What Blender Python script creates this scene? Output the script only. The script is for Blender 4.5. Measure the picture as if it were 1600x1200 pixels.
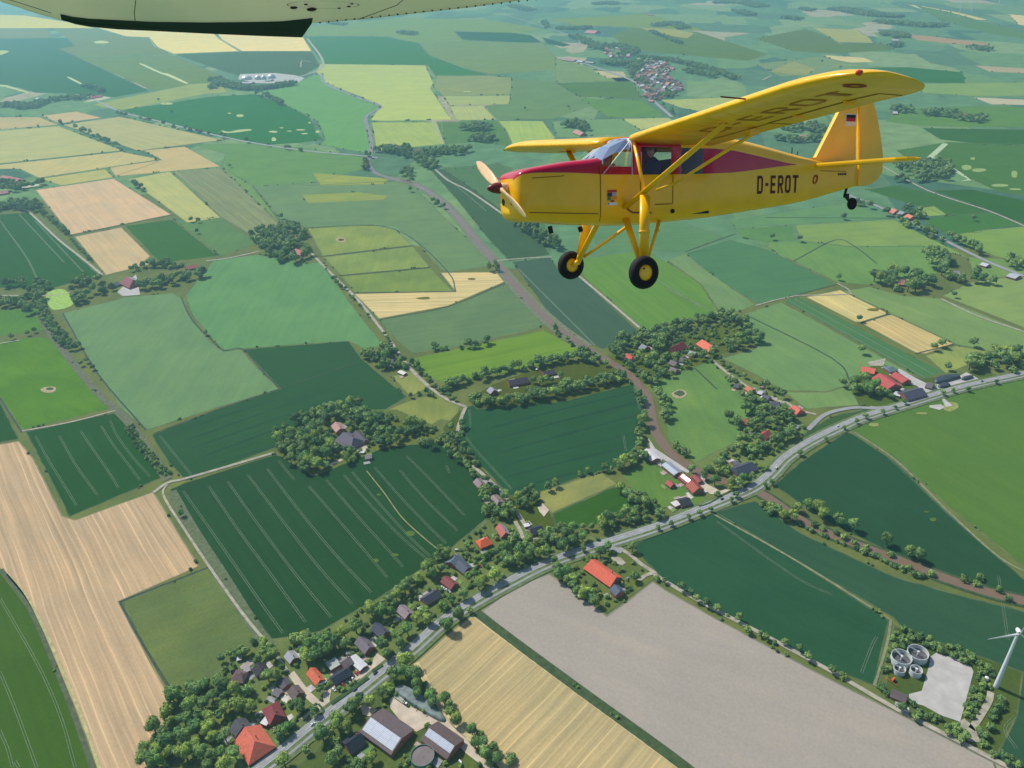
import bpy, bmesh, math, random
import numpy as np
from mathutils import Vector, Matrix
R = math.radians
random.seed(7)
for _o in list(bpy.data.objects): bpy.data.objects.remove(_o)
S = bpy.context.scene
COL = S.collection

# ------------------------------------------------------------------ camera
W, HH, FPX = 1600.0, 1200.0, 1200.0      # photo size and focal length in its pixels
ALT = 550.0                              # flying height above the marsh, metres
_d = np.array([100.0, -2050.0, -FPX]); _d /= np.linalg.norm(_d)
_U = -_d
_F = np.array([0, 0, -1.0]); _F = _F - _F.dot(_U) * _U; _F /= np.linalg.norm(_F)
_X = np.cross(_F, _U)
RC = np.array([_X, _F, _U])              # camera axes -> world axes
cam = bpy.data.cameras.new('camera'); camo = bpy.data.objects.new('camera', cam); COL.objects.link(camo)
mw = Matrix([list(RC[0]) + [0], list(RC[1]) + [0], list(RC[2]) + [ALT], [0, 0, 0, 1]])
camo.matrix_world = mw
cam.sensor_fit = 'HORIZONTAL'; cam.sensor_width = 36.0; cam.lens = 36.0 * FPX / W
cam.clip_start = 0.2; cam.clip_end = 80000
S.camera = camo
S.render.resolution_x = 1024; S.render.resolution_y = 768

# ------------------------------------------------------------------ light
SUN_AZ, SUN_EL = R(310.0), R(50.0)       # azimuth from +Y towards +X
world = bpy.data.worlds.new('World'); S.world = world; world.use_nodes = True
wn = world.node_tree; bg = wn.nodes['Background']
sky = wn.nodes.new('ShaderNodeTexSky'); sky.sky_type = 'NISHITA'; sky.sun_disc = False
sky.sun_elevation = SUN_EL; sky.sun_rotation = SUN_AZ
sky.altitude = 500; sky.dust_density = 1.5
wn.links.new(sky.outputs[0], bg.inputs[0]); bg.inputs[1].default_value = 0.115
sun = bpy.data.lights.new('sun', 'SUN'); sun.energy = 4.3; sun.angle = R(0.5); sun.color = (1.0, 0.96, 0.89)
suno = bpy.data.objects.new('sun', sun); COL.objects.link(suno)
SUNV = Vector((math.sin(SUN_AZ) * math.cos(SUN_EL), math.cos(SUN_AZ) * math.cos(SUN_EL), math.sin(SUN_EL)))
suno.rotation_euler = SUNV.to_track_quat('Z', 'Y').to_euler(); suno.location = (-200, 200, 900)
S.view_settings.view_transform = 'Standard'; S.view_settings.look = 'None'
S.view_settings.exposure = 0.1; S.view_settings.gamma = 1.0
S.cycles.use_denoising = True
S.cycles.max_bounces = 5; S.cycles.volume_bounces = 0; S.cycles.transparent_max_bounces = 12
HAZE = 1.0e-4                            # extinction of the summer haze per metre
K_LIGHT = 1.25; AIR = (0.32, 0.56, 0.69) # used only to judge real field colours from what the eye sees through that haze

# ------------------------------------------------------------------ helpers
def at(px, py, h=0.0):
    r = RC @ np.array([px - 800.0, 600.0 - py, -FPX])
    s = (h - ALT) / r[2]
    return Vector((r[0] * s, r[1] * s, h))
def mpp(px, py):
    return (at(px + 1, py) - at(px, py)).length
def s2l(c):
    c = c / 255.0
    return c / 12.92 if c <= 0.04045 else ((c + 0.055) / 1.055) ** 2.4
def albedo(rgb, px, py):
    p = at(px, py); d = math.sqrt(p.x ** 2 + p.y ** 2 + ALT ** 2); T = math.exp(-HAZE * d)
    return tuple(min(0.8, max(0.008, (s2l(c) - (1 - T) * a) / (T * K_LIGHT))) for c, a in zip(rgb, AIR))
def alb(rgb): return tuple(s2l(c) / K_LIGHT for c in rgb)

def tag(o, label=None, cat=None, group=None, kind=None):
    if label: o['label'] = label
    if cat: o['category'] = cat
    if group: o['group'] = group
    if kind: o['kind'] = kind
    return o
def empty(name, loc, rz=0.0):
    o = bpy.data.objects.new(name, None); COL.objects.link(o); o.location = loc; o.rotation_euler = (0, 0, rz)
    o.empty_display_size = 0.5
    return o
def link(name, me, parent=None, loc=(0, 0, 0), rz=0.0):
    o = bpy.data.objects.new(name, me); COL.objects.link(o); o.location = loc; o.rotation_euler = (0, 0, rz)
    if parent: o.parent = parent
    return o
def mesh(name, V, F, mats, mi=None, smooth=False):
    me = bpy.data.meshes.new(name); me.from_pydata([tuple(v) for v in V], [], [tuple(f) for f in F])
    for m in (mats if isinstance(mats, (list, tuple)) else [mats]): me.materials.append(m)
    if mi is not None: me.polygons.foreach_set('material_index', mi)
    if smooth: me.polygons.foreach_set('use_smooth', [True] * len(me.polygons))
    me.update(); return me

class MB:                                # mesh builder
    def __init__(s): s.V = []; s.F = []; s.M = []
    def add(s, V, F, m=0):
        n = len(s.V); s.V += [tuple(v) for v in V]; s.F += [tuple(i + n for i in f) for f in F]; s.M += [m] * len(F); return s
    def box(s, x0, x1, y0, y1, z0, z1, m=0, mat=None):
        V = [Vector((x, y, z)) for z in (z0, z1) for y in (y0, y1) for x in (x0, x1)]
        if mat is not None: V = [mat @ v for v in V]
        return s.add(V, [(0, 2, 3, 1), (4, 5, 7, 6), (0, 1, 5, 4), (2, 6, 7, 3), (0, 4, 6, 2), (1, 3, 7, 5)], m)
    def tube(s, p, q, r0, r1=None, n=8, m=0, flat=1.0, ax=None, cap=True):
        p = Vector(p); q = Vector(q); r1 = r0 if r1 is None else r1
        d = (q - p).normalized(); a = Vector(ax) if ax else (Vector((0, 0, 1)) if abs(d.z) < 0.9 else Vector((1, 0, 0)))
        u = (a - d * a.dot(d)).normalized(); v = d.cross(u)
        V = []
        for c, r in ((p, r0), (q, r1)):
            for i in range(n):
                t = 2 * math.pi * i / n; V.append(c + u * (math.cos(t) * r) + v * (math.sin(t) * r * flat))
        F = [(i, (i + 1) % n, n + (i + 1) % n, n + i) for i in range(n)]
        if cap: F += [tuple(range(n - 1, -1, -1)), tuple(range(n, 2 * n))]
        return s.add(V, F, m)
    def lathe(s, prof, n=24, m=0, mat=None):      # prof: (r, h) along Z
        V = []
        for r, h in prof:
            for i in range(n):
                t = 2 * math.pi * i / n; v = Vector((r * math.cos(t), r * math.sin(t), h)); V.append(mat @ v if mat is not None else v)
        F = [(k * n + i, k * n + (i + 1) % n, (k + 1) * n + (i + 1) % n, (k + 1) * n + i) for k in range(len(prof) - 1) for i in range(n)]
        return s.add(V, F, m)
    def me(s, name, mats, smooth=False): return mesh(name, s.V, s.F, mats, s.M, smooth)
    def build(s, name, mats, parent=None, loc=(0, 0, 0), rz=0.0, smooth=False):
        return link(name, s.me(name, mats, smooth), parent, loc, rz)

# ------------------------------------------------------------------ materials
def newmat(name):
    m = bpy.data.materials.new(name); m.use_nodes = True
    nt = m.node_tree; b = nt.nodes['Principled BSDF']; return m, nt, b
def N(nt, t, **k):
    n = nt.nodes.new(t)
    for a, v in k.items(): setattr(n, a, v)
    return n
def plain(name, col, rough=0.6, var=0.15, scale=0.5, metal=0.0, spec=0.3, coat=0.0, bump=0.0):
    m, nt, b = newmat(name)
    tc = N(nt, 'ShaderNodeTexCoord'); no = N(nt, 'ShaderNodeTexNoise'); no.inputs['Scale'].default_value = scale; no.inputs['Detail'].default_value = 4
    nt.links.new(tc.outputs['Object'], no.inputs['Vector'])
    mr = N(nt, 'ShaderNodeMapRange'); mr.inputs[1].default_value = 0.3; mr.inputs[2].default_value = 0.7
    mr.inputs[3].default_value = 1 - var; mr.inputs[4].default_value = 1 + var
    nt.links.new(no.outputs[0], mr.inputs[0])
    mx = N(nt, 'ShaderNodeVectorMath', operation='SCALE'); mx.inputs[0].default_value = col
    nt.links.new(mr.outputs[0], mx.inputs['Scale']); nt.links.new(mx.outputs[0], b.inputs['Base Color'])
    b.inputs['Roughness'].default_value = rough; b.inputs['Metallic'].default_value = metal
    b.inputs['Specular IOR Level'].default_value = spec; b.inputs['Coat Weight'].default_value = coat
    if bump:
        bp = N(nt, 'ShaderNodeBump'); bp.inputs['Strength'].default_value = bump; nt.links.new(no.outputs[0], bp.inputs['Height']); nt.links.new(bp.outputs[0], b.inputs['Normal'])
    return m
def field_material():
    # object colour = crop colour; object properties: amp (row contrast), per (row spacing, m), mot (patchiness), dry (colour of the patches)
    m, nt, b = newmat('crop'); L = nt.links.new
    oi = N(nt, 'ShaderNodeObjectInfo'); tc = N(nt, 'ShaderNodeTexCoord')
    def attr(n):
        a = N(nt, 'ShaderNodeAttribute', attribute_type='OBJECT', attribute_name=n); return a.outputs['Fac']
    sep = N(nt, 'ShaderNodeSeparateXYZ'); L(tc.outputs['Object'], sep.inputs[0])
    def math_(op, a, b_=None):
        n = N(nt, 'ShaderNodeMath', operation=op)
        for i, v in enumerate((a, b_)):
            if v is None: continue
            if isinstance(v, (int, float)): n.inputs[i].default_value = v
            else: L(v, n.inputs[i])
        return n.outputs[0]
    rnd = math_('MULTIPLY', oi.outputs['Random'], 300.0)
    wob = N(nt, 'ShaderNodeTexNoise'); wob.inputs['Scale'].default_value = 0.006; L(tc.outputs['Object'], wob.inputs['Vector'])
    xs = math_('ADD', sep.outputs[0], math_('MULTIPLY', wob.outputs[0], 7.0))
    cx = N(nt, 'ShaderNodeCombineXYZ')
    L(math_('DIVIDE', xs, attr('per')), cx.inputs[0]); L(math_('MULTIPLY', sep.outputs[1], 0.0035), cx.inputs[1]); L(rnd, cx.inputs[2])
    row = N(nt, 'ShaderNodeTexNoise'); row.inputs['Scale'].default_value = 1.0; row.inputs['Detail'].default_value = 3; row.inputs['Roughness'].default_value = 0.65
    L(cx.outputs[0], row.inputs['Vector'])
    big = N(nt, 'ShaderNodeTexNoise'); big.inputs['Scale'].default_value = 0.011; big.inputs['Detail'].default_value = 6; big.inputs['Roughness'].default_value = 0.6; L(tc.outputs['Object'], big.inputs['Vector'])
    fine = N(nt, 'ShaderNodeTexNoise'); fine.inputs['Scale'].default_value = 0.35; fine.inputs['Detail'].default_value = 8; fine.inputs['Roughness'].default_value = 0.7; L(tc.outputs['Object'], fine.inputs['Vector'])
    r1 = math_('MULTIPLY', math_('SUBTRACT', row.outputs[0], 0.5), math_('MULTIPLY', attr('amp'), 3.2))
    r2 = math_('MULTIPLY', math_('SUBTRACT', big.outputs[0], 0.5), math_('MULTIPLY', attr('mot'), 2.4))
    r3 = math_('MULTIPLY', math_('SUBTRACT', fine.outputs[0], 0.5), math_('ADD', 0.34, math_('MULTIPLY', attr('mot'), 1.2)))
    med = N(nt, 'ShaderNodeTexNoise'); med.inputs['Scale'].default_value = 0.05; med.inputs['Detail'].default_value = 6; med.inputs['Roughness'].default_value = 0.7; med.inputs['Distortion'].default_value = 0.6
    mpp_ = N(nt, 'ShaderNodeMapping'); mpp_.inputs['Scale'].default_value = (1, 0.35, 1); L(tc.outputs['Object'], mpp_.inputs[0]); L(mpp_.outputs[0], med.inputs['Vector'])
    r3 = math_('ADD', r3, math_('MULTIPLY', math_('SUBTRACT', med.outputs[0], 0.5), math_('ADD', 0.14, attr('mot'))))
    v = math_('MAXIMUM', math_('ADD', math_('ADD', math_('ADD', r1, r2), r3), 1.0), 0.3)
    pp = math_('PINGPONG', math_('ADD', xs, math_('MULTIPLY', big.outputs[0], 1.5)), 3.6)
    ln = N(nt, 'ShaderNodeMapRange'); ln.inputs[1].default_value = 0.9; ln.inputs[2].default_value = 0.2; L(pp, ln.inputs[0])
    gate = N(nt, 'ShaderNodeMapRange'); gate.inputs[1].default_value = 0.38; gate.inputs[2].default_value = 0.6; L(row.outputs[0], gate.inputs[0])
    v = math_('ADD', v, math_('MULTIPLY', math_('MULTIPLY', ln.outputs[0], gate.outputs[0]), attr('lin')))
    mix = N(nt, 'ShaderNodeMix', data_type='RGBA'); mix.blend_type = 'MULTIPLY'
    fac = N(nt, 'ShaderNodeMapRange'); fac.inputs[1].default_value = 0.42; fac.inputs[2].default_value = 0.72
    L(math_('ADD', math_('MULTIPLY', big.outputs[0], 0.6), math_('MULTIPLY', row.outputs[0], 0.4)), fac.inputs[0])
    L(math_('MULTIPLY', fac.outputs[0], attr('dry')), mix.inputs[0]); L(oi.outputs['Color'], mix.inputs[6]); mix.inputs[7].default_value = (1.55, 1.08, 0.62, 1)
    sc = N(nt, 'ShaderNodeVectorMath', operation='SCALE'); L(mix.outputs[2], sc.inputs[0]); L(v, sc.inputs['Scale'])
    L(sc.outputs[0], b.inputs['Base Color']); b.inputs['Roughness'].default_value = 0.95; b.inputs['Specular IOR Level'].default_value = 0.05
    return m
def objcol_material(name, rough=0.8, var=0.12, scale=0.4, spec=0.3, rows=0.0):
    # base colour from the object's own colour
    m, nt, b = newmat(name); L = nt.links.new
    oi = N(nt, 'ShaderNodeObjectInfo'); tc = N(nt, 'ShaderNodeTexCoord'); no = N(nt, 'ShaderNodeTexNoise'); no.inputs['Scale'].default_value = scale; no.inputs['Detail'].default_value = 5
    L(tc.outputs['Object'], no.inputs['Vector'])
    mr = N(nt, 'ShaderNodeMapRange'); mr.inputs[1].default_value = 0.3; mr.inputs[2].default_value = 0.7; mr.inputs[3].default_value = 1 - var; mr.inputs[4].default_value = 1 + var
    L(no.outputs[0], mr.inputs[0]); val = mr.outputs[0]
    if rows:
        w = N(nt, 'ShaderNodeTexWave', bands_direction='X'); w.inputs['Scale'].default_value = rows; w.inputs['Distortion'].default_value = 0.4; L(tc.outputs['Object'], w.inputs['Vector'])
        m2 = N(nt, 'ShaderNodeMapRange'); m2.inputs[3].default_value = 0.86; m2.inputs[4].default_value = 1.06; L(w.outputs['Fac'], m2.inputs[0])
        mm = N(nt, 'ShaderNodeMath', operation='MULTIPLY'); L(val, mm.inputs[0]); L(m2.outputs[0], mm.inputs[1]); val = mm.outputs[0]
    sc = N(nt, 'ShaderNodeVectorMath', operation='SCALE'); L(oi.outputs['Color'], sc.inputs[0]); L(val, sc.inputs['Scale']); L(sc.outputs[0], b.inputs['Base Color'])
    b.inputs['Roughness'].default_value = rough; b.inputs['Specular IOR Level'].default_value = spec
    return m
def leaf_material(name, hue=0.0):
    m, nt, b = newmat(name); L = nt.links.new
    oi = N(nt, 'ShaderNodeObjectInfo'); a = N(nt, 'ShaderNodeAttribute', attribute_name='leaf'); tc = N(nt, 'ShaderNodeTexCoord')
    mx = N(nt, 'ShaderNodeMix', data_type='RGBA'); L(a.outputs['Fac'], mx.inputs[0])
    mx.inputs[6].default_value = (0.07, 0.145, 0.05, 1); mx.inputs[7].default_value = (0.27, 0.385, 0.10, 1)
    m2 = N(nt, 'ShaderNodeMix', data_type='RGBA'); m2.blend_type = 'MULTIPLY'; m2.inputs[0].default_value = 1.0
    L(mx.outputs[2], m2.inputs[6]); L(oi.outputs['Color'], m2.inputs[7])
    L(m2.outputs[2], b.inputs['Base Color']); b.inputs['Roughness'].default_value = 0.75; b.inputs['Specular IOR Level'].default_value = 0.15
    return m
M_CROP = field_material()
M_MARGIN = objcol_material('margin_grass', 0.95, 0.45, 0.12, 0.05)
M_COVER = objcol_material('ground_cover', 0.95, 0.25, 0.2, 0.05)
M_ROOF = objcol_material('roof_tiles', 0.7, 0.14, 0.5, 0.3, rows=1.6)
M_WALL = objcol_material('brick_wall', 0.85, 0.1, 1.2, 0.2)
M_PAINT = objcol_material('vehicle_paint', 0.3, 0.03, 1.0, 0.5)
M_LEAF = leaf_material('leaves')
M_BARK = plain('bark', (0.10, 0.075, 0.05), 0.9, 0.3, 3)
M_ASPH = plain('asphalt', (0.27, 0.275, 0.27), 0.85, 0.12, 0.08, spec=0.2)
M_TRACK = plain('farm_track', (0.34, 0.315, 0.24), 0.9, 0.25, 0.15, spec=0.1)
M_LINE = plain('road_paint', (0.75, 0.75, 0.72), 0.7, 0.1, 1)
M_GLASS = plain('dark_glass', (0.02, 0.025, 0.03), 0.08, 0.1, 1, spec=0.8)
M_WIN = plain('window_pane', (0.03, 0.035, 0.045), 0.1, 0.1, 1, spec=0.8)
M_TYRE = plain('tyre_rubber', (0.012, 0.013, 0.016), 0.75, 0.15, 6)
M_WHITE = plain('white_paint', (0.72, 0.73, 0.72), 0.45, 0.05, 0.5)
M_STEEL = plain('light_steel', (0.55, 0.57, 0.58), 0.4, 0.08, 0.6, metal=0.3)
M_CONC = plain('concrete', (0.42, 0.40, 0.37), 0.85, 0.14, 0.09, spec=0.1)
def solar_material():
    m, nt, b = newmat('solar_panel'); L = nt.links.new
    tc = N(nt, 'ShaderNodeTexCoord'); br = N(nt, 'ShaderNodeTexBrick'); br.offset = 0.0
    br.inputs['Scale'].default_value = 1.0; br.inputs['Brick Width'].default_value = 9.0; br.inputs['Row Height'].default_value = 1.1; br.inputs['Mortar Size'].default_value = 0.10
    br.inputs['Color1'].default_value = (0.42, 0.45, 0.52, 1); br.inputs['Color2'].default_value = (0.48, 0.51, 0.58, 1); br.inputs['Mortar'].default_value = (0.22, 0.23, 0.26, 1)
    L(tc.outputs['Object'], br.inputs['Vector']); L(br.outputs[0], b.inputs['Base Color']); b.inputs['Roughness'].default_value = 0.25; b.inputs['Specular IOR Level'].default_value = 0.8
    return m
M_SOLAR = solar_material(); M_YARD = plain('sandy_yard', (0.50, 0.42, 0.32), 0.9, 0.16, 0.12, spec=0.1)
def water_material():
    m, nt, b = newmat('river_water'); L = nt.links.new
    tc = N(nt, 'ShaderNodeTexCoord'); no = N(nt, 'ShaderNodeTexNoise'); no.inputs['Scale'].default_value = 0.02; no.inputs['Detail'].default_value = 3; L(tc.outputs['Object'], no.inputs['Vector'])
    mx = N(nt, 'ShaderNodeMix', data_type='RGBA'); L(no.outputs[0], mx.inputs[0]); mx.inputs[6].default_value = (0.16, 0.105, 0.068, 1); mx.inputs[7].default_value = (0.20, 0.135, 0.09, 1)
    L(mx.outputs[2], b.inputs['Base Color']); b.inputs['Roughness'].default_value = 0.22; b.inputs['Specular IOR Level'].default_value = 0.35
    n2 = N(nt, 'ShaderNodeTexNoise'); n2.inputs['Scale'].default_value = 0.8; L(tc.outputs['Object'], n2.inputs['Vector'])
    bp = N(nt, 'ShaderNodeBump'); bp.inputs['Strength'].default_value = 0.15; L(n2.outputs[0], bp.inputs['Height']); L(bp.outputs[0], b.inputs['Normal'])
    return m
M_WATER = water_material()
# ------------------------------------------------------------------ the ground
def ground_material():
    m, nt, b = newmat('marsh_ground'); L = nt.links.new
    tc = N(nt, 'ShaderNodeTexCoord'); v = N(nt, 'ShaderNodeTexVoronoi'); v.inputs['Scale'].default_value = 0.0042; v.inputs['Randomness'].default_value = 0.8
    mp = N(nt, 'ShaderNodeMapping'); mp.inputs['Rotation'].default_value = (0, 0, R(24)); mp.inputs['Scale'].default_value = (1.0, 0.5, 1)
    v.distance = 'CHEBYCHEV'
    L(tc.outputs['Object'], mp.inputs[0]); L(mp.outputs[0], v.inputs['Vector'])
    sp = N(nt, 'ShaderNodeSeparateColor'); L(v.outputs['Color'], sp.inputs[0])
    cr = N(nt, 'ShaderNodeValToRGB'); cr.color_ramp.interpolation = 'CONSTANT'
    pts = [(0, (0.10, 0.20, 0.09)), (0.22, (0.125, 0.225, 0.085)), (0.45, (0.08, 0.16, 0.08)), (0.62, (0.16, 0.25, 0.095)), (0.74, (0.055, 0.13, 0.075)), (0.84, (0.19, 0.27, 0.11)), (0.95, (0.33, 0.30, 0.18))]
    e = cr.color_ramp.elements; e[0].position = 0; e[0].color = (*pts[0][1], 1); e[1].position = pts[1][0]; e[1].color = (*pts[1][1], 1)
    for p, c in pts[2:]: q = e.new(p); q.color = (*c, 1)
    L(sp.outputs[0], cr.inputs[0])
    no = N(nt, 'ShaderNodeTexNoise'); no.inputs['Scale'].default_value = 0.02; no.inputs['Detail'].default_value = 6; L(tc.outputs['Object'], no.inputs['Vector'])
    mr = N(nt, 'ShaderNodeMapRange'); mr.inputs[1].default_value = 0.3; mr.inputs[2].default_value = 0.7; mr.inputs[3].default_value = 0.82; mr.inputs[4].default_value = 1.18; L(no.outputs[0], mr.inputs[0])
    sc = N(nt, 'ShaderNodeVectorMath', operation='SCALE'); L(cr.outputs[0], sc.inputs[0]); L(mr.outputs[0], sc.inputs['Scale']); L(sc.outputs[0], b.inputs['Base Color'])
    b.inputs['Roughness'].default_value = 1; b.inputs['Specular IOR Level'].default_value = 0.02
    return m
gV = [(-14000, -3000, 0), (14000, -3000, 0), (14000, 24000, 0), (-14000, 24000, 0)]
tag(link('ground', mesh('ground', gV, [(0, 1, 2, 3)], ground_material())), kind='structure')

KIND = {  # amp, per, mot, dry
    'w': (0.08, 5.0, 0.13, 0.16), 'g': (0.07, 9.0, 0.18, 0.25), 'p': (0.05, 9.0, 0.30, 0.45), 's': (0.30, 4.0, 0.10, 0.22),
    'b': (0.03, 12.0, 0.09, 0.10), 'm': (0.13, 9.0, 0.10, 0.25), 'v': (0.08, 14.0, 0.10, 0.15), 't': (0.12, 7.0, 0.10, 0.3)}
_FI = [0]
def field(name, rgb, kind, poly, rows=None, lvl=1, margin=True, mcol=None, smooth=False):
    """a field: polygon in photo pixels put down on the ground; rows = two pixels the crop rows run through"""
    P = [at(*p) for p in poly]
    cx = sum(p.x for p in P) / len(P); cy = sum(p.y for p in P) / len(P)
    cpx = sum(p[0] for p in poly) / len(poly); cpy = sum(p[1] for p in poly) / len(poly)
    ang = 0.0
    if rows:
        a, b_ = at(*rows[0]), at(*rows[1]); ang = math.atan2(b_.y - a.y, b_.x - a.x) - math.pi / 2
    ca, sa = math.cos(-ang), math.sin(-ang)
    L = [((p.x - cx) * ca - (p.y - cy) * sa, (p.x - cx) * sa + (p.y - cy) * ca) for p in P]
    if smooth: L = smooth_loop(L)
    n = len(L); _FI[0] += 1; z = 0.06 * lvl + 0.0004 * _FI[0]
    V = [(x, y, 0) for x, y in L]; F = [tuple(range(n))]; MI = [0]
    area = sum(L[i][0] * L[(i + 1) % n][1] - L[(i + 1) % n][0] * L[i][1] for i in range(n)) / 2
    if area < 0: F = [tuple(range(n - 1, -1, -1))]
    if margin:
        mwid = 1.5 * max(1.0, mpp(cpx, cpy) * 0.9)
        s = 1 if area > 0 else -1
        inn = []
        for i in range(n):
            p0, p1, p2 = L[i - 1], L[i], L[(i + 1) % n]
            def nrm(a, b_):
                dx, dy = b_[0] - a[0], b_[1] - a[1]; l = math.hypot(dx, dy) or 1; return (-dy / l * s, dx / l * s)
            n1, n2 = nrm(p0, p1), nrm(p1, p2); bx, by = n1[0] + n2[0], n1[1] + n2[1]; l2 = max(0.5, bx * bx + by * by)
            k = 2 * mwid / l2; inn.append((p1[0] + bx * k, p1[1] + by * k))
        V += [(x, y, 0.025) for x, y in L] + [(x, y, 0.025) for x, y in inn]
        for i in range(n):
            j = (i + 1) % n; q = (n + i, n + j, 2 * n + j, 2 * n + i)
            F.append(q if area > 0 else q[::-1]); MI.append(1)
    me = mesh(name, V, F, [M_CROP, M_CROP_EDGE], MI)
    o = link(name, me, None, (cx, cy, z), ang); tag(o, kind='structure')
    lum = .3 * rgb[0] + .59 * rgb[1] + .11 * rgb[2]; g_ = rgb[1] > rgb[0] + 12; far_ = mpp(cpx, max(cpy, 20)) > 2.3; rgb = [lum + (q - lum) * ((.86 if far_ and kind == 'w' else .70 if far_ else .79) if g_ else .84) for q in rgb]; rgb[0] += (4 if g_ else -2); rgb[2] *= (.97 if g_ else 1)
    if kind == 'w' and not far_: rgb = [rgb[0] + 1, rgb[1] - 1, rgb[2] + 1]
    if far_: rgb[2] += (0 if kind == 'w' else 4); rgb[1] += (4 if kind == 'w' else 0)  # distance haze put into the colour: far non-wheat fields greyer and bluer
    c = albedo(rgb, cpx, cpy); o.color = (*c, 1)
    k = KIND[kind]; o['amp'], o['per'], o['mot'], o['dry'] = [float(q) for q in k]; o['lin'] = 0.40 if kind == 's' else 0.12 if kind in 'tm' else 0.0
    return o
def smooth_loop(L, k=5):
    out = []; n = len(L)
    for i in range(n):
        p0, p1, p2, p3 = [L[(i + j - 1) % n] for j in range(4)]
        for s in range(k):
            t = s / k
            out.append(tuple(0.5 * (2 * p1[a] + (p2[a] - p0[a]) * t + (2 * p0[a] - 5 * p1[a] + 4 * p2[a] - p3[a]) * t * t + (3 * p1[a] - p0[a] - 3 * p2[a] + p3[a]) * t ** 3) for a in (0, 1)))
    return out
def spline(P, k=6):
    P = [Vector(p) for p in P]; Q = [P[0] * 2 - P[1]] + P + [P[-1] * 2 - P[-2]]; out = []
    for i in range(1, len(Q) - 2):
        p0, p1, p2, p3 = Q[i - 1:i + 3]
        for s in range(k):
            t = s / k; out.append(0.5 * (2 * p1 + (p2 - p0) * t + (2 * p0 - 5 * p1 + 4 * p2 - p3) * t * t + (3 * p1 - p0 - 3 * p2 + p3) * t ** 3))
    out.append(P[-1]); return out
def ribbon_geo(pts, width, off=0.0, z=0.3, k=6, taper=None):
    C = spline([at(*p) for p in pts], k); V = []; F = []
    for i, c in enumerate(C):
        a = C[max(0, i - 1)]; b_ = C[min(len(C) - 1, i + 1)]; d = (b_ - a).normalized(); nn = Vector((-d.y, d.x, 0))
        w = width if taper is None else width + (taper - width) * i / (len(C) - 1)
        for s in (-1, 1): q = c + nn * (off + s * w / 2); V.append((q.x, q.y, z))
    for i in range(len(C) - 1): F.append((2 * i + 1, 2 * i, 2 * i + 2, 2 * i + 3))
    return V, F
ROADPTS = {}; YARDS = []
def ribbon(name, pts, width, mat, z=0.3, off=0.0, k=6, color=None, kind='structure', taper=None, parent=None):
    V, F = ribbon_geo(pts, width, off, z, k, taper)
    o = link(name, mesh(name, V, F, mat))
    if name in ('road', 'track', 'river', 'cycle_path'):
        for i in range(0, len(V) - 1, 2):
            c = ((V[i][0] + V[i + 1][0]) / 2, (V[i][1] + V[i + 1][1]) / 2)
            if i + 2 < len(V): d = ((V[i + 2][0] + V[i + 3][0]) / 2, (V[i + 2][1] + V[i + 3][1]) / 2)
            else: d = c
            k2 = max(1, int(math.dist(c, d) / 6))
            for q in range(k2): x, y = c[0] + (d[0] - c[0]) * q / k2, c[1] + (d[1] - c[1]) * q / k2; ROADPTS.setdefault((int(x // 20), int(y // 20)), []).append((x, y, width / 2))
    if parent: o.parent = parent
    else: tag(o, kind=kind)
    if color: o.color = (*color, 1)
    return o
def patch(name, pts, mat, z=0.35, rgb=None, smooth=False, kind='structure'):
    L = [(at(*p).x, at(*p).y) for p in pts]
    if smooth: L = smooth_loop(L)
    n = len(L); area = sum(L[i][0] * L[(i + 1) % n][1] - L[(i + 1) % n][0] * L[i][1] for i in range(n))
    if name in ('concrete_yard', 'parking_yard', 'farm_yard', 'bowling_green'): YARDS.append((min(p[0] for p in L), max(p[0] for p in L), min(p[1] for p in L), max(p[1] for p in L), L))
    cx = sum(p[0] for p in L) / n; cy = sum(p[1] for p in L) / n
    f = tuple(range(n)) if area > 0 else tuple(range(n - 1, -1, -1))
    o = link(name, mesh(name, [(x - cx, y - cy, 0) for x, y in L], [f], mat), None, (cx, cy, z)); tag(o, kind=kind)
    if rgb: o.color = (*albedo(rgb, pts[0][0], pts[0][1]), 1)
    return o
def edge_material():
    m, nt, b = newmat('field_edge'); L = nt.links.new
    oi = N(nt, 'ShaderNodeObjectInfo'); tc = N(nt, 'ShaderNodeTexCoord'); no = N(nt, 'ShaderNodeTexNoise'); no.inputs['Scale'].default_value = 0.05; no.inputs['Detail'].default_value = 5; L(tc.outputs['Object'], no.inputs['Vector'])
    mr = N(nt, 'ShaderNodeMapRange'); mr.inputs[1].default_value = 0.4; mr.inputs[2].default_value = 0.6; L(no.outputs[0], mr.inputs[0])
    mx = N(nt, 'ShaderNodeMix', data_type='RGBA'); L(mr.outputs[0], mx.inputs[0]); mx.inputs[6].default_value = (0.06, 0.10, 0.05, 1); mx.inputs[7].default_value = (0.16, 0.18, 0.085, 1)
    m2 = N(nt, 'ShaderNodeMix', data_type='RGBA'); m2.inputs[0].default_value = 0.35; L(mx.outputs[2], m2.inputs[6]); L(oi.outputs['Color'], m2.inputs[7])
    L(m2.outputs[2], b.inputs['Base Color']); b.inputs['Roughness'].default_value = 1; b.inputs['Specular IOR Level'].default_value = 0.02
    return m
M_CROP_EDGE = edge_material()

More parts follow.
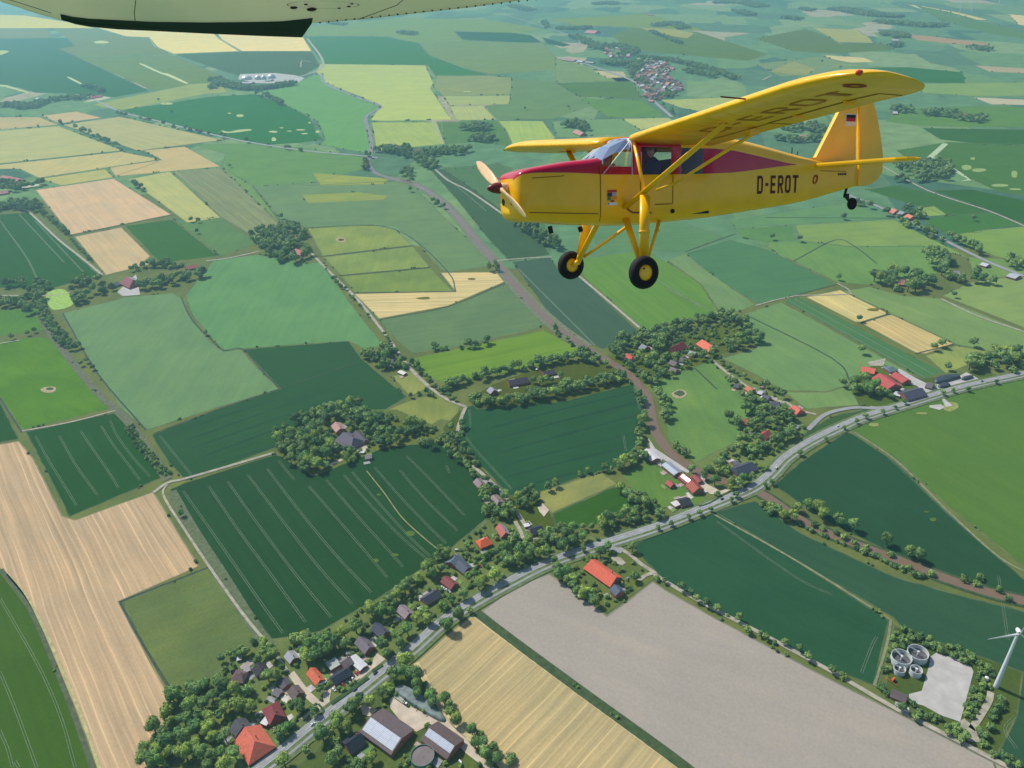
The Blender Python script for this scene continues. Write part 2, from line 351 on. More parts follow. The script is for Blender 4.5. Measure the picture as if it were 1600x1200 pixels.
FIELDS = [
('rough_grass',(102,130,92),'p',[(-300,330),(300,300),(800,420),(1300,400),(1900,360),(1900,1300),(-300,1300)],None),
# name, colour seen, kind, polygon(px), rows(px)
# -- far left
('pale_field',(186,208,160),'t',[(-60,22),(40,24),(105,34),(150,44),(-60,44)],((0,30),(90,33))),
('green_field',(128,176,150),'g',[(-60,45),(75,45),(82,59),(-60,61)],None),
('wheat_field',(96,146,136),'w',[(-60,61),(104,59),(118,72),(92,76),(235,142),(178,152),(100,146),(55,145),(30,137),(-60,127)],((92,76),(235,142))),
('green_field',(120,170,146),'g',[(82,44),(150,44),(195,57),(235,60),(245,72),(263,83),(270,85),(120,88),(92,76),(118,72),(104,59)],None),
('green_field',(112,164,138),'g',[(122,89),(268,86),(352,120),(345,128),(300,131),(240,142),(94,77)],((94,77),(240,142))),
('stubble_field',(214,213,166),'t',[(150,43),(200,40),(330,48),(345,62),(375,80),(270,84),(240,72),(232,58),(196,57)],((240,72),(330,70))),
('stubble_field',(218,213,168),'t',[(330,40),(470,50),(488,80),(377,80),(346,62)],((346,70),(470,66))),
('wheat_field',(100,140,144),'w',[(273,85),(400,80),(488,80),(497,97),(500,103),(475,117),(440,119),(380,120),(350,112)],None),
('meadow',(142,180,134),'g',[(145,163),(300,131),(345,129),(356,144),(320,147),(192,172),(160,168)],((192,172),(345,140))),
('wheat_field',(78,138,112),'w',[(190,172),(330,151),(397,147),(440,162),(482,180),(495,205),(505,218),(470,223),(425,226),(400,224),(340,213),(250,190)],None),
('green_field',(112,168,138),'w',[(410,143),(430,139),(485,120),(503,114),(508,128),(560,153),(594,168),(575,180),(571,190),(578,225),(582,241),(500,226),(508,218),(496,190),(440,161)],None),
('barley_field',(164,200,132),'m',[(500,100),(665,102),(678,130),(673,138),(700,178),(708,187),(600,189),(578,188),(594,165),(560,150),(510,131),(494,112)],((500,130),(680,130))),
('meadow',(152,188,130),'m',[(580,191),(690,191),(694,225),(588,236)],((600,190),(640,225))),
('wheat_field',(94,150,140),'w',[(472,57),(605,57),(625,63),(655,67),(670,86),(735,110),(765,117),(680,118),(667,101),(508,100),(497,90)],((500,80),(660,80))),
('green_field',(120,176,152),'g',[(480,42),(620,28),(760,30),(850,45),(800,52),(710,48),(720,62),(655,66),(625,62),(605,56),(476,56)],((480,48),(700,48))),
('wheat_field',(92,142,138),'w',[(710,49),(800,51),(830,55),(848,67),(800,66),(722,62)],None),
('green_field',(116,168,142),'g',[(656,67),(722,63),(848,68),(868,90),(868,110),(765,116),(735,109),(670,85)],((670,85),(800,85))),
('meadow',(132,170,136),'g',[(682,119),(765,118),(800,122),(800,148),(692,150),(676,136)],((700,135),(800,135))),
('meadow',(150,186,134),'m',[(692,150),(800,149),(795,163),(702,165)],((700,158),(790,157))),
('meadow',(160,190,132),'m',[(702,166),(755,165),(777,187),(712,188)],((710,168),(720,186))),
('wheat_field',(94,150,122),'w',[(682,191),(778,189),(790,205),(800,228),(740,222),(695,226)],None),
('meadow',(150,190,128),'m',[(778,189),(848,189),(868,215),(862,223),(802,230),(792,206)],((800,190),(810,225))),
('green_field',(104,160,130),'g',[(800,122),(868,128),(905,152),(925,165),(860,187),(780,187),(757,165),(795,163)],((800,145),(900,140))),
('green_field',(116,168,136),'g',[(868,90),(935,108),(985,124),(1000,152),(995,127),(868,128)],None),
('wheat_field',(92,150,126),'m',[(868,130),(990,127),(1002,155),(905,151)],((870,135),(990,130))),
('green_field',(100,158,126),'g',[(905,153),(1004,157),(1040,182),(950,183),(925,167)],((930,170),(1020,165))),
('meadow',(164,190,140),'g',[(970,185),(1045,184),(1060,193),(1000,203)],None),
('meadow',(156,186,138),'g',[(1030,156),(1145,152),(1175,163),(1110,177),(1062,168)],None),
('stubble_field',(184,186,156),'t',[(925,110),(975,112),(980,121),(948,122)],None),
('green_field',(112,166,136),'g',[(862,190),(972,185),(1000,203),(1040,200),(900,215),(870,214)],None),
('wheat_field',(84,136,132),'w',[(846,58),(892,70),(880,73),(855,68)],None),
('green_field',(122,174,148),'g',[(860,30),(1010,22),(1080,40),(1100,48),(985,42),(900,40)],((870,34),(1070,38))),
('green_field',(104,158,134),'g',[(955,55),(985,43),(1090,50),(1200,85),(1170,95),(1060,85),(985,78)],((980,60),(1150,80))),
('pale_field',(150,180,146),'g',[(1000,43),(1060,46),(1085,52),(1075,60),(1020,52)],None),
# -- far right
('pale_field',(152,182,146),'g',[(1268,43),(1340,47),(1360,60),(1365,67),(1310,66),(1297,58)],None),
('stubble_field',(196,198,156),'t',[(1285,86),(1350,90),(1367,97),(1330,98),(1300,93)],None),
('stubble_field',(186,198,164),'t',[(1418,7),(1445,10),(1500,20),(1545,31),(1510,31),(1450,18)],None),
('stubble_field',(196,200,168),'t',[(1575,22),(1640,28),(1640,48),(1590,38)],None),
('bare_field',(168,166,152),'b',[(1412,53),(1460,57),(1545,68),(1545,72),(1480,68),(1430,62)],None),
('bare_field',(172,174,160),'b',[(1522,102),(1640,109),(1640,116),(1545,112)],None),
('bare_field',(186,188,168),'b',[(1520,152),(1640,157),(1640,165),(1548,163)],None),
('wheat_field',(86,140,128),'w',[(1345,106),(1420,105),(1505,113),(1508,130),(1440,129),(1400,120)],None),
('wheat_field',(112,158,158),'w',[(1430,8),(1480,18),(1560,40),(1640,58),(1640,66),(1545,52),(1470,32)],None),
('pale_field',(126,174,140),'g',[(1440,131),(1640,128),(1640,150),(1520,150),(1440,145)],((1440,140),(1600,140))),
('green_field',(104,156,136),'g',[(1180,60),(1260,45),(1296,58),(1310,68),(1380,68),(1400,78),(1300,84),(1240,80)],((1200,64),(1380,74))),
('green_field',(118,168,144),'g',[(1180,100),(1285,88),(1330,99),(1280,116),(1220,120)],None),
('pale_field',(140,172,136),'g',[(1240,95),(1275,108),(1260,118),(1200,112)],None),
('wheat_field',(76,136,112),'w',[(1440,200),(1500,201),(1640,203),(1640,226),(1540,226),(1470,218)],((1450,210),(1600,215))),
('green_field',(100,156,126),'g',[(1400,170),(1560,165),(1640,170),(1640,200),(1440,197),(1385,190)],((1400,180),(1600,185))),
('wheat_field',(84,142,112),'w',[(1400,235),(1480,222),(1640,228),(1640,310),(1560,300),(1480,262),(1420,250)],((1440,240),(1620,290))),
('wheat_field',(74,134,106),'w',[(1352,296),(1400,290),(1450,300),(1550,332),(1478,337),(1448,326),(1400,312)],((1400,300),(1550,332))),
('wheat_field',(68,128,104),'w',[(1458,298),(1520,296),(1640,322),(1640,366),(1550,330)],((1458,298),(1620,352))),
('wheat_field',(76,140,104),'w',[(1440,342),(1480,337),(1550,333),(1600,352),(1540,358),(1532,363),(1480,366),(1456,352)],None),
('meadow',(132,176,112),'g',[(1430,326),(1460,322),(1480,336),(1450,338)],None),
('meadow',(118,166,110),'g',[(1482,368),(1540,359),(1600,354),(1640,356),(1640,415),(1560,402),(1510,384)],((1490,375),(1600,385))),
('meadow',(122,166,112),'g',[(1242,352),(1396,343),(1440,366),(1500,395),(1512,402),(1440,384),(1330,385),(1250,376)],((1250,362),(1400,352))),
('meadow',(104,158,110),'g',[(1250,377),(1330,386),(1440,385),(1490,402),(1450,440),(1360,445),(1310,442),(1240,408),(1200,388),(1200,378)],None),
('green_field',(98,156,122),'g',[(1140,345),(1200,335),(1330,316),(1360,330),(1395,341),(1240,351),(1200,352),(1150,358)],((1150,350),(1380,335))),
('green_field',(92,150,112),'g',[(1150,358),(1238,352),(1242,375),(1198,378),(1160,372)],None),
('wheat_field',(80,140,114),'m',[(1072,396),(1140,375),(1200,390),(1305,443),(1270,455),(1185,475),(1150,455),(1100,420)],((1100,425),(1250,405))),
('stubble_field',(202,190,132),'s',[(1259,464),(1313,453),(1388,490),(1346,503),(1336,503)],((1259,464),(1336,503))),
('stubble_field',(198,180,128),'s',[(1346,505),(1392,491),(1490,537),(1447,553),(1430,551)],((1346,505),(1430,551))),
('beet_field',(78,138,104),'m',[(1225,470),(1247,463),(1475,582),(1442,592)],((1225,470),(1442,592))),
('meadow',(106,156,110),'g',[(1165,490),(1220,472),(1440,592),(1420,600),(1340,598),(1290,612),(1225,610),(1170,580),(1128,560),(1180,545)],((1200,500),(1380,600))),
('meadow',(116,160,112),'g',[(1318,455),(1358,448),(1410,462),(1470,466),(1640,532),(1640,556),(1540,548),(1494,538),(1390,489)],((1330,455),(1560,540))),
('meadow',(136,166,106),'p',[(1446,556),(1494,540),(1545,549),(1520,568),(1478,584)],None),
('meadow',(126,166,114),'g',[(1472,462),(1520,440),(1640,425),(1640,528),(1560,496)],((1480,460),(1620,440))),
('meadow',(112,160,110),'g',[(1512,402),(1560,404),(1640,418),(1640,424),(1540,436),(1520,425)],None),
# -- centre, behind and below the aircraft
('wheat_field',(74,122,110),'w',[(672,265),(760,262),(800,300),(830,350),(860,398),(795,408),(760,370),(712,310)],((690,290),(850,400))),
('wheat_field',(86,140,116),'w',[(690,262),(780,256),(800,262),(850,340),(862,396),(800,340),(735,292)],((690,265),(850,380))),
('wheat_field',(72,118,108),'w',[(800,409),(860,402),(872,420),(906,433),(1002,522),(975,532),(942,546),(905,530),(850,480)],((830,420),(980,535))),
('green_field',(96,152,94),'m',[(900,405),(1000,392),(1040,408),(1096,445),(1122,487),(1080,500),(1012,521),(912,433)],((912,433),(1012,521))),
('meadow',(110,156,116),'g',[(1042,406),(1070,396),(1100,420),(1150,455),(1180,476),(1155,487),(1124,487),(1097,445)],((1050,405),(1130,485))),
('green_field',(92,148,118),'g',[(950,345),(1060,345),(1130,370),(1070,394),(1000,391),(940,395),(920,360)],((950,360),(1100,350))),
('meadow',(106,152,122),'g',[(396,292),(480,286),(640,283),(700,345),(760,400),(772,415),(702,425),(690,422),(642,370),(618,354),(585,352),(480,356),(440,345)],((420,310),(620,300))),
('meadow',(128,162,110),'p',[(480,357),(585,352),(620,360),(643,383),(504,400)],None),
('meadow',(122,160,108),'p',[(505,402),(645,385),(672,417),(533,430)],None),
('meadow',(114,154,102),'p',[(534,432),(673,419),(708,455),(554,457)],None),
('stubble_field',(206,190,138),'s',[(553,459),(640,457),(711,455),(688,426),(780,425),(794,438),(700,478),(592,498)],((570,470),(720,466))),
('green_field',(98,142,112),'g',[(594,500),(700,480),(794,442),(850,508),(835,515),(700,545),(642,552),(606,518)],((600,510),(800,480))),
('meadow',(104,154,80),'m',[(646,560),(700,548),(850,516),(905,545),(880,562),(700,602),(660,585)],((650,575),(870,530))),
('green_field',(96,158,116),'g',[(290,462),(335,405),(405,398),(480,412),(500,410),(560,490),(600,540),(570,545),(545,533),(480,537),(350,547),(330,528),(300,492)],None),
('green_field',(104,154,118),'g',[(95,490),(200,464),(270,458),(288,468),(300,500),(330,535),(350,549),(376,546),(400,572),(436,608),(330,640),(230,672),(190,640),(150,580)],None),
('wheat_field',(54,108,88),'w',[(380,546),(545,533),(565,560),(600,590),(636,620),(600,642),(430,700),(290,752),(262,722),(236,680),(340,640),(438,608)],((300,690),(560,600))),
('meadow',(126,152,94),'p',[(600,642),(650,622),(688,616),(720,632),(712,660),(690,655),(650,678),(608,668)],None),
('meadow',(134,156,100),'g',[(612,588),(650,578),(674,604),(640,620)],None),
('green_field',(104,160,124),'g',[(298,226),(400,224),(480,232),(575,247),(576,262),(480,288),(395,290),(345,262),(352,240)],((320,240),(560,255))),
('meadow',(144,172,112),'m',[(488,270),(610,279),(600,288),(500,290)],((490,280),(600,284))),
('meadow',(136,166,112),'m',[(470,304),(560,300),(608,306),(600,312),(480,318)],((480,312),(600,306))),
# -- left middle
('stubble_field',(206,184,154),'t',[(55,297),(178,279),(268,335),(110,367)],((60,300),(112,366))),
('stubble_field',(198,180,144),'t',[(116,370),(190,355),(245,410),(165,430)],((120,372),(166,428))),
('wheat_field',(70,130,100),'w',[(195,353),(270,343),(342,400),(250,411)],((200,354),(250,410))),
('meadow',(94,146,114),'g',[(272,343),(345,340),(402,380),(345,401)],None),
('pale_field',(178,186,132),'t',[(200,280),(266,268),(345,340),(292,348)],((205,281),(290,346))),
('cabbage_field',(128,154,130),'s',[(270,268),(345,262),(442,355),(402,373),(346,340)],((272,270),(400,372))),
('green_field',(110,160,118),'g',[(347,262),(394,291),(440,346),(442,353)],None),
('wheat_field',(66,122,90),'v',[(-60,340),(45,332),(155,430),(76,452),(-60,448)],((0,345),(100,450))),
('stubble_field',(182,180,146),'t',[(-60,183),(62,183),(92,195),(-60,207)],None),
('pale_field',(176,186,140),'t',[(-60,209),(92,197),(192,235),(-60,262)],((-20,215),(100,205))),
('stubble_field',(190,182,150),'t',[(65,181),(120,174),(160,184),(92,193)],None),
('pale_field',(166,184,140),'t',[(98,195),(188,182),(350,219),(216,236)],((100,196),(216,234))),
('stubble_field',(192,182,142),'t',[(224,235),(290,229),(345,260),(180,276),(170,262),(252,250)],((200,262),(320,248))),
('pale_field',(188,186,142),'t',[(-60,264),(190,237),(250,249),(60,278),(30,264)],None),
('pale_field',(170,184,134),'t',[(62,279),(165,264),(178,277),(95,290)],None),
('green_field',(86,146,98),'g',[(-60,488),(60,482),(78,515),(-60,532)],None),
('meadow',(86,146,84),'p',[(-60,540),(60,527),(84,530),(130,590),(172,638),(36,672),(0,622),(-60,600)],((0,560),(120,620))),
('wheat_field',(50,106,82),'w',[(40,675),(180,645),(202,662),(256,745),(108,808)],((60,680),(120,790))),
('wheat_field',(54,108,82),'w',[(-60,605),(-2,622),(30,686),(-60,702)],None),
('stubble_field',(194,168,134),'s',[(-60,704),(30,689),(52,715),(98,806),(118,812),(240,768),(312,885),(186,940),(245,1050),(273,1098),(276,1140),(240,1180),(215,1260),(175,1260),(112,1100),(60,975),(40,940),(0,890),(-60,850)],((20,720),(200,1150))),
('pasture',(98,130,88),'p',[(190,941),(325,888),(404,1002),(345,1042),(276,1090),(225,1012)],((200,980),(370,930))),
('wheat_field',(68,116,66),'w',[(-60,860),(2,893),(45,950),(70,1000),(112,1105),(165,1260),(-60,1260)],((20,930),(120,1200))),
('wheat_field',(47,98,78),'w',[(265,765),(290,754),(427,711),(480,715),(600,680),(690,690),(745,735),(762,810),(700,862),(600,930),(500,988),(430,1008),(350,900)],((300,800),(420,990))),
('wheat_field',(50,106,86),'w',[(722,640),(745,630),(880,625),(990,598),(1006,640),(1000,690),(965,730),(900,748),(830,775),(795,775),(716,690)],((760,700),(960,640))),
('meadow',(134,152,98),'p',[(834,771),(940,738),(966,756),(862,802)],((840,780),(950,750))),
('wheat_field',(58,112,66),'g',[(862,803),(967,757),(1004,792),(940,820),(872,828)],((870,815),(980,770))),
('lawn',(92,142,82),'g',[(973,742),(1012,722),(1026,728),(1105,780),(1112,790),(1086,792),(1015,795),(990,770)],None),
('meadow',(98,150,96),'p',[(1018,602),(1060,578),(1112,562),(1160,600),(1176,640),(1150,690),(1120,722),(1084,722),(1046,690),(1034,640)],((1060,600),(1120,700))),
('wheat_field',(48,104,84),'w',[(985,852),(1060,820),(1112,795),(1250,880),(1390,970),(1366,1072),(1280,1040),(1130,960),(1035,905)],((1000,870),(1360,1060))),
('wheat_field',(54,106,88),'w',[(1116,800),(1180,782),(1250,832),(1330,870),(1400,902),(1500,930),(1640,965),(1640,1260),(1580,1260),(1520,1120),(1395,965),(1250,880)],((1120,800),(1640,1040))),
('wheat_field',(50,102,86),'w',[(1208,758),(1250,722),(1322,674),(1335,680),(1400,722),(1480,800),(1600,905),(1640,930),(1640,948),(1480,902),(1400,868),(1300,820)],((1230,745),(1560,920))),
('wheat_field',(86,136,84),'v',[(1330,672),(1390,645),(1440,622),(1510,606),(1640,580),(1640,915),(1600,886),(1480,790),(1400,716)],((1340,672),(1640,850))),
('triangle_field',(66,114,86),'w',[(1222,720),(1262,672),(1300,650),(1350,640),(1362,642),(1330,652),(1270,686)],None),
('meadow',(112,158,106),'g',[(1225,612),(1290,613),(1330,602),(1400,620),(1390,630),(1300,636),(1260,640)],None),
('bare_field',(171,163,152),'b',[(752,955),(806,915),(858,896),(905,928),(948,962),(985,935),(1020,908),(1046,925),(1130,972),(1280,1052),(1400,1112),(1620,1225),(1640,1260),(1160,1260),(1070,1198),(900,1072),(800,1000)],((760,960),(1500,1240))),
('stubble_field',(188,170,124),'s',[(650,1035),(700,990),(738,961),(756,968),(800,1003),(900,1076),(1075,1205),(1120,1260),(830,1260),(790,1200),(700,1120)],((660,1060),(745,985))),
('garden',(104,134,86),'p',[(276,1092),(345,1042),(404,1002),(500,986),(600,930),(700,860),(760,812),(862,830),(955,842),(800,905),(690,968),(640,1015),(590,1052),(480,1140),(405,1200),(380,1260),(220,1260)],None),
('garden',(86,118,74),'p',[(395,1260),(500,1165),(560,1090),(650,1040),(700,1125),(790,1205),(820,1260)],None),
('garden',(96,126,80),'p',[(860,892),(955,850),(1030,898),(1018,908),(948,960),(905,926)],None),
('meadow',(82,132,70),'p',[(430,1260),(470,1190),(500,1160),(540,1215),(520,1260)],None),
('garden',(88,122,82),'p',[(935,560),(1150,500),(1180,520),(1120,560),(1018,600),(985,600)],None),
('garden',(106,140,94),'p',[(1110,562),(1240,630),(1262,672),(1225,715),(1180,755),(1120,775),(1085,722),(1150,690),(1176,640)],None),
('garden',(86,122,84),'p',[(1325,600),(1370,565),(1440,592),(1520,580),(1560,585),(1560,592),(1400,632),(1345,640)],None),
('garden',(78,112,74),'p',[(1395,975),(1405,980),(1600,1050),(1590,1120),(1560,1180),(1380,1085)],None),
('garden',(84,112,74),'p',[(730,625),(770,600),(880,560),(985,575),(990,600),(880,628),(745,640)],None),
('garden',(98,128,84),'p',[(425,705),(440,680),(520,640),(620,640),(690,670),(700,690),(600,700),(490,745)],None),
('garden',(78,110,72),'p',[(690,670),(720,640),(716,690),(795,775),(834,771),(862,803),(872,830),(760,815),(745,740)],None),
]
for f_ in FIELDS: field(f_[0], f_[1], f_[2], f_[3], f_[4], lvl=(0.3 if f_[0] == 'rough_grass' else 2 if f_[0] in ('garden',) else 3 if f_[0] in ('lawn','pasture') else 4 if f_[0] == 'stubble_field' and f_[3][0] == (650, 1035) else 1))

# bare and bright spots, ponds, yards (pixels of their outline)
def spots(name, L, rgb, z=0.45, sm=True):
    for pts in L: patch(name, pts, M_COVER, z, rgb, sm)
def ell(cx, cy, rx, ry, n=8, rot=0): return [(cx + .85 * rx * math.cos(2 * math.pi * i / n + rot) * random.uniform(.8, 1.15), cy + .75 * ry * math.sin(2 * math.pi * i / n + rot) * random.uniform(.8, 1.15)) for i in range(n)]
spots('sand_patch', [ell(158,66,16,3), [(218,100),(226,101),(252,113),(265,116),(292,129),(288,130),(262,119),(248,114)], [(105,121),(112,122),(134,134),(130,134)]], (186,208,180))
spots('bare_patch', [ell(260,162,12,2.5), ell(375,181,7,3), ell(358,177,4,1), [(347,204),(358,206),(372,203),(390,202),(392,204),(370,207),(356,208),(348,207)], ell(427,206,8,2), ell(428,218,5,4), ell(452,205,5,1), ell(470,203,9,1.5), ell(476,209,6,1.5), ell(496,206,4,3), ell(440,200,4,1), ell(484,192,2,2), ell(730,143,9,1)], (176,196,160))
spots('bare_patch', [ell(1510,262,10,5), ell(1530,266,14,4), ell(1585,272,6,8), ell(1520,248,5,3), ell(1562,290,16,3), ell(1586,296,12,2)], (150,178,136))
spots('bare_patch', [ell(1240,190,40,4), ell(1332,102,22,1.2)], (150,176,140))
spots('dry_patch', [ell(641,834,9,5), ell(618,867,7,3), ell(588,876,5,4), ell(592,773,4,2.5), ell(1458,812,7,4), ell(1447,800,5,2)], (96,124,84))
0 and spots('dry_patch', [[(876,1034),(884,1022),(896,1004),(900,1006),(888,1026),(870,1048),(850,1036)], [(1180,1050),(1190,1052),(1160,1088),(1150,1084)], [(1178,1120),(1182,1122),(1120,1198),(1112,1198)]], (176,169,156))
spots('pond_rim', [ell(77,609,15,7), ell(533,375,10,5), ell(1062,616,15,9)], (176,168,140), 0.43)
spots('pond', [ell(78,608,7,3), ell(533,375,6,2.6), ell(1062,615,10,5.5)], (92,112,100), 0.5)
spots('damp_hollow', [ell(737,436,8,2), [(650,466),(668,464),(671,467),(660,468)], ell(1365,484,11,3)], (120,124,84), 0.5)
spots('light_track', [[(1448,246),(1473,224),(1482,225),(1462,244),(1470,250),(1505,272),(1518,282),(1500,284),(1512,280),(1490,268)], [(-20,79),(12,79),(14,81),(2,86),(-20,87)], [(-20,131),(10,133),(46,144),(44,146),(8,136),(-20,134)]], (176,200,172), 0.5, False)
spots('bleached_corner', [ell(1485,636,16,9), ell(1440,646,10,2.5), ell(1365,664,10,4)], (150,160,112), 0.4)
spots('farm_yard', [[(130,160),(158,150),(174,153),(150,158)], [(28,283),(40,288),(60,286),(62,290),(40,294),(24,292)]], (190,196,180), 0.45, False)
patch('concrete_path', [(1452,634),(1470,632),(1476,637),(1468,641),(1452,637)], M_CONC, 0.5)
patch('concrete_path', [(1470,622),(1474,622),(1488,634),(1478,637)], M_CONC, 0.54)
Z6 = lambda L, x, y, s: [(x + a / s, y + b_ / s) for a, b_ in L]
patch('concrete_yard', Z6([(500,280),(560,240),(700,290),(880,370),(905,420),(870,560),(780,890),(600,830),(440,740),(300,700),(300,630),(420,600),(455,480),(490,360)], 1370, 980, 6), M_CONC, 0.5)
patch('concrete_yard', Z6([(460,220),(560,160),(650,280),(960,440),(1020,400),(1250,620),(1390,800),(1560,940),(1460,940),(1250,780),(1120,640),(940,500),(880,480),(740,560),(600,480),(470,320)], 540, 1060, 6.667), M_YARD, 0.5)
patch('concrete_yard', Z6([(150,290),(200,280),(330,330),(250,400),(180,380)], 540, 1060, 6.667), M_YARD, 0.5)
patch('parking_yard', Z6([(150,560),(230,470),(260,480),(470,360),(410,300),(470,240),(600,310),(640,180),(760,250),(640,360),(570,400),(230,520),(215,600),(210,680),(150,650)], 480, 990, 6), M_YARD, 0.56)
patch('farm_yard', [(955,868),(970,872),(978,880),(972,884),(955,878)], M_TRACK, 0.5)
patch('farm_yard', Z6([(860,560),(930,620),(1080,700),(1140,680),(1230,690),(1100,750),(960,740),(840,640)], 990, 680, 8), M_YARD, 0.5)
patch('farm_yard', Z6([(180,30),(270,170),(440,280),(700,450),(680,480),(590,440),(360,300),(340,380),(520,500),(500,510),(330,390),(240,320)], 990, 680, 8), M_CONC, 0.5)
patch('farm_yard', [(840,793),(848,787),(858,797),(850,808),(843,800)], M_YARD, 0.5)
patch('farm_yard', Z6([(860,360),(1000,230),(1030,380),(900,390)], 0, 380, 4.7), M_CONC, 0.5)
patch('farm_yard', Z6([(620,810),(900,720),(1000,740),(1010,850),(880,870),(650,850)], 500, 640, 13.33), M_YARD, 0.5)
patch('farm_yard', Z6([(180,1140),(440,1030),(480,1060),(220,1180)], 500, 640, 13.33), M_YARD, 0.5)
patch('farm_yard', Z6([(640,190),(780,260),(900,330),(820,370),(700,280),(600,260)], 1300, 550, 5.33), M_CONC, 0.5)
patch('farm_yard', Z6([(860,240),(1060,200),(1120,170),(1230,230),(1180,260),(930,320),(850,300)], 1300, 550, 5.33), M_CONC, 0.5)
patch('farm_yard', Z6([(470,190),(560,140),(700,220),(660,240)], 1300, 550, 5.33), M_CONC, 0.46)
patch('farm_yard', [(1355,566),(1384,560),(1380,572),(1360,572)], M_TRACK, 0.42)
patch('farm_yard', [(375,116),(430,114),(462,118),(476,122),(462,132),(400,130),(372,124)], M_CONC, 0.5)
patch('bowling_green', [(72,460),(98,452),(112,466),(112,478),(82,484)], M_COVER, 0.55, (160,194,126), True)

# ------------------------------------------------------------------ water, roads, tracks
ribbon('river', [(575,250),(583,268),(604,277),(650,289),(690,315),(718,343),(745,377),(776,412),(812,455),(860,503),(915,543),(960,570),(990,592),(1012,622),(1022,668),(1040,700),(1066,722),(1100,742),(1140,755)], 12.5, M_WATER, 0.62, k=8)
ribbon('river_bank', [(604,277),(650,289),(690,315),(718,343),(745,377),(776,412),(812,455),(860,503),(915,543)], 27, M_COVER, 0.56, k=8, color=(0.15,0.17,0.10))
ribbon('river', [(1170,762),(1200,778),(1260,818),(1330,848),(1400,874),(1480,905),(1560,930),(1660,952)], 11.5, M_WATER, 0.62, k=8)
ribbon('river_bank', [(1170,762),(1200,778),(1260,818),(1330,848),(1400,874),(1480,905),(1560,930),(1660,952)], 18, M_COVER, 0.56, k=8, color=(0.05,0.085,0.035))
ribbon('canal', [(503,114),(508,130),(560,153),(594,166),(574,180),(572,192),(580,222),(577,250)], 14, M_WATER, 0.6, k=6)
ROAD = [(330,1262),(405,1198),(440,1172),(480,1139),(520,1108),(555,1082),(590,1054),(640,1014),(690,970),(740,938),(800,905),(860,876),(950,846),(1030,820),(1120,784),(1172,762),(1200,741),(1226,714),(1270,686),(1340,654),(1400,635),(1500,605),(1600,583),(1700,560)]
road = ribbon('road', ROAD, 7.4, M_ASPH, 0.85, k=10)
ribbon('road_verge', ROAD, 21, M_COVER, 0.72, off=-3, k=10, color=(0.12,0.16,0.07))
cyc = ribbon('cycle_path', ROAD, 2.5, M_ASPH, 0.86, off=-8.2, k=10)
mk = MB()
_C = spline([at(*p) for p in ROAD], 40)
_acc = 0.0
for i in range(len(_C) - 1):
    seg = (_C[i + 1] - _C[i]); _acc += seg.length
    nn = Vector((-seg.y, seg.x, 0)).normalized()
    for off, w, dash in ((0, 0.10, True), (3.45, 0.08, False), (-3.45, 0.08, False)):
        if dash and int(_acc / 6) % 2: continue
        a, b_ = _C[i] + nn * off, _C[i + 1] + nn * off
        mk.add([a + nn * w + Vector((0, 0, .88)), a - nn * w + Vector((0, 0, .88)), b_ - nn * w + Vector((0, 0, .88)), b_ + nn * w + Vector((0, 0, .88))], [(0, 1, 2, 3)])
mk.build('road_marking', M_LINE, road)
def track(pts, w=3.5, mat=None, z=0.66, name='track', k=6): return ribbon(name, pts, w, mat or M_TRACK, z, k=k)
def ditch(pts, w=2.2, c=(0.05,0.075,0.05), z=0.4): return ribbon('ditch', pts, w, M_COVER, z, k=4, color=c)
track([(1262,672),(1290,648),(1330,638),(1362,638),(1395,637)], 6.0, M_ASPH, 0.8, 'road')
track([(1360,636),(1375,640),(1390,637)], 5, M_ASPH, 0.81, 'road')
track([(1226,627),(1245,640),(1262,645),(1275,648)], 4)
track([(948,848),(958,858),(972,862)], 7, M_ASPH, 0.81, 'road')
track([(960,852),(985,868),(1002,882),(1022,895),(1030,903),(1100,944),(1200,996),(1310,1056),(1400,1108),(1510,1165),(1620,1222)], 4.2, M_TRACK, 0.68)
track([(1022,895),(1008,900),(998,908)], 4)
track([(1500,1127),(1514,1140),(1522,1160)], 9); track([(1548,1082),(1543,1100),(1518,1140)], 5)
track([(145,155),(190,175),(250,190),(340,212),(400,224),(480,236),(560,243),(590,247)], 10, M_ASPH, 0.6, 'road')
track([(42,328),(60,345),(92,375),(130,405),(160,430)], 5); track([(110,457),(80,462),(0,462)], 4); track([(322,408),(360,403),(405,393)], 5)
track([(480,388),(500,410),(530,440),(560,470),(600,520),(618,545),(640,575),(672,606),(700,625),(728,636)], 5.0)
track([(728,636),(722,650),(716,668),(712,690)], 4.5)

track([(738,728),(764,750),(790,778),(815,812),(825,830)], 4.5)
track([(680,265),(700,282),(735,300),(800,345)], 6); track([(905,432),(950,470),(1008,520)], 5)
track([(770,408),(830,403),(862,402)], 4)
track([(1105,556),(1130,578),(1158,598),(1185,615),(1226,630)], 4.5)
track([(1308,443),(1330,460),(1245,462),(1180,478)], 3, k=2)
track([(1325,305),(1370,322),(1420,345),(1450,362),(1500,388),(1545,410),(1600,432)], 9, M_ASPH, 0.7, 'road')
track([(1375,258),(1450,298),(1545,330),(1620,362)], 5); track([(1470,467),(1530,495),(1620,525)], 4)
track([(240,770),(262,755),(290,748),(360,728),(428,708)], 4.5); track([(262,756),(256,775),(290,830),(330,890),(380,960),(425,1015),(450,1050)], 2.6)
track([(455,1052),(480,1085),(512,1112)], 6, M_YARD, 0.7)
track([(472,1125),(505,1100),(530,1118)], 3)
track([(0,537),(30,532)], 3)
track([(35,674),(110,660),(180,642)], 3)

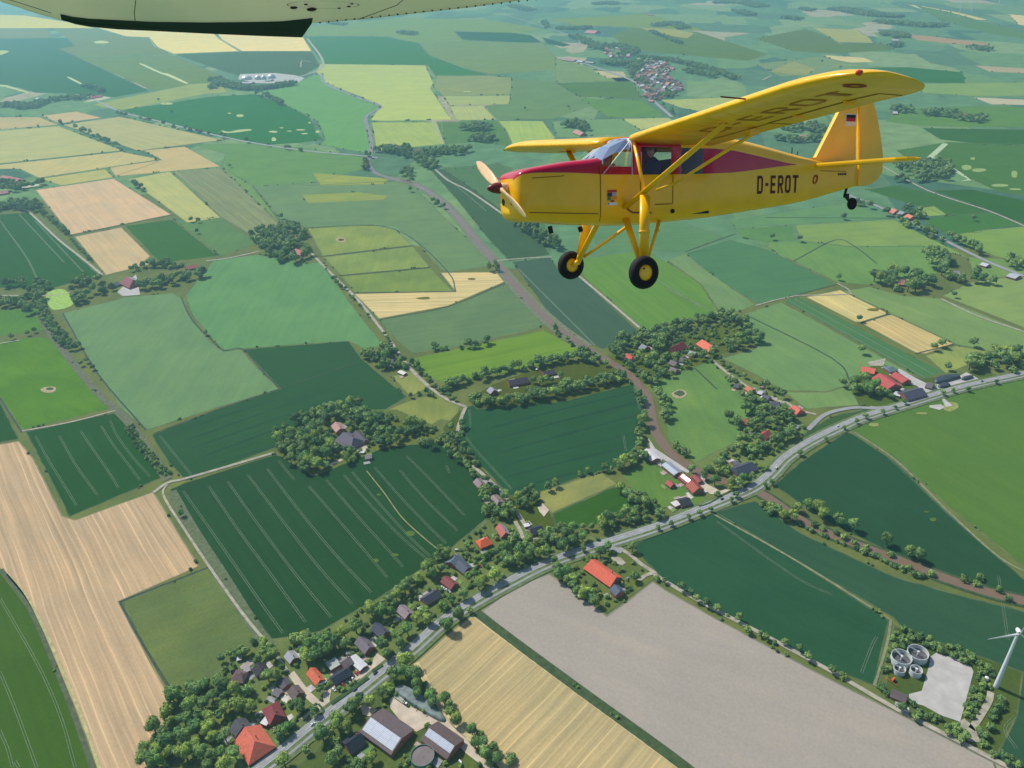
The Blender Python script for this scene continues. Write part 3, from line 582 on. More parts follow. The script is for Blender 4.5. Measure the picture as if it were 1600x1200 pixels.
track([(900,95),(985,125),(1018,155),(1050,183)], 12, M_ASPH, 0.6, 'road'); track([(780,20),(850,42),(900,60),(905,75)], 8, M_ASPH, 0.6, 'road')
track([(408,130),(475,118),(505,98),(480,60)], 14, M_TRACK, 0.6)
track([(470,105),(472,95),(486,97)], 6); track([(805,815),(812,828),(818,842)], 4)
track([(677,190),(694,225)], 5); track([(1205,118),(1192,125)], 8)
# the long pale crop edges and drainage ditches that outline the fields
for pts in ([(1335,676),(1400,720),(1480,798),(1560,870),(1620,902)], [(1112,802),(1250,880),(1390,968)], [(1392,968),(1385,1010),(1366,1072)]):
    ribbon('grass_strip', pts, 2.2, M_COVER, 0.5, color=(0.2,0.22,0.12))
ribbon('grass_strip', [(745,958),(800,1000),(900,1074),(1072,1200),(1140,1262)], 9, M_COVER, 0.52, color=(0.055,0.085,0.035))
ribbon('grass_strip', [(60,490),(85,530),(145,605),(205,665),(262,750)], 11, M_COVER, 0.48, color=(0.125,0.135,0.08))
ribbon('grass_strip', [(2,890),(45,948),(110,1102),(165,1262)], 4, M_COVER, 0.5, color=(0.09,0.11,0.06))
ribbon('grass_strip', [(268,768),(300,825),(345,895),(405,990),(428,1012)], 11, M_COVER, 0.3, color=(0.11,0.135,0.07))
ribbon('grass_strip', [(12,897),(55,955),(120,1100),(176,1262)], 2.5, M_COVER, 0.5, color=(0.4,0.36,0.17))
for pts in ([(650,1036),(700,1120),(790,1202),(830,1262)], [(740,961),(800,1006),(900,1079),(1072,1206)]):
    ribbon('straw_edge', pts, 5, M_COVER, 0.5, color=(0.5,0.42,0.22))
for pts in ([(283,465),(300,500),(330,530),(350,548),(378,545),(410,580),(436,606)], [(188,942),(225,1010),(275,1090)], [(186,941),(325,887)], [(98,489),(150,580),(228,672)],
            [(180,275),(250,250),(224,235),(350,219)], [(95,195),(215,236)], [(60,280),(180,262)], [(110,368),(270,336)], [(640,282),(480,290)], [(480,356),(585,352),(640,370),(700,425),(712,456)],
            [(500,401),(645,384)], [(530,431),(672,418)], [(553,458),(712,456)], [(592,500),(700,479),(795,440)], [(680,190),(800,188)], [(240,678),(340,640),(436,608),(560,566)],
            [(395,290),(440,350)], [(1240,408),(1305,375),(1335,385),(1370,412)], [(1120,608),(1085,575)], [(1180,478),(1310,444)], [(1345,504),(1390,491)], [(1430,553),(1490,538)],
            [(1195,340),(1400,341)], [(1165,492),(1300,560),(1330,600)], [(1070,394),(1150,365)], [(1060,180),(1200,184)], [(800,187),(1010,185)], [(0,622),(34,676)]): ditch(pts)

# tramlines: pairs of pale wheel tracks left in the crop
TR = [[(a / 2, 400 + b_ / 2) for a, b_ in q] for q in (
 [(572,735),(650,845),(740,975),(820,1090),(885,1180)], [(652,720),(740,850),(850,1000),(955,1145)], [(712,705),(800,830),(920,990),(1035,1130)], [(775,685),(870,810),(990,965),(1100,1088)], [(835,665),(930,790),(1050,935),(1160,1052)], [(870,640),(895,670),(920,700)],
 [(965,720),(1040,805),(1130,910),(1210,1005)], [(1020,700),(1110,805),(1200,905),(1260,972)], [(1075,685),(1150,770),(1240,865),(1330,945)], [(1100,675),(1180,768),(1270,868),(1345,940)], [(1170,660),(1250,752),(1330,836),(1395,900)], [(1250,670),(1330,762),(1430,860)], [(1270,625),(1350,705),(1450,810)], [(1395,655),(1405,680)],
 [(112,565),(150,635),(190,700),(240,780)], [(185,562),(230,642),(270,700),(305,748)], [(252,547),(300,618),(340,675),(370,725)], [(315,530),(350,585),(400,650),(438,702)], [(345,515),(365,560),(420,635),(470,690)], [(500,562),(550,625),(598,685)])] + [
 ((0,935),(60,1040),(95,1120),(118,1200)), ((0,1050),(25,1110),(58,1200)), ((0,1142),(12,1170),(20,1200)), ((24,1190),(30,1200)),
      ((1346,1052),(1362,1010),(1370,995)), ((1388,716),(1420,745),(1500,820),(1570,880)), ((1560,900),(1575,1000)), ((1585,1120),(1570,1140),(1588,1170)), ((1120,815),(1240,900),(1300,930)),
      ((733,640),(735,665),(730,686),(800,765)), ((990,605),(1000,640)), ((974,680),(978,705)), ((0,345),(40,400),(60,440)), ((30,335),(100,410)), ((55,345),(130,425)), ((1000,420),(1095,480)), ((1040,450),(1112,486)),
      ((1232,470),(1445,590)), ((1241,467),(1460,586)), ((688,270),(760,330)), ((810,420),(930,540))]
tm = MB()
for line in TR:
    for off in (-0.9, 0.9):
        V, F = ribbon_geo(line, 0.26 if line[0][1] > 600 else 0.6, off, 0.42, 6); tm.add(V, F)
o = tm.build('tramlines', M_COVER); tag(o, kind='structure'); o.color = (0.21, 0.27, 0.18, 1)
tm = MB()
V, F = ribbon_geo([(573,736),(600,770),(625,805),(650,830),(688,862)], 1.3, 0, 0.43, 6); tm.add(V, F)
o = tm.build('bare_track', M_COVER); tag(o, kind='structure'); o.color = (0.22, 0.22, 0.1, 1)
# dark drill lines in the centre fields
dl = MB()
for a, b_ in (((760,670),(990,612)), ((758,690),(998,628)), ((770,710),(1000,648)), ((782,728),(985,678)), ((790,745),(975,700)), ((800,765),(900,738)), ((300,700),(560,612)), ((320,712),(600,610)), ((285,690),(540,600)), ((330,728),(450,690)), ((250,683),(430,625))):
    V, F = ribbon_geo([a, ((a[0]+b_[0])/2, (a[1]+b_[1])/2 - 1), b_], 1.0, 0, 0.41, 3); dl.add(V, F)
o = dl.build('drill_lines', M_COVER); tag(o, kind='structure'); o.color = (0.022, 0.06, 0.042, 1)
# ------------------------------------------------------------------ trees
def crown_mesh(name, seed, n, shape='round', leaf=0.17, core=True):
    rnd = random.Random(seed); V = []; F = []; A = []
    lobes = []
    k = {'round': 11, 'bush': 7, 'tall': 10}[shape]
    for i in range(k):
        th = rnd.uniform(0, 2 * math.pi); u = rnd.uniform(-0.35, 1.0); rr = math.sqrt(max(0, 1 - u * u)) * rnd.uniform(0.35, 0.68)
        zz = u * (0.55 if shape != 'tall' else 0.95) ; s = rnd.uniform(0.34, 0.55)
        lobes.append((Vector((rr * math.cos(th), rr * math.sin(th), zz)), s, rnd.uniform(0.25, 0.85)))
    lobes.append((Vector((0, 0, 0.1)), 0.66, 0.45))
    zb = -0.62 if shape == 'round' else -0.5
    tot = sum(l[1] ** 2 for l in lobes)
    for c, s, tone in lobes:
        m = int(n * s * s / tot)
        for _ in range(m):
            d = Vector((rnd.gauss(0, 1), rnd.gauss(0, 1), rnd.gauss(0, 1))).normalized()
            if d.z < -0.6: d.z *= -0.4; d.normalize()
            p = c + d * s * rnd.uniform(0.82, 1.08)
            if p.z < zb: continue
            nn = (d + Vector((rnd.gauss(0, .45), rnd.gauss(0, .45), rnd.gauss(0, .45)))).normalized()
            u_ = nn.orthogonal().normalized(); u_.rotate(Matrix.Rotation(rnd.uniform(0, 6.28), 3, nn)); w = nn.cross(u_)
            a = leaf * rnd.uniform(0.6, 1.25); b_ = a * rnd.uniform(0.5, 0.9); i0 = len(V)
            V += [p - u_ * a * .5, p - w * b_ * .5 + nn * .02, p + u_ * a * .5, p + w * b_ * .5 + nn * .02]; F.append((i0, i0 + 1, i0 + 2, i0 + 3)); A.append(min(1, max(0, tone + rnd.gauss(0, 0.16))))
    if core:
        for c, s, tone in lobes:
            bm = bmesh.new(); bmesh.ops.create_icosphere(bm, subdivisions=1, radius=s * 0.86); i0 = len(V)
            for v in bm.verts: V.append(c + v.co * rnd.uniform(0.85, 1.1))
            for f in bm.faces: F.append(tuple(v.index + i0 for v in f.verts)); A.append(tone * 0.7)  # core added to block light; darker tone paints in the crown's inner shade
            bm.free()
    me = mesh(name, V, F, M_LEAF)
    at_ = me.attributes.new('leaf', 'FLOAT', 'FACE'); at_.data.foreach_set('value', A)
    return me, (np.array([tuple(v) for v in V], dtype=np.float32), F, A)
CROWNS = {}; LOW = {}
for k_, (nv, n_, sh, lf) in {'round': (7, 780, 'round', .17), 'bush': (4, 260, 'bush', .26), 'tall': (4, 600, 'tall', .18)}.items():
    CROWNS[k_] = [crown_mesh('crown_' + k_, 10 + i, n_, sh, lf)[0] for i in range(nv)]
    LOW[k_] = [crown_mesh('crown_low', 40 + i, 150, sh, .34)[1] for i in range(4)]
tb = MB(); tb.tube((0, 0, -1.35), (0, 0, -0.25), 0.085, 0.05, 8)
for i in range(4):
    a = i * 1.7; tb.tube((0, 0, -0.55 + .06 * i), (math.cos(a) * .42, math.sin(a) * .42, 0.05 + .08 * i), 0.04, 0.015, 5)
TRUNK = tb.me('trunk', M_BARK, True)

TREES = []   # (x, y, radius, shape, tone, cluster)
CL = {}      # cluster -> (label, group)
def cluster(key, label, group): CL[key] = (label, group)
_rt = random.Random(3)
TINTS = [(1, 1, 1), (1.2, 1.12, 1.0), (0.85, 0.9, 0.9), (1.5, 1.3, 0.95), (0.62, 0.75, 0.8), (1.15, 1.1, 1.25), (0.95, 1.1, 0.95), (1.7, 1.5, 1.1), (1.3, 1.2, 1.0), (0.75, 0.9, 0.95), (1.25, 1.25, 1.3)]
GRID = {}
def can(x, y, r, f=1.0):
    gx, gy = int(x // 15), int(y // 15)
    for i in (-1, 0, 1):
        for j in (-1, 0, 1):
            for (a, b_, c) in GRID.get((gx + i, gy + j), ()):
                if (a - x) ** 2 + (b_ - y) ** 2 < (f * (c + r)) ** 2: return False
    return True
def nogo(x, y, r):
    for i in (-1, 0, 1):
        for j in (-1, 0, 1):
            for (a, b_, w) in ROADPTS.get((int(x // 20) + i, int(y // 20) + j), ()):
                if (a - x) ** 2 + (b_ - y) ** 2 < (w + .35 * r) ** 2: return True
    for (x0, x1, y0, y1, P) in YARDS:
        if x0 < x < x1 and y0 < y < y1:
            c = False
            for i in range(len(P)):
                a, b_ = P[i - 1], P[i]
                if (a[1] > y) != (b_[1] > y) and x < (b_[0] - a[0]) * (y - a[1]) / (b_[1] - a[1]) + a[0]: c = not c
            if c: return True
    return False
def tree_at(x, y, r, shape, key, tint=None, squeeze=0.62, force=False):
    if not force and (not can(x, y, r, squeeze) or nogo(x, y, r)): return False
    GRID.setdefault((int(x // 15), int(y // 15)), []).append((x, y, r)); TREES.append((x, y, r, shape, tint or _rt.choice(TINTS), key)); return True
def belt(key, pts, width, rmin, rmax, dens=1.0, shape='round', tint=None):
    """trees along a line of photo pixels; width in metres"""
    if key != 'far': k_ = 1.08 if key in ('village', 'barn', 'roadside') else .95; rmin *= k_; rmax *= k_ * 1.05; dens *= .85
    C = spline([at(*p) for p in pts], 5); L = sum((C[i + 1] - C[i]).length for i in range(len(C) - 1)); ra = (rmin + rmax) / 2
    n = int(dens * L * max(width, ra * 1.6) / (ra * ra * 1.9)) + 1
    for _ in range(n * 2):
        i = _rt.randrange(len(C) - 1); t = _rt.random(); p = C[i].lerp(C[i + 1], t); d = (C[i + 1] - C[i]).normalized(); o = _rt.uniform(-.5, .5) * width
        r = _rt.uniform(rmin, rmax)
        if _rt.random() < 0.5 * dens + 0.2: tree_at(p.x - d.y * o, p.y + d.x * o, r, shape if _rt.random() < .85 else 'bush', key, tint)
def grove(key, poly, rmin, rmax, dens=1.0, shape='round', avoid=()):
    if rmin > 3.2: rmin *= .95; rmax *= 1.05; dens *= .72
    P = [at(*p) for p in poly]; x0, x1 = min(p.x for p in P), max(p.x for p in P); y0, y1 = min(p.y for p in P), max(p.y for p in P)
    AV = [(at(a, b_), r) for a, b_, r in avoid]
    ra = (rmin + rmax) / 2; n = int(dens * (x1 - x0) * (y1 - y0) / (ra * ra * 1.2)) + 2
    for _ in range(n):
        x, y = _rt.uniform(x0, x1), _rt.uniform(y0, y1); c = False
        for i in range(len(P)):
            a, b_ = P[i - 1], P[i]
            if (a.y > y) != (b_.y > y) and x < (b_.x - a.x) * (y - a.y) / (b_.y - a.y) + a.x: c = not c
        if c and all((x - a.x) ** 2 + (y - a.y) ** 2 > r * r for a, r in AV): tree_at(x, y, _rt.uniform(rmin, rmax), shape if _rt.random() < .85 else 'bush', key)
def single(key, L, r, shape='round', tint=None):
    for px, py in L:
        p = at(px, py); tree_at(p.x, p.y, r * _rt.uniform(.85, 1.15), shape, key, tint, force=True)
HOUSE_SPOTS = []   # filled by the house list so trees keep off the roofs
def edge_bushes():
    for f_ in FIELDS:
        if f_[0] in ('rough_grass', 'garden', 'lawn'): continue
        cx = sum(p[0] for p in f_[3]) / len(f_[3]); cy = sum(p[1] for p in f_[3]) / len(f_[3]); m_ = mpp(cx, max(cy, 30))
        if m_ > 3.2: continue
        P = [at(*p) for p in f_[3]]
        for i in range(len(P)):
            a, b_ = P[i - 1], P[i]; L = (b_ - a).length; x = _rt.uniform(0, 60)
            while x < L:
                if _rt.random() < .33:
                    for _ in range(_rt.choice((1, 1, 2, 4))):
                        p = a.lerp(b_, min(1, x / L)); tree_at(p.x + _rt.uniform(-1.5, 1.5), p.y + _rt.uniform(-1.5, 1.5), _rt.uniform(1.0, 2.1) * max(1, m_ * .7), 'bush', 'field_hedge'); x += 4
                x += _rt.uniform(18, 90)
def clear_houses():
    keep = []
    for t in TREES:
        ok = True
        for (x, y, hx, hy, ca, sa) in HOUSE_SPOTS:
            dx, dy = t[0] - x, t[1] - y; u, v = abs(dx * ca + dy * sa), abs(-dx * sa + dy * ca)
            if u < hx + t[2] * .75 and v < hy + t[2] * .75: ok = False; break
        if ok: keep.append(t)
    TREES[:] = keep

cluster('village', 'one of the leafy trees among the village houses left of the main road', 'trees among the village houses by the main road')
belt('village', [(225,1195),(240,1180),(262,1150),(280,1120),(290,1085),(300,1100),(320,1130)], 26, 4, 6.5, 1.3)
belt('village', [(280,1160),(320,1175),(350,1185),(330,1195)], 26, 4, 6, 1.1)
grove('village', [(290,1085),(345,1055),(365,1070),(400,1085),(415,1095),(400,1120),(370,1110),(350,1130),(340,1170),(300,1150)], 4, 6.5, 1.2)
grove('village', [(365,1020),(400,1002),(430,1018),(445,1040),(440,1062),(415,1075),(395,1062),(380,1070),(360,1050)], 3.5, 6, 1.0, avoid=((410,1050,7),))
belt('village', [(345,1035),(362,1025),(385,1010)], 5, 2.5, 4, .9)
belt('village', [(462,1010),(490,1000),(510,1015),(478,1040)], 14, 4.5, 7, 1.2)
belt('village', [(480,1022),(510,1028),(545,1000),(560,985)], 16, 4.5, 7.5, 1.1)
belt('village', [(590,962),(620,930),(660,905),(690,885),(700,868)], 16, 4, 6.5, 1.2)
belt('village', [(560,978),(600,955),(620,965),(650,975)], 14, 4, 6.5, 1.2)
belt('village', [(600,1000),(635,985),(665,965),(700,945),(720,925)], 18, 4, 6.5, 1.1)
belt('village', [(590,1020),(615,1010),(640,990)], 12, 4, 6, 1.0)
belt('village', [(690,945),(725,915),(745,905)], 8, 3, 5, .9)
belt('village', [(395,1195),(430,1160),(460,1140),(490,1120),(500,1108)], 10, 3, 5, 1.2, tint=(.7,.85,.8))
belt('village', [(450,1100),(470,1098),(485,1110)], 14, 3, 5, 1.0)
belt('village', [(490,1082),(505,1090),(500,1080)], 8, 2.5, 3.5, .9, tint=(.75,.5,.6))
belt('village', [(725,865),(745,855),(770,845),(760,870),(780,865)], 12, 3, 5, .8)
grove('village', [(690,690),(720,655),(730,700),(760,740),(800,790),(790,830),(760,815),(745,760),(725,730),(700,715)], 3.5, 5.5, 1.0, avoid=((748,752,8),(775,778,9)))
belt('village', [(640,665),(670,700),(690,690),(715,685)], 14, 5, 8, 1.1)
belt('village', [(764,795),(790,800),(805,815)], 16, 3.5, 5.5, 1.1)
belt('village', [(600,1034),(640,1002),(690,958),(740,926),(800,893)], 5, 4, 6, 1.2)
belt('village', [(420,1178),(455,1150),(500,1115)], 5, 3.5, 5.5, 1.0)
cluster('roadside', 'broad bushy tree in the thick belt along the main road junction', 'thick tree belt beside the road junction')
belt('roadside', [(785,880),(810,870),(850,860),(885,848),(905,838)], 26, 4.5, 6.5, 1.4)
belt('roadside', [(800,850),(850,845),(900,832),(960,815),(1000,805)], 16, 4, 6.5, 1.2)
belt('roadside', [(905,830),(960,822),(1000,812),(1040,808)], 8, 3, 4, 1.0)
cluster('barn', 'one of the trees enclosing the big barns below the main road', 'trees around the big barns')
belt('barn', [(560,1105),(590,1080),(620,1060),(640,1050)], 26, 4.5, 7, 1.3)
belt('barn', [(640,1050),(665,1090),(695,1115),(720,1145),(760,1175),(790,1200)], 13, 3.5, 5.5, 1.3)
belt('barn', [(500,1150),(520,1130),(540,1120),(535,1140),(515,1170)], 20, 4.5, 7, 1.3)
belt('barn', [(520,1185),(560,1195),(590,1190),(620,1180)], 16, 4, 6, 1.0)
belt('barn', [(470,1185),(440,1200),(480,1170)], 10, 3, 5, 1.0)
belt('barn', [(632,1165),(645,1160),(640,1172)], 6, 3, 4, 1.0)
single('barn', [(556,1108),(598,1090)], 5.5)
cluster('orange_farm', 'leafy tree hedging the long orange roofed farmhouse', 'trees around the long orange farmhouse')
belt('orange_farm', [(868,870),(880,900),(900,920),(925,938),(935,945)], 13, 4, 6, 1.5)
belt('orange_farm', [(865,865),(885,868),(905,862)], 12, 4, 6, 1.1)
belt('orange_farm', [(972,862),(990,868),(982,878)], 9, 5, 7, 1.2); single('orange_farm', [(950,862),(990,908),(938,870),(947,918)], 5)
cluster('moat', 'one of the dense round trees around the grey roofed manor farm', 'grove around the grey roofed manor farm')
grove('moat', [(428,690),(440,668),(470,652),(520,640),(560,632),(590,650),(610,665),(610,690),(590,705),(560,725),(540,722),(520,735),(480,742),(455,728)], 5, 8, 1.7, avoid=((526,668,14),(550,688,22),(566,690,16),(575,712,18),(526,722,13)))
belt('moat', [(590,700),(620,690),(650,678),(660,668)], 13, 5, 7.5, 1.4)
cluster('hedge_wood', 'one of the trees in the dark wooded strip behind the centre wheat field', 'wooded strip behind the centre wheat field')
belt('hedge_wood', [(735,630),(780,633),(830,625),(880,613),(930,602),(972,592)], 15, 5.5, 7.5, 5.5)
belt('hedge_wood', [(690,612),(720,600),(760,590),(800,580),(850,570),(900,562),(930,568)], 11, 5, 7, 3.5)
belt('hedge_wood', [(835,598),(850,600),(880,590)], 10, 4, 6, 1)
cluster('river_trees', 'one of the trees lining the brown river', 'trees lining the brown river')
belt('river_trees', [(1002,622),(1008,645),(1010,668)], 10, 5, 7.5, 1.2); belt('river_trees', [(1030,612),(1040,640),(1045,662)], 12, 5, 7.5, 1.2)
belt('river_trees', [(985,572),(1000,590),(1025,600)], 16, 4, 6.5, 1.2)
belt('river_trees', [(998,672),(1000,700),(990,720),(1000,712)], 12, 4.5, 6, 1.2)
belt('river_trees', [(1050,695),(1062,705),(1078,718)], 6, 4, 5.5, 1.0)
belt('river_trees', [(905,560),(918,548),(935,560),(960,578)], 14, 4.5, 6.5, 1.1)
belt('river_trees', [(870,522),(880,530),(905,545),(925,548)], 5, 3, 4.5, .8)
belt('river_trees', [(1180,772),(1215,788),(1240,800),(1255,815),(1230,812),(1200,795)], 10, 4.5, 6.5, 1.4)
belt('river_trees', [(1200,790),(1240,812),(1300,838),(1350,860)], 4, 3, 4.5, 1.0)
single('river_trees', [(1260,795),(1275,803),(1285,812),(1310,820),(1333,828),(1385,852),(1420,870),(1435,876)], 6.5)
single('river_trees', [(1272,822),(1285,828),(1305,834),(1318,842),(1335,850),(1352,858),(1392,870),(1420,890),(1455,900),(1505,908),(1530,905),(1525,915),(1560,925),(1575,938)], 4.2, 'bush')
cluster('hedgerow', 'one of the trees in the hedge across the lower barn field', 'hedge between the bright meadow and the river')
belt('hedgerow', [(672,548),(700,545),(730,545),(765,540)], 8, 3.5, 5, 1.0)
single('hedgerow', [(678,545),(743,543),(762,536),(732,542)], 5.5)
cluster('house_wood', 'one of the trees behind the stone yard and small holding at the lane bend', 'trees at the bend of the farm lane')
belt('house_wood', [(570,556),(590,562),(610,550),(600,570),(620,572),(650,580)], 22, 5, 7.5, 1.3)
belt('house_wood', [(650,580),(668,600),(690,615)], 8, 3.5, 5, 1.2)
belt('house_wood', [(640,622),(660,616),(700,624),(715,635)], 7, 3, 5, .8)
cluster('lane', 'small tree on the lane running down from the upper left farm', 'small trees along the straight farm lane')
belt('lane', [(505,415),(530,445),(560,475),(580,498),(600,520),(612,545)], 5, 2.5, 4, .6)
cluster('hamlet', 'one of the trees in the hamlet behind the river meadow', 'trees in the hamlet behind the river meadow')
grove('hamlet', [(945,545),(985,525),(1050,520),(1060,560),(1040,580),(1010,575),(990,570),(965,565)], 5, 7, 1.1, avoid=((983,553,14),(1007,539,10),(1059,538,22)))
belt('hamlet', [(950,548),(990,532),(1040,520),(1090,505),(1130,498),(1165,510)], 20, 5, 7.5, 1.4)
belt('hamlet', [(1130,545),(1150,540),(1175,535),(1165,520)], 24, 5, 8, 1.2)
belt('hamlet', [(1065,575),(1090,562),(1120,550)], 14, 4.5, 6.5, 1.2); belt('hamlet', [(1020,580),(1045,590),(1055,580)], 12, 4, 6, 1.0)
belt('hamlet', [(1120,560),(1140,580),(1165,592)], 5, 3, 4.5, .8)
cluster('garden_wood', 'one of the trees between the houses right of the river', 'trees between the houses right of the river')
grove('garden_wood', [(1130,655),(1160,640),(1200,640),(1235,650),(1240,680),(1215,712),(1190,720),(1185,745),(1160,760),(1120,765),(1095,750),(1110,725),(1150,705),(1150,680)], 4.5, 7, 1.3, avoid=((1164,655,14),(1195,677,16),(1163,730,26),(1158,682,16),(1220,668,10)))
belt('garden_wood', [(1085,735),(1110,750),(1150,762),(1170,758)], 18, 5, 7, 1.3)
belt('garden_wood', [(1140,598),(1160,610),(1175,625),(1190,635)], 12, 4, 6, 1.0); belt('garden_wood', [(1175,598),(1205,610),(1225,622)], 8, 4, 6, 1.0)
cluster('chapel_row', 'one of the trees between the orchard meadow and the small dark field by the wood', 'trees left of the river hall')
belt('chapel_row', [(975,765),(990,785),(1005,790),(1030,795)], 15, 4.5, 7, 1.4); belt('chapel_row', [(965,735),(990,722),(1005,712)], 14, 5, 7, 1.4)
belt('chapel_row', [(835,775),(870,762),(905,744),(930,735),(950,738),(960,748)], 5, 3.5, 5, .7)
belt('chapel_row', [(805,790),(825,780),(838,770),(820,800)], 14, 4, 6, 1.1)
cluster('avenue', 'small young tree in the row beside the main road', 'young trees along the main road')
single('avenue', [(1028,828),(1048,822),(1075,812),(1092,806),(1110,800),(1142,785),(1150,778),(1195,762),(1205,758),(1250,712),(1290,690),(1318,672),(1338,662),(1352,655),(1378,648),(1398,640),(1412,632),(1472,618),(1488,614),(1512,612),(1556,600),(912,862),(760,925),(700,985),(720,968),(735,958)], 3.2)
single('avenue', [(699,986),(717,968)], 6)
cluster('bypath', 'one of the small trees lining the straight track beside the ploughed field', 'trees lining the track beside the ploughed field')
belt('bypath', [(1028,904),(1060,922),(1100,945),(1160,975)], 5, 3, 4.5, 1.3); belt('bypath', [(1165,985),(1205,1002),(1225,1010),(1260,1028),(1340,1070)], 6, 2.6, 4.0, 1.0); belt('bypath', [(1420,1120),(1470,1142),(1600,1205)], 6, 2.6, 4, .9)
belt('bypath', [(1348,1080),(1380,1095),(1412,1112)], 5, 3, 4.5, 1.2); belt('bypath', [(1470,1140),(1500,1155),(1540,1175),(1590,1200)], 5, 3, 4.5, 1.0)
cluster('tank_wood', 'one of the bushes around the tanks and concrete yard', 'bushes around the open tanks and concrete yard')
belt('tank_wood', [(1398,1005),(1420,990),(1445,1005),(1475,1015),(1500,1025),(1530,1045),(1545,1060)], 13, 3, 4.8, 1.4, 'bush')
belt('tank_wood', [(1540,1065),(1530,1085),(1520,1110),(1510,1125)], 12, 2.5, 4, 1.2, 'bush'); belt('tank_wood', [(1560,1095),(1548,1120),(1530,1150),(1540,1160)], 11, 3, 4.5, 1.3, 'bush')
belt('tank_wood', [(1372,1075),(1400,1090),(1440,1112),(1480,1135),(1505,1150)], 7, 2.5, 4, 1.4, 'bush'); belt('tank_wood', [(1380,1060),(1390,1030),(1395,1010)], 5, 2.5, 3.5, 1.0, 'bush')
cluster('field_hedge', 'one of the trees in the overgrown hedge left of the large pale green field', 'overgrown hedge left of the large green field')
belt('field_hedge', [(60,475),(70,495),(85,515),(100,535),(120,548)], 16, 4, 6, 1.3); belt('field_hedge', [(202,668),(215,690),(235,715),(262,742)], 9, 2.5, 4, 1.3, 'bush')
single('field_hedge', [(137,567),(147,578),(55,520),(45,524),(20,530),(322,524),(285,806),(128,572)], 4)
cluster('red_farm', 'one of the broad trees flanking the red roofed farm with the white barn side', 'trees around the red roofed farm with the white side')
belt('red_farm', [(115,475),(140,465),(165,455),(185,448)], 26, 6, 9, 1.3); belt('red_farm', [(215,455),(240,450),(270,440),(300,435),(325,430)], 28, 6, 9, 1.5)
belt('red_farm', [(205,425),(235,415),(260,418),(285,425)], 16, 5, 8, 1.2); belt('red_farm', [(110,450),(130,445),(160,440)], 18, 6, 8, 1.2)
cluster('corner_wood', 'one of the trees in the dark wood at the left edge of the photo', 'dark wood at the left edge of the photo')
belt('corner_wood', [(-10,480),(20,475),(50,470),(55,490)], 40, 6, 9, 1.5); belt('corner_wood', [(0,450),(25,445),(55,450),(80,455)], 24, 5, 8, 1.0)
belt('corner_wood', [(-10,330),(20,322),(50,325),(60,330)], 50, 6, 9, 1.3)
cluster('row_left', 'one of the trees beside the white farm lane at the upper left', 'trees beside the white farm lane at the upper left')
belt('row_left', [(58,325),(80,345),(95,358),(108,368)], 10, 4, 6, 1.0); belt('row_left', [(112,375),(125,390),(145,410)], 6, 3, 4.5, .8)
cluster('centre_farm', 'one of the dense trees left of the pink roofed farm in the middle distance', 'trees beside the pink roofed farm in the middle distance')
grove('centre_farm', [(390,372),(420,362),(460,355),(480,368),(470,385),(490,400),(460,415),(435,410),(410,395)], 6, 9, 1.5, avoid=((462,372,14),(469,391,20)))
cluster('poplar', 'one of the tall trees in the narrow wood below the yellow aircraft', 'narrow wood below the yellow aircraft')
belt('poplar', [(806,345),(825,362),(850,378),(870,392)], 26, 6, 9, 1.3, 'tall')
single('poplar', [(774,422),(778,425),(765,424),(868,520)], 5.5, 'tall')
cluster('twin_farm', 'one of the dense trees around the farm with the hidden pink roof', 'dense trees around the two farms at the right')
grove('twin_farm', [(1358,440),(1380,434),(1410,430),(1440,435),(1458,450),(1440,460),(1400,455),(1375,445)], 7, 10, 1.6, avoid=((1409,438,14),))
grove('twin_farm', [(1442,402),(1465,395),(1490,415),(1510,440),(1500,446),(1470,435),(1450,420)], 7, 10, 1.5, avoid=((1493,425,22),)); belt('twin_farm', [(1518,430),(1530,440),(1540,446)], 26, 6, 9, 1.0)
single('twin_farm', [(1310,438),(1345,553),(1458,548),(1471,543),(1480,578),(1490,465),(1342,503)], 5.5)
cluster('right_wood', 'one of the trees in the wood where the main road leaves the photo', 'wood by the main road at the right edge')
belt('right_wood', [(1510,580),(1530,575),(1555,568),(1590,560),(1610,555)], 26, 6, 9, 1.4); belt('right_wood', [(1560,585),(1590,575),(1600,575)], 12, 5, 7, 1.0)
belt('right_wood', [(1325,600),(1340,610),(1365,612),(1375,605),(1350,600)], 26, 6, 9, 1.5); belt('right_wood', [(1385,618),(1400,625),(1410,625)], 12, 4, 6, 1.0)
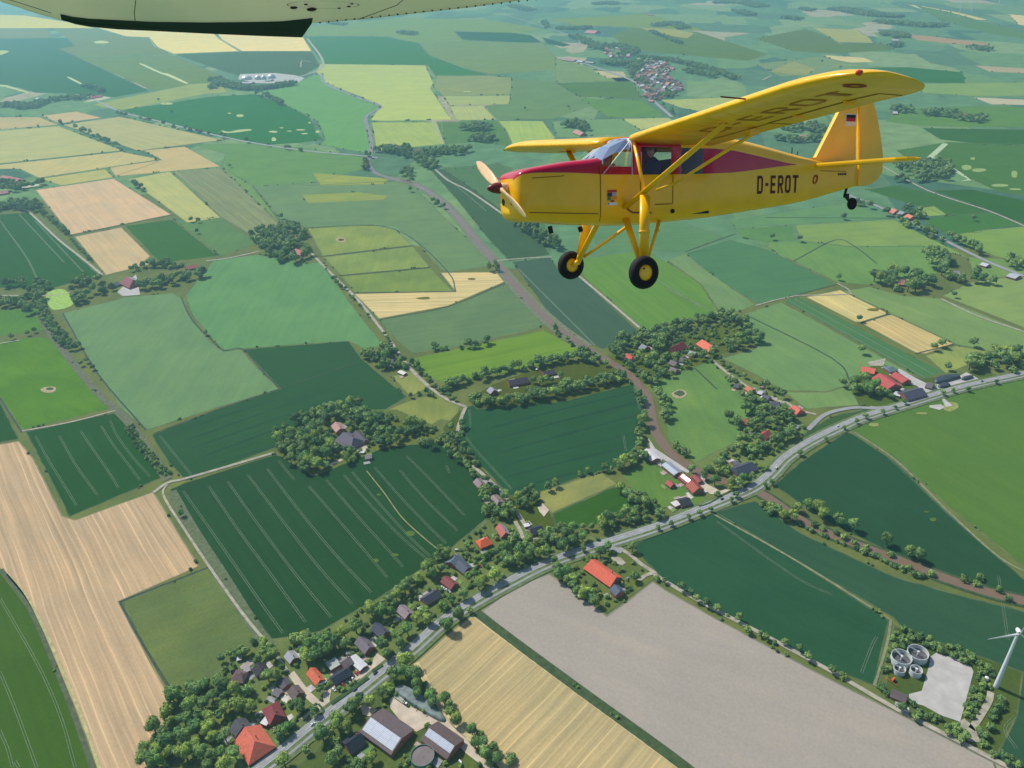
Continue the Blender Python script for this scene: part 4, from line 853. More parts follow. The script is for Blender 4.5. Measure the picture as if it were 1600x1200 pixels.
# farther woods and rows: small in the picture
cluster('far', 'one of the distant farm trees', 'distant farm trees')
for pts, w, d in (([(595,240),(620,235),(650,245),(680,240),(705,238),(728,240)], 60, 1.4), ([(655,250),(670,262),(680,258)], 30, 1.2), ([(727,205),(745,200),(760,205)], 50, 1.5), ([(742,222),(755,218),(770,222)], 45, 1.5),
    ([(576,245),(572,265),(582,262)], 14, 1.0), ([(632,275),(640,268),(638,282)], 18, 1.0), ([(885,200),(900,195),(915,205)], 40, 1.3), ([(1230,205),(1255,200),(1290,208)], 60, 1.2), ([(1210,218),(1250,222),(1285,218)], 26, 1.2),
    ([(1405,265),(1430,262),(1465,258),(1460,272),(1430,278)], 60, 1.4), ([(1400,285),(1440,283),(1490,280)], 18, .8), ([(1440,178),(1480,180),(1500,185),(1535,190)], 60, 1.3), ([(1390,175),(1410,172),(1420,178)], 30, 1.1),
    ([(0,168),(20,165),(45,170),(70,160)], 60, 1.4), ([(75,160),(100,155),(130,155),(145,152)], 60, 1.3), ([(130,135),(150,140),(160,145)], 30, 1.0), ([(335,125),(360,135),(390,140),(430,137),(460,132)], 60, 1.6),
    ([(345,130),(330,140)], 30, 1.0), ([(415,150),(430,158),(440,165)], 20, .9), ([(0,285),(30,295),(50,292),(70,288)], 26, .9), ([(-5,300),(30,300)], 30, 1.0),
    ([(870,45),(900,46),(920,44)], 80, 1.5), ([(895,58),(930,72),(945,78)], 60, 1.0), ([(930,78),(950,72),(985,80),(975,88)], 90, .9), ([(945,98),(970,102),(1000,100),(985,110)], 70, 1.3), ([(1000,92),(1040,95),(1090,105),(1150,125)], 40, 1.2),
    ([(1070,112),(1090,116),(1120,122)], 40, 1.0), ([(985,112),(995,125),(1010,135)], 30, 1.0), ([(1010,150),(1040,152),(1050,148)], 40, 1.2), ([(1018,150),(1030,165),(1050,180)], 14, .7),
    ([(1025,42),(1050,38),(1070,46)], 90, 1.4), ([(1017,51),(1040,60),(1065,70)], 26, .9), ([(930,8),(950,5),(960,8)], 100, 1.2), ([(1115,5),(1160,5),(1190,12)], 120, 1.3), ([(1152,18),(1175,25)], 80, 1.2),
    ([(1305,15),(1340,20),(1370,25),(1410,27)], 120, 1.4), ([(1370,35),(1410,38),(1450,42),(1470,40)], 110, 1.3), ([(1375,55),(1400,55),(1410,60)], 90, 1.4), ([(1390,72),(1408,73)], 90, 1.4), ([(1515,76),(1550,80)], 60, 1.0),
    ([(1225,28),(1250,32)], 60, .9), ([(1250,15),(1270,18)], 60, .9), ([(1150,315),(1200,318)], 12, .4), ([(1415,328),(1440,345)], 26, .9), ([(1335,318),(1380,335),(1420,350)], 12, .6), ([(1440,358),(1490,380),(1525,398)], 26, 1.0),
    ([(1570,412),(1590,420)], 20, 1.0), ([(1410,350),(1440,365),(1470,378)], 10, .6), ([(800,10),(830,18)], 100, 1.0), ([(625,52),(650,55)], 70, 1.2), ([(515,38),(540,40)], 60, 1.0), ([(850,35),(855,45)], 40, .5), ([(180,180),(250,195),(330,212),(400,226),(480,238)], 8, .25),
    ([(90,192),(140,210),(190,235)], 8, .3), ([(205,285),(225,300)], 8, .5), ([(400,148),(412,155)], 10, .6), ([(640,300),(690,325),(720,350)], 6, .3), ([(1500,530),(1530,545),(1600,560)], 8, .3), ([(1468,465),(1520,490),(1600,520)], 8, .35)):
    belt('far', pts, w, 6, 9, d)
single('far', [(33,185),(68,183),(248,158),(270,178),(310,348),(300,347),(440,342),(309,365),(360,262),(1206,375),(1248,378),(930,290),(1318,343),(888,170),(820,172),(1068,88),(1284,98),(1520,345)], 5.5)

def undergrowth(poly, dens, r0=1.6, r1=3.0, key='village'): grove(key, poly, r0, r1, dens * .55, 'bush')
undergrowth([(290,1080),(345,1045),(400,1005),(450,1010),(500,990),(600,935),(700,865),(760,815),(860,835),(950,845),(800,900),(690,965),(640,1010),(590,1048),(500,1110),(400,1190),(250,1200)], .22)
undergrowth([(700,690),(735,720),(800,800),(850,830),(770,810),(745,760)], .25)
undergrowth([(870,880),(955,855),(1015,900),(950,950),(905,925)], .18, key='orange_farm')
undergrowth([(940,560),(1060,515),(1150,500),(1180,520),(1060,580),(985,600)], .3, 2, 4, 'hamlet')
undergrowth([(1110,565),(1240,635),(1262,672),(1225,715),(1180,755),(1120,775),(1095,735),(1150,690),(1176,640)], .25, 2, 4, 'garden_wood')
undergrowth([(500,1160),(600,1070),(650,1045),(790,1200),(520,1210)], .15, key='barn')
undergrowth([(430,700),(520,645),(620,645),(690,675),(590,700),(490,740)], .3, 2, 4, 'moat')
belt('river_trees', [(1190,790),(1230,812),(1290,838),(1340,858),(1400,888),(1450,905)], 5, 2.6, 4.2, 1.6, 'bush')
belt('river_trees', [(1470,900),(1540,922),(1590,945)], 4, 2.4, 4, 1.2, 'bush')
edge_bushes()
# ------------------------------------------------------------------ buildings
def roofcol(o, rgb): o.color = (*alb(rgb), 1)
def wallc(o, rgb): o.color = (*alb(rgb), 1)
WIN = MB(); WIN.box(-.55, .55, -.05, .05, 0, 1.3, 0); WIN.box(-.65, .65, -.03, .08, -0.1, 0, 1); WIN.box(-.65, .65, -.03, .03, 1.3, 1.38, 1); WIN_ME = WIN.me('window', [M_WIN, M_WHITE])
DOOR = MB(); DOOR.box(-.6, .6, -.06, .06, 0, 2.1, 0); DOOR_ME = DOOR.me('door', [plain('door_wood', (0.12, 0.07, 0.05), .6)])
GATE = MB(); GATE.box(-1.9, 1.9, -.06, .06, 0, 3.2, 0); GATE_ME = GATE.me('gate', [plain('barn_gate', (0.07, 0.11, 0.08), .6)])
CHIM = MB(); CHIM.box(-.35, .35, -.35, .35, -1.2, 1.0, 0); CHIM.box(-.42, .42, -.42, .42, 1.0, 1.12, 0); CHIM_ME = CHIM.me('chimney', [plain('chimney_brick', (0.22, 0.09, 0.06), .9)])
def house(name, label, cat, a, b, width, eave, ridge, roof, wall=(170, 110, 90), hip=(0.0, 0.0), style='gable', solar=None, group=None, win=True, chim=1, gate=False, over=0.5):
    """a, b: photo pixels of the two ends of the ridge"""
    A = at(*a, ridge); B = at(*b, ridge); A.z = B.z = 0; c = (A + B) / 2; d = B - A; L = d.length; ang = math.atan2(d.y, d.x)
    hl = L / 2 + (0 if not any(hip) else 0); hw = width / 2
    t = empty(name, (c.x, c.y, 0.3), ang); tag(t, label, cat, group)
    x0, x1 = -hl - hip[0], hl + hip[1]
    HOUSE_SPOTS.append((c.x + math.cos(ang) * (x0 + x1) / 2, c.y + math.sin(ang) * (x0 + x1) / 2, (x1 - x0) / 2, hw, math.cos(ang), math.sin(ang)))
    small = mpp(*a) > 1.6
    w = MB(); rz = ridge - 0.3; e = eave
    if style == 'flat':
        w.box(x0, x1, -hw, hw, -.6, e - .02); wo = w.build('wall', M_WALL, t); wallc(wo, wall)
        r = MB(); r.box(x0 - .3, x1 + .3, -hw - .3, hw + .3, e, e + .35); r.box(x0 - .3, x1 + .3, -hw - .3, -hw, e + .35, e + .55); ro = r.build('roof', M_ROOF, t); roofcol(ro, roof)
    else:
        V = [(x0, -hw, -.6), (x1, -hw, -.6), (x1, hw, -.6), (x0, hw, -.6), (x0, -hw, e), (x1, -hw, e), (x1, hw, e), (x0, hw, e)]
        F = [(0, 1, 5, 4), (1, 2, 6, 5), (2, 3, 7, 6), (3, 0, 4, 7)]
        if not hip[0]: V.append((x0, 0, rz - .12)); F.append((4, 7, len(V) - 1))
        if not hip[1]: V.append((x1, 0, rz - .12)); F.append((6, 5, len(V) - 1))
        w.add(V, F); wo = w.build('wall', M_WALL, t); wallc(wo, wall)
        sl = (rz - e) / hw; ov = over; th = 0.22
        ze = e - sl * ov; rx0, rx1 = (x0 - ov, -hl) if hip[0] else (x0 - ov * .6, x0 - ov * .6), (hl, x1 + ov) if hip[1] else (x1 + ov * .6, x1 + ov * .6)
        xa, ra = rx0; rb, xb = rx1
        T = [(xa, -hw - ov, ze), (xb, -hw - ov, ze), (xb, hw + ov, ze), (xa, hw + ov, ze), (ra, 0, rz), (rb, 0, rz)]
        V = T + [(x, y, z - th) for x, y, z in T]
        F = [(0, 1, 5, 4), (2, 3, 4, 5), (7, 6, 10, 11), (9, 8, 11, 10), (0, 6, 7, 1), (2, 8, 9, 3)]
        if hip[0]: F += [(3, 0, 4), (6, 9, 10), (3, 9, 6, 0)]
        else: F += [(0, 4, 10, 6), (4, 3, 9, 10)]
        if hip[1]: F += [(1, 2, 5), (8, 7, 11), (1, 7, 8, 2)]
        else: F += [(5, 1, 7, 11), (2, 5, 11, 8)]
        r = MB(); r.add(V, F); r.tube((ra, 0, rz + .02), (rb, 0, rz + .02), .14, n=6); ro = r.build('roof', M_ROOF, t); roofcol(ro, roof)
        if chim and not small:
            for k in range(chim):
                link('chimney', CHIM_ME, ro, ((ra + rb) / 2 + (rb - ra) * (.28 if k == 0 else -.3), .25 * hw, rz - .3))
        if solar:
            side, u0, u1, v0, v1, rgb = solar     # side -1/1, along 0..1, up the slope 0..1
            s = side; yy = lambda v: s * (hw + ov) * (1 - v); zz = lambda v: ze + (rz - ze) * v + .12
            X = lambda u: xa + (xb - xa) * u
            P4 = [(X(u0), yy(v0), zz(v0)), (X(u1), yy(v0), zz(v0)), (X(u1), yy(v1), zz(v1)), (X(u0), yy(v1), zz(v1))]
            P8 = P4 + [(x, y, z - .1) for x, y, z in P4]
            so = MB().add(P8, [(0, 1, 2, 3) if s < 0 else (3, 2, 1, 0), (0, 4, 5, 1), (1, 5, 6, 2), (2, 6, 7, 3), (3, 7, 4, 0)]).build('solar_panel', M_SOLAR, ro)
    if win and not small:
        n = max(2, min(5, int(L / 4)))
        for s in (-1, 1):
            for i in range(n):
                x = x0 + (x1 - x0) * (i + .5) / n
                if s < 0 and i == n // 2:
                    link('gate' if gate else 'door', GATE_ME if gate else DOOR_ME, t, (x, s * (hw + .03), -.25)); continue
                link('window', WIN_ME, t, (x, s * (hw + .03), 0.8), 0 if s < 0 else math.pi)
        if not hip[1]: link('window', WIN_ME, t, (x1 + .03, 0, e * .9), math.pi / 2)
        if not hip[0]: link('window', WIN_ME, t, (x0 - .03, 0, e * .9), -math.pi / 2)
    return t
OR = (228, 120, 94); RD = (158, 66, 62); DK = (66, 66, 78); GY = (128, 118, 122); WH = (225, 222, 218); PK = (206, 128, 112)
H = house
H('farmhouse', 'huge hipped orange tiled farmhouse roof at the bottom left by the road', 'farmhouse', (383,1136), (398,1158), 22, 3.2, 11.5, OR, hip=(0,9), over=.7)
H('house', 'slate grey roofed house joined to the back of the huge orange farmhouse', 'house', (368,1124), (378,1136), 14, 5, 10.5, (92,92,98))
H('house', 'dark red hipped house right above the huge orange farmhouse', 'house', (423,1101), (430,1116), 13, 4, 9, (146,70,70), hip=(4,3))
H('garage', 'flat white annex at the lower corner of the dark red hipped house', 'garage', (412,1124), (421,1128), 8, 3, 3, WH, style='flat', win=False)
H('house', 'grey brown gabled house left of the pale gravel lane', 'house', (456,1071), (466,1083), 10, 3, 7, (118,100,98))
H('shed', 'low dark shed just above the grey brown house on the gravel lane', 'shed', (440,1060), (448,1070), 9, 2.6, 4.6, (88,84,88), chim=0, win=False)
H('shed', 'small grey sheds roof between dark shed and hedge left of the lane', 'shed', (428,1078), (438,1083), 6, 2.4, 3.8, (120,116,118), chim=0, win=False)
H('house', 'brown bungalow with a square courtyard roof at the pasture corner', 'bungalow', (368,1053), (378,1054), 12, 3, 6, (112,88,90), hip=(3,3))
H('house', 'grey flat roofed link beside the brown courtyard bungalow', 'annex', (381,1047), (390,1043), 8, 3, 3, (160,152,150), style='flat', win=False)
H('house', 'very dark roofed house between the tall trees left of the lane', 'house', (402,1035), (409,1047), 11, 3, 7.5, (62,58,66))
H('house', 'pale grey roofed cottage at the top of the gravel lane', 'cottage', (450,1017), (459,1028), 9, 3, 6.5, (176,178,182))
H('house', 'small bright orange roofed house left of the inn car park', 'house', (485,1043), (500,1062), 9, 3.4, 7.5, (226,118,84))
H('inn', 'long low inn with a near black roof facing the car park', 'inn', (518,1060), (546,1043), 10, 3.4, 6.8, (54,62,76))
H('annex', 'flat pale green grey extension behind the black roofed inn', 'annex', (513,1042), (528,1033), 10, 3.4, 3.4, (178,186,176), style='flat', win=False)
H('annex', 'brown roofed hall rising at the right end of the inn', 'hall', (533,1035), (547,1026), 10, 4.5, 8, (138,124,122))
H('hall', 'long white roofed shed standing right of the inn', 'shed', (549,1025), (568,1042), 8, 3.2, 4.6, (218,218,218), chim=0)
H('house', 'grey gabled house with roof windows above the inn', 'house', (561,994), (577,1011), 11, 3.4, 8, (128,118,124))
H('house', 'dark slate roofed house hidden in trees beside the copper beech', 'house', (585,973), (602,987), 10, 3.4, 8, (84,86,102))
H('house', 'pinkish grey gabled house with a pale terrace in the village middle', 'house', (625,945), (639,958), 10, 3, 7, (160,142,148))
H('house', 'house with a deep violet grey roof and a row of white parked cars', 'house', (661,935), (684,921), 12, 3, 7.5, (84,82,98))
H('house', 'red brown roofed house beside a long pink garden wall', 'house', (694,900), (710,912), 10, 3, 7, (150,76,76))
H('house', 'large grey blue roofed villa with a gravel drive left wing', 'villa', (704,878), (716,866), 13, 4, 8, (112,122,136))
H('house', 'slate coloured right wing of the grey blue villa', 'villa', (717,875), (731,887), 12, 4, 8, (88,94,110), chim=1)
H('house', 'vivid orange hipped house next to the wheat field corner', 'house', (751,845), (761,841), 12, 3.4, 7.5, (238,110,66), hip=(3,3))
H('house', 'house with lilac solar panels covering its red roof', 'house', (781,817), (790,832), 10, 3, 8, (196,108,96), solar=(1,.06,.94,.12,.95,None))
H('house', 'near black roofed house with a white terrace near the sandy yard', 'house', (828,827), (847,822), 12, 3, 6.5, (52,58,72))
H('annex', 'small white terrace roof left of the near black house', 'annex', (819,822), (827,820), 5, 2.6, 2.6, WH, style='flat', win=False)
H('house', 'brown grey hipped house beside the concrete lane', 'house', (771,773), (780,783), 11, 3, 6.5, (156,138,138), hip=(2,2))
H('house', 'weathered brown cottage tucked behind trees on the lane', 'cottage', (745,747), (753,756), 10, 3, 6.5, (150,130,128))
H('farmhouse', 'very long orange tiled farmhouse beside the ploughed field', 'farmhouse', (924,874), (963,901), 17, 3.2, 10.5, (236,112,84), hip=(2,0), over=.7)
H('house', 'blue grey gabled front house at the end of the long orange farmhouse', 'house', (960,913), (969,923), 10, 5, 9, (90,102,122))
H('hall', 'long white metal hall beside the river bend', 'hall', (1010,701), (1025,716), 12, 4, 6.5, (226,222,222), chim=0)
H('hall', 'flat blue grey roofed hall covered with solar panels by the river', 'hall', (1040,722), (1060,738), 12, 4, 6, (150,158,176), chim=0, solar=(-1,.03,.97,.05,.97,None))
H('barn', 'red tiled barn with a strip of solar panels next to the sandy drive', 'barn', (1066,739), (1083,752), 11, 4, 8, (168,82,78), solar=(-1,.1,.9,.35,.95,None))
H('barn', 'broad brick red barn at the centre of the riverside farm', 'barn', (1080,750), (1092,762), 14, 4, 9, (176,84,72))
H('shed', 'small red roofed shed behind the brick red barn', 'shed', (1085,741), (1095,751), 7, 3, 5, (156,72,72), chim=0)
H('cottage', 'little red roofed cottage with a round garden bed by the lawn', 'cottage', (1044,750), (1052,756), 8, 3, 6, (184,86,76))
H('house', 'black roofed bungalow with a white annex right on the main road', 'bungalow', (1061,782), (1077,778), 13, 3, 6.5, (58,60,72))
H('annex', 'white flat roofed annex of the black bungalow on the main road', 'annex', (1053,784), (1060,790), 9, 2.8, 2.8, WH, style='flat', win=False)
H('house', 'wide dark slate roofed villa standing in trees near the road bend', 'villa', (1150,731), (1176,722), 17, 3.4, 9, (78,82,98), hip=(2,2))
H('shed', 'small grey annex left of the wide dark slate villa', 'annex', (1145,722), (1154,720), 8, 3, 5, (120,118,128), chim=0)
H('house', 'small terracotta roofed cottage at the top of the lane row', 'cottage', (1168,602), (1177,608), 10, 3, 7, (206,122,88))
H('house', 'dark slate cottage half hidden at the upper end of the lane row', 'cottage', (1148,599), (1156,601), 9, 3, 6, (92,98,108))
H('house', 'white roofed outbuilding in the lane row', 'outbuilding', (1185,611), (1192,613), 8, 3, 4.6, (206,210,216), chim=0)
H('house', 'first dark grey house below the white outbuilding in the lane row', 'house', (1194,616), (1203,620), 11, 3, 7, (92,92,106))
H('house', 'second dark grey house of the lane row nearest the orange red house', 'house', (1206,627), (1217,628), 14, 3.2, 7.5, (98,98,112), hip=(2,2))
H('garage', 'long white garage roof between the dark houses of the lane row', 'garage', (1189,620), (1199,625), 5, 2.6, 2.6, WH, style='flat', win=False)
H('house', 'orange red hipped house where the lane meets the side road', 'house', (1241,633), (1251,640), 14, 3.4, 8, (226,112,92), hip=(1.5,1.5))
H('house', 'red cottage among trees at the left of the small orchard meadow', 'cottage', (1161,654), (1169,656), 10, 3, 7, (186,96,86))
H('house', 'red brown house right of the small orchard meadow', 'house', (1189,680), (1201,672), 12, 3, 7.5, (176,84,80))
H('shed', 'pale grey garage in the trees just left of the side road', 'garage', (1239,664), (1248,666), 8, 2.8, 4, (150,156,164), chim=0)
H('barn', 'orange red square barn at the top of the big red farm', 'barn', (1347,572), (1368,576), 16, 4, 8.5, (236,112,92), gate=True)
H('barn', 'widest red roofed cattle barn of the big farm by the main road', 'barn', (1374,583), (1399,600), 24, 4, 10, (196,84,80), gate=True, chim=0)
H('barn', 'narrower red roofed barn right of the widest cattle barn', 'barn', (1399,581), (1418,593), 15, 4, 8, (190,82,78), gate=True, chim=0)
H('barn', 'dark violet grey barn nearest the main road at the big farm', 'barn', (1411,614), (1441,606), 20, 3.6, 9, (84,82,100), gate=True, chim=0)
H('barn', 'white topped lean to shed beside the dark violet grey barn', 'shed', (1398,613), (1408,616), 10, 3, 4, (206,210,218), chim=0, win=False)
H('shed', 'green grey hipped store behind the red cattle barns', 'store', (1388,575), (1396,573), 14, 3.4, 6, (104,124,128), hip=(2,2), chim=0)
H('house', 'brown grey farmhouse between the red barns and the black silage heaps', 'house', (1449,597), (1459,600), 13, 3, 7, (112,106,110))
H('house', 'white walled red roofed house alone by the river hamlet track', 'house', (978,552), (988,557), 12, 3, 6.5, (214,86,78), wall=(225,220,215), hip=(3,3))
H('farmhouse', 'dark crimson roofed farmhouse in the middle of the hamlet', 'farmhouse', (1050,543), (1068,534), 15, 3.2, 9, (132,44,54))
H('farmhouse', 'bright orange roofed farmhouse at the right of the hamlet', 'farmhouse', (1097,530), (1113,540), 18, 3.2, 10, (238,118,86), hip=(2,3))
H('house', 'pale grey roofed house right behind the white walled red house', 'house', (1003,537), (1011,541), 14, 3, 8, (146,150,152))
H('house', 'silvery roofed barn below the two big hamlet roofs', 'barn', (1078,548), (1087,551), 12, 3, 6.5, (178,184,196), chim=0)
H('house', 'grey brown house directly below the silvery barn in the hamlet', 'house', (1063,558), (1074,560), 11, 3, 7, (118,108,114))
H('house', 'upper brown cottage at the lower edge of the hamlet', 'cottage', (1048,562), (1058,566), 12, 3, 7, (122,108,112))
H('house', 'lowest mauve brown cottage of the hamlet near the meadow', 'cottage', (1049,573), (1058,577), 12, 3, 7, (134,116,122))
H('house', 'pink tiled front house of the manor farm in the grove', 'house', (524,659), (532,669), 13, 5, 9, (190,148,140))
H('manor_barn', 'big mauve grey hipped barn of the manor farm in the grove', 'barn', (536,675), (552,684), 24, 3.4, 12, (108,100,114), hip=(3,8), over=.7)
H('barn', 'long narrow grey barn right of the hipped manor barn', 'barn', (556,672), (571,687), 9, 3.2, 7, (98,92,100))
H('shed', 'small light grey shed at the foot of the manor farm yard', 'shed', (570,712), (580,710), 8, 3, 5.5, (160,148,148), chim=0)
H('barn', 'long aubergine roofed barn inside the wooded strip', 'barn', (794,594), (824,589), 15, 3.4, 8, (72,62,78))
H('barn', 'second aubergine barn at the right end of the wooded strip clearing', 'barn', (848,580), (866,577), 12, 3.4, 7, (80,64,80))
H('house', 'silver grey gabled house at the left end of the wooded strip', 'house', (766,604), (772,609), 12, 3.4, 8, (168,166,180))
H('farmhouse', 'red hipped farmhouse with one white roof side in the left middle', 'farmhouse', (197,432), (208,437), 30, 3.6, 13, (150,76,84), hip=(3,9), solar=(1,.1,.75,.1,.95,None))
H('barn', 'low dark annex left of the red farmhouse with the white side', 'barn', (170,446), (184,440), 13, 3, 7, (108,112,116), chim=0)
H('barn', 'long low red roofed barn at the end of the treeline in the left middle', 'barn', (289,417), (307,413), 16, 3, 6.5, (164,78,80), chim=0)
H('house', 'salmon pink farmhouse in the middle distance by the straight lane', 'farmhouse', (462,388), (474,393), 17, 3, 9, (200,118,110))
H('house', 'small rose roofed cottage just above the salmon pink farmhouse', 'cottage', (459,369), (463,373), 12, 3, 7, (206,122,104))
H('house', 'mauve cottage in the trees at the bend of the farm lane', 'cottage', (608,560), (615,562), 11, 3, 7, (122,112,122))
H('caravan_shed', 'cream white shed roof at the edge of the small pale field', 'shed', (624,579), (633,583), 7, 2.8, 4, (236,232,220), chim=0, win=False)
H('barn', 'big brown barn with the long white solar roof at the bottom', 'barn', (579,1119), (628,1153), 26, 4.5, 9.5, (112,98,98), solar=(-1,.03,.97,.2,.96,None), gate=True, chim=0)
H('barn', 'smaller brown barn with three solar fields beside the round slurry tank', 'barn', (670,1136), (711,1165), 20, 4.5, 9, (108,90,88), solar=(-1,.04,.98,.42,.96,None), gate=True, chim=0)
H('house', 'black roofed farmhouse left of the big solar barn', 'farmhouse', (540,1163), (564,1146), 14, 3.2, 8, (44,50,62))
H('barn', 'low brown arched store between the tanks and the track hedge', 'store', (1393,1080), (1417,1090), 8, 2.6, 4.4, (104,92,92), chim=0, win=False)
# middle distance and far houses
for lb, a, b_, w, rg, c in (
 ('salmon roofed farmhouse in the long grove above the river start','(647,236)',(656,232),24,11,(226,140,124)), ('pinkish brown barn roof left behind the aircraft nose wood',(900,202),(912,207),26,11,(196,142,128)),
 ('round looking pink roof behind the aircraft tail',(1250,211),(1262,212),24,12,(228,150,140)), ('dusty pink roof right beside the aircraft tail fin',(1268,212),(1274,211),14,10,(190,150,150)),
 ('white roofed barn in the grove below the aircraft tailplane',(1429,267),(1438,266),18,9,(226,226,232)), ('far red roofed farm right of the raised wing tip',(1502,178),(1513,177),26,12,(206,112,108)),
 ('red barn with white gable at the far left junction',(140,151),(158,148),26,10,(178,78,88)), ('red and white striped cattle barn at the left edge',(4,274),(30,280),34,10,(184,100,106)),
 ('rose roofed barn cut by the left edge of the photo',(-8,300),(12,297),22,9,(180,112,118)), ('orange roofed farmhouse nearest the straight tree lined road',(1419,334),(1427,338),22,10,(230,136,108)),
 ('left pink orange house of the roadside trio',(1394,325),(1402,328),18,10,(222,138,118)), ('grey barn between the two orange houses of the roadside trio',(1406,329),(1414,332),18,8,(160,162,166)),
 ('orange roofed barn in the right hand grove',(1501,430),(1508,431),18,9,(232,120,90)), ('lavender grey barn left of the orange roof in the right hand grove',(1487,424),(1498,423),20,9,(176,168,180)),
 ('pinkish roof nearly buried in the round grove',(1405,436),(1414,437),15,10,(206,140,130)), ('white barn beside the straight tree lined road',(1535,410),(1545,413),15,6,(214,214,220)),
 ('low white farm buildings at the right edge below the road',(1578,427),(1592,431),22,6,(190,194,202)), ('far pink roofed farm above the distant village',(918,47),(934,48),60,16,(202,140,136)),
 ('long dusty pink hall left of the distant village',(882,91),(900,93),40,9,(176,140,136)), ('white silo hall beside the long dusty pink hall',(903,94),(912,95),30,8,(200,204,206)),
 ('small pale hall on the lane left of the distant village',(915,96),(928,97),16,6,(204,206,200)), ('bright white roofed hall of the biogas farm',(446,127),(456,127),60,9,(222,224,236)),
 ('lilac roofed shed of the biogas farm behind the trees',(378,128),(395,128),30,7,(196,184,204)), ('pale green roofed shed in front of the biogas domes',(416,124),(425,124),30,7,(160,186,186)),
 ('white farm building among far trees at the top right',(1378,20),(1412,24),30,8,(206,210,206)), ('far pale farm below the top right woods',(1394,61),(1404,61),30,9,(196,186,186)),
 ('distant low white house left of the far red farm',(1395,174),(1402,174),22,8,(206,210,206)), ('small red roofed farm at the far top above the village',(1012,22),(1020,22),20,8,(190,130,126)),
 ('pale buildings at the left end of the far left treeline',(58,152),(75,157),22,8,(186,190,200))):
    if isinstance(a, str): a = eval(a)
    H('farmhouse' if 'farm' in lb else 'barn', lb, 'farmhouse' if 'farm' in lb else 'barn', a, b_, w, 3.5, rg, c, chim=0, win=False)
rv = random.Random(11)
def vill(n, poly, label, group):
    P = [at(*p) for p in poly]; x0, x1 = min(p.x for p in P), max(p.x for p in P); y0, y1 = min(p.y for p in P), max(p.y for p in P); k = 0; tries = 0; put = []
    while k < n and tries < 4000:
        tries += 1; x, y = rv.uniform(x0, x1), rv.uniform(y0, y1); c = False
        for i in range(len(P)):
            a, b_ = P[i - 1], P[i]
            if (a.y > y) != (b_.y > y) and x < (b_.x - a.x) * (y - a.y) / (b_.y - a.y) + a.x: c = not c
        if not c or any((x - p) ** 2 + (y - q) ** 2 < 21 ** 2 for p, q in put): continue
        put.append((x, y)); src = VH[k % len(VH)]; o = src.copy(); COL.objects.link(o); o.location = (x, y, .3); o.rotation_euler = (0, 0, rv.uniform(0, 3.1)); o['label'] = label; o['group'] = group
        for ch in src.children:
            q = ch.copy(); COL.objects.link(q); q.parent = o
            if ch.name.startswith('roof'): q.color = (*alb(rv.choice([(190,130,122),(150,120,124),(120,116,128),(214,150,134),(206,206,210),(170,140,140)])), 1)
        HOUSE_SPOTS.append((x, y, 9, 13, 1, 0)); k += 1
VH = []
for k in range(3):
    t = H('village_house', 'x', 'house', (1003,100), (1008,100.4), 13 + k * 2, 4, 9 + k, (190,130,122), chim=0, win=False); HOUSE_SPOTS.pop(); VH.append(t)
vill(125, [(1000,96),(1035,97),(1055,108),(1045,116),(1068,138),(1060,146),(1020,150),(1000,135),(992,122),(1005,110)], 'one of the small packed houses of the distant village behind the wing', 'houses of the distant village')
vill(20, [(938,74),(965,76),(985,88),(975,98),(950,90)], 'small house in the wooded left end of the distant village', 'houses at the wooded end of the distant village')
vill(10, [(1000,148),(1030,150),(1038,156),(1018,160)], 'small house on the road out of the distant village', 'houses on the road out of the distant village')
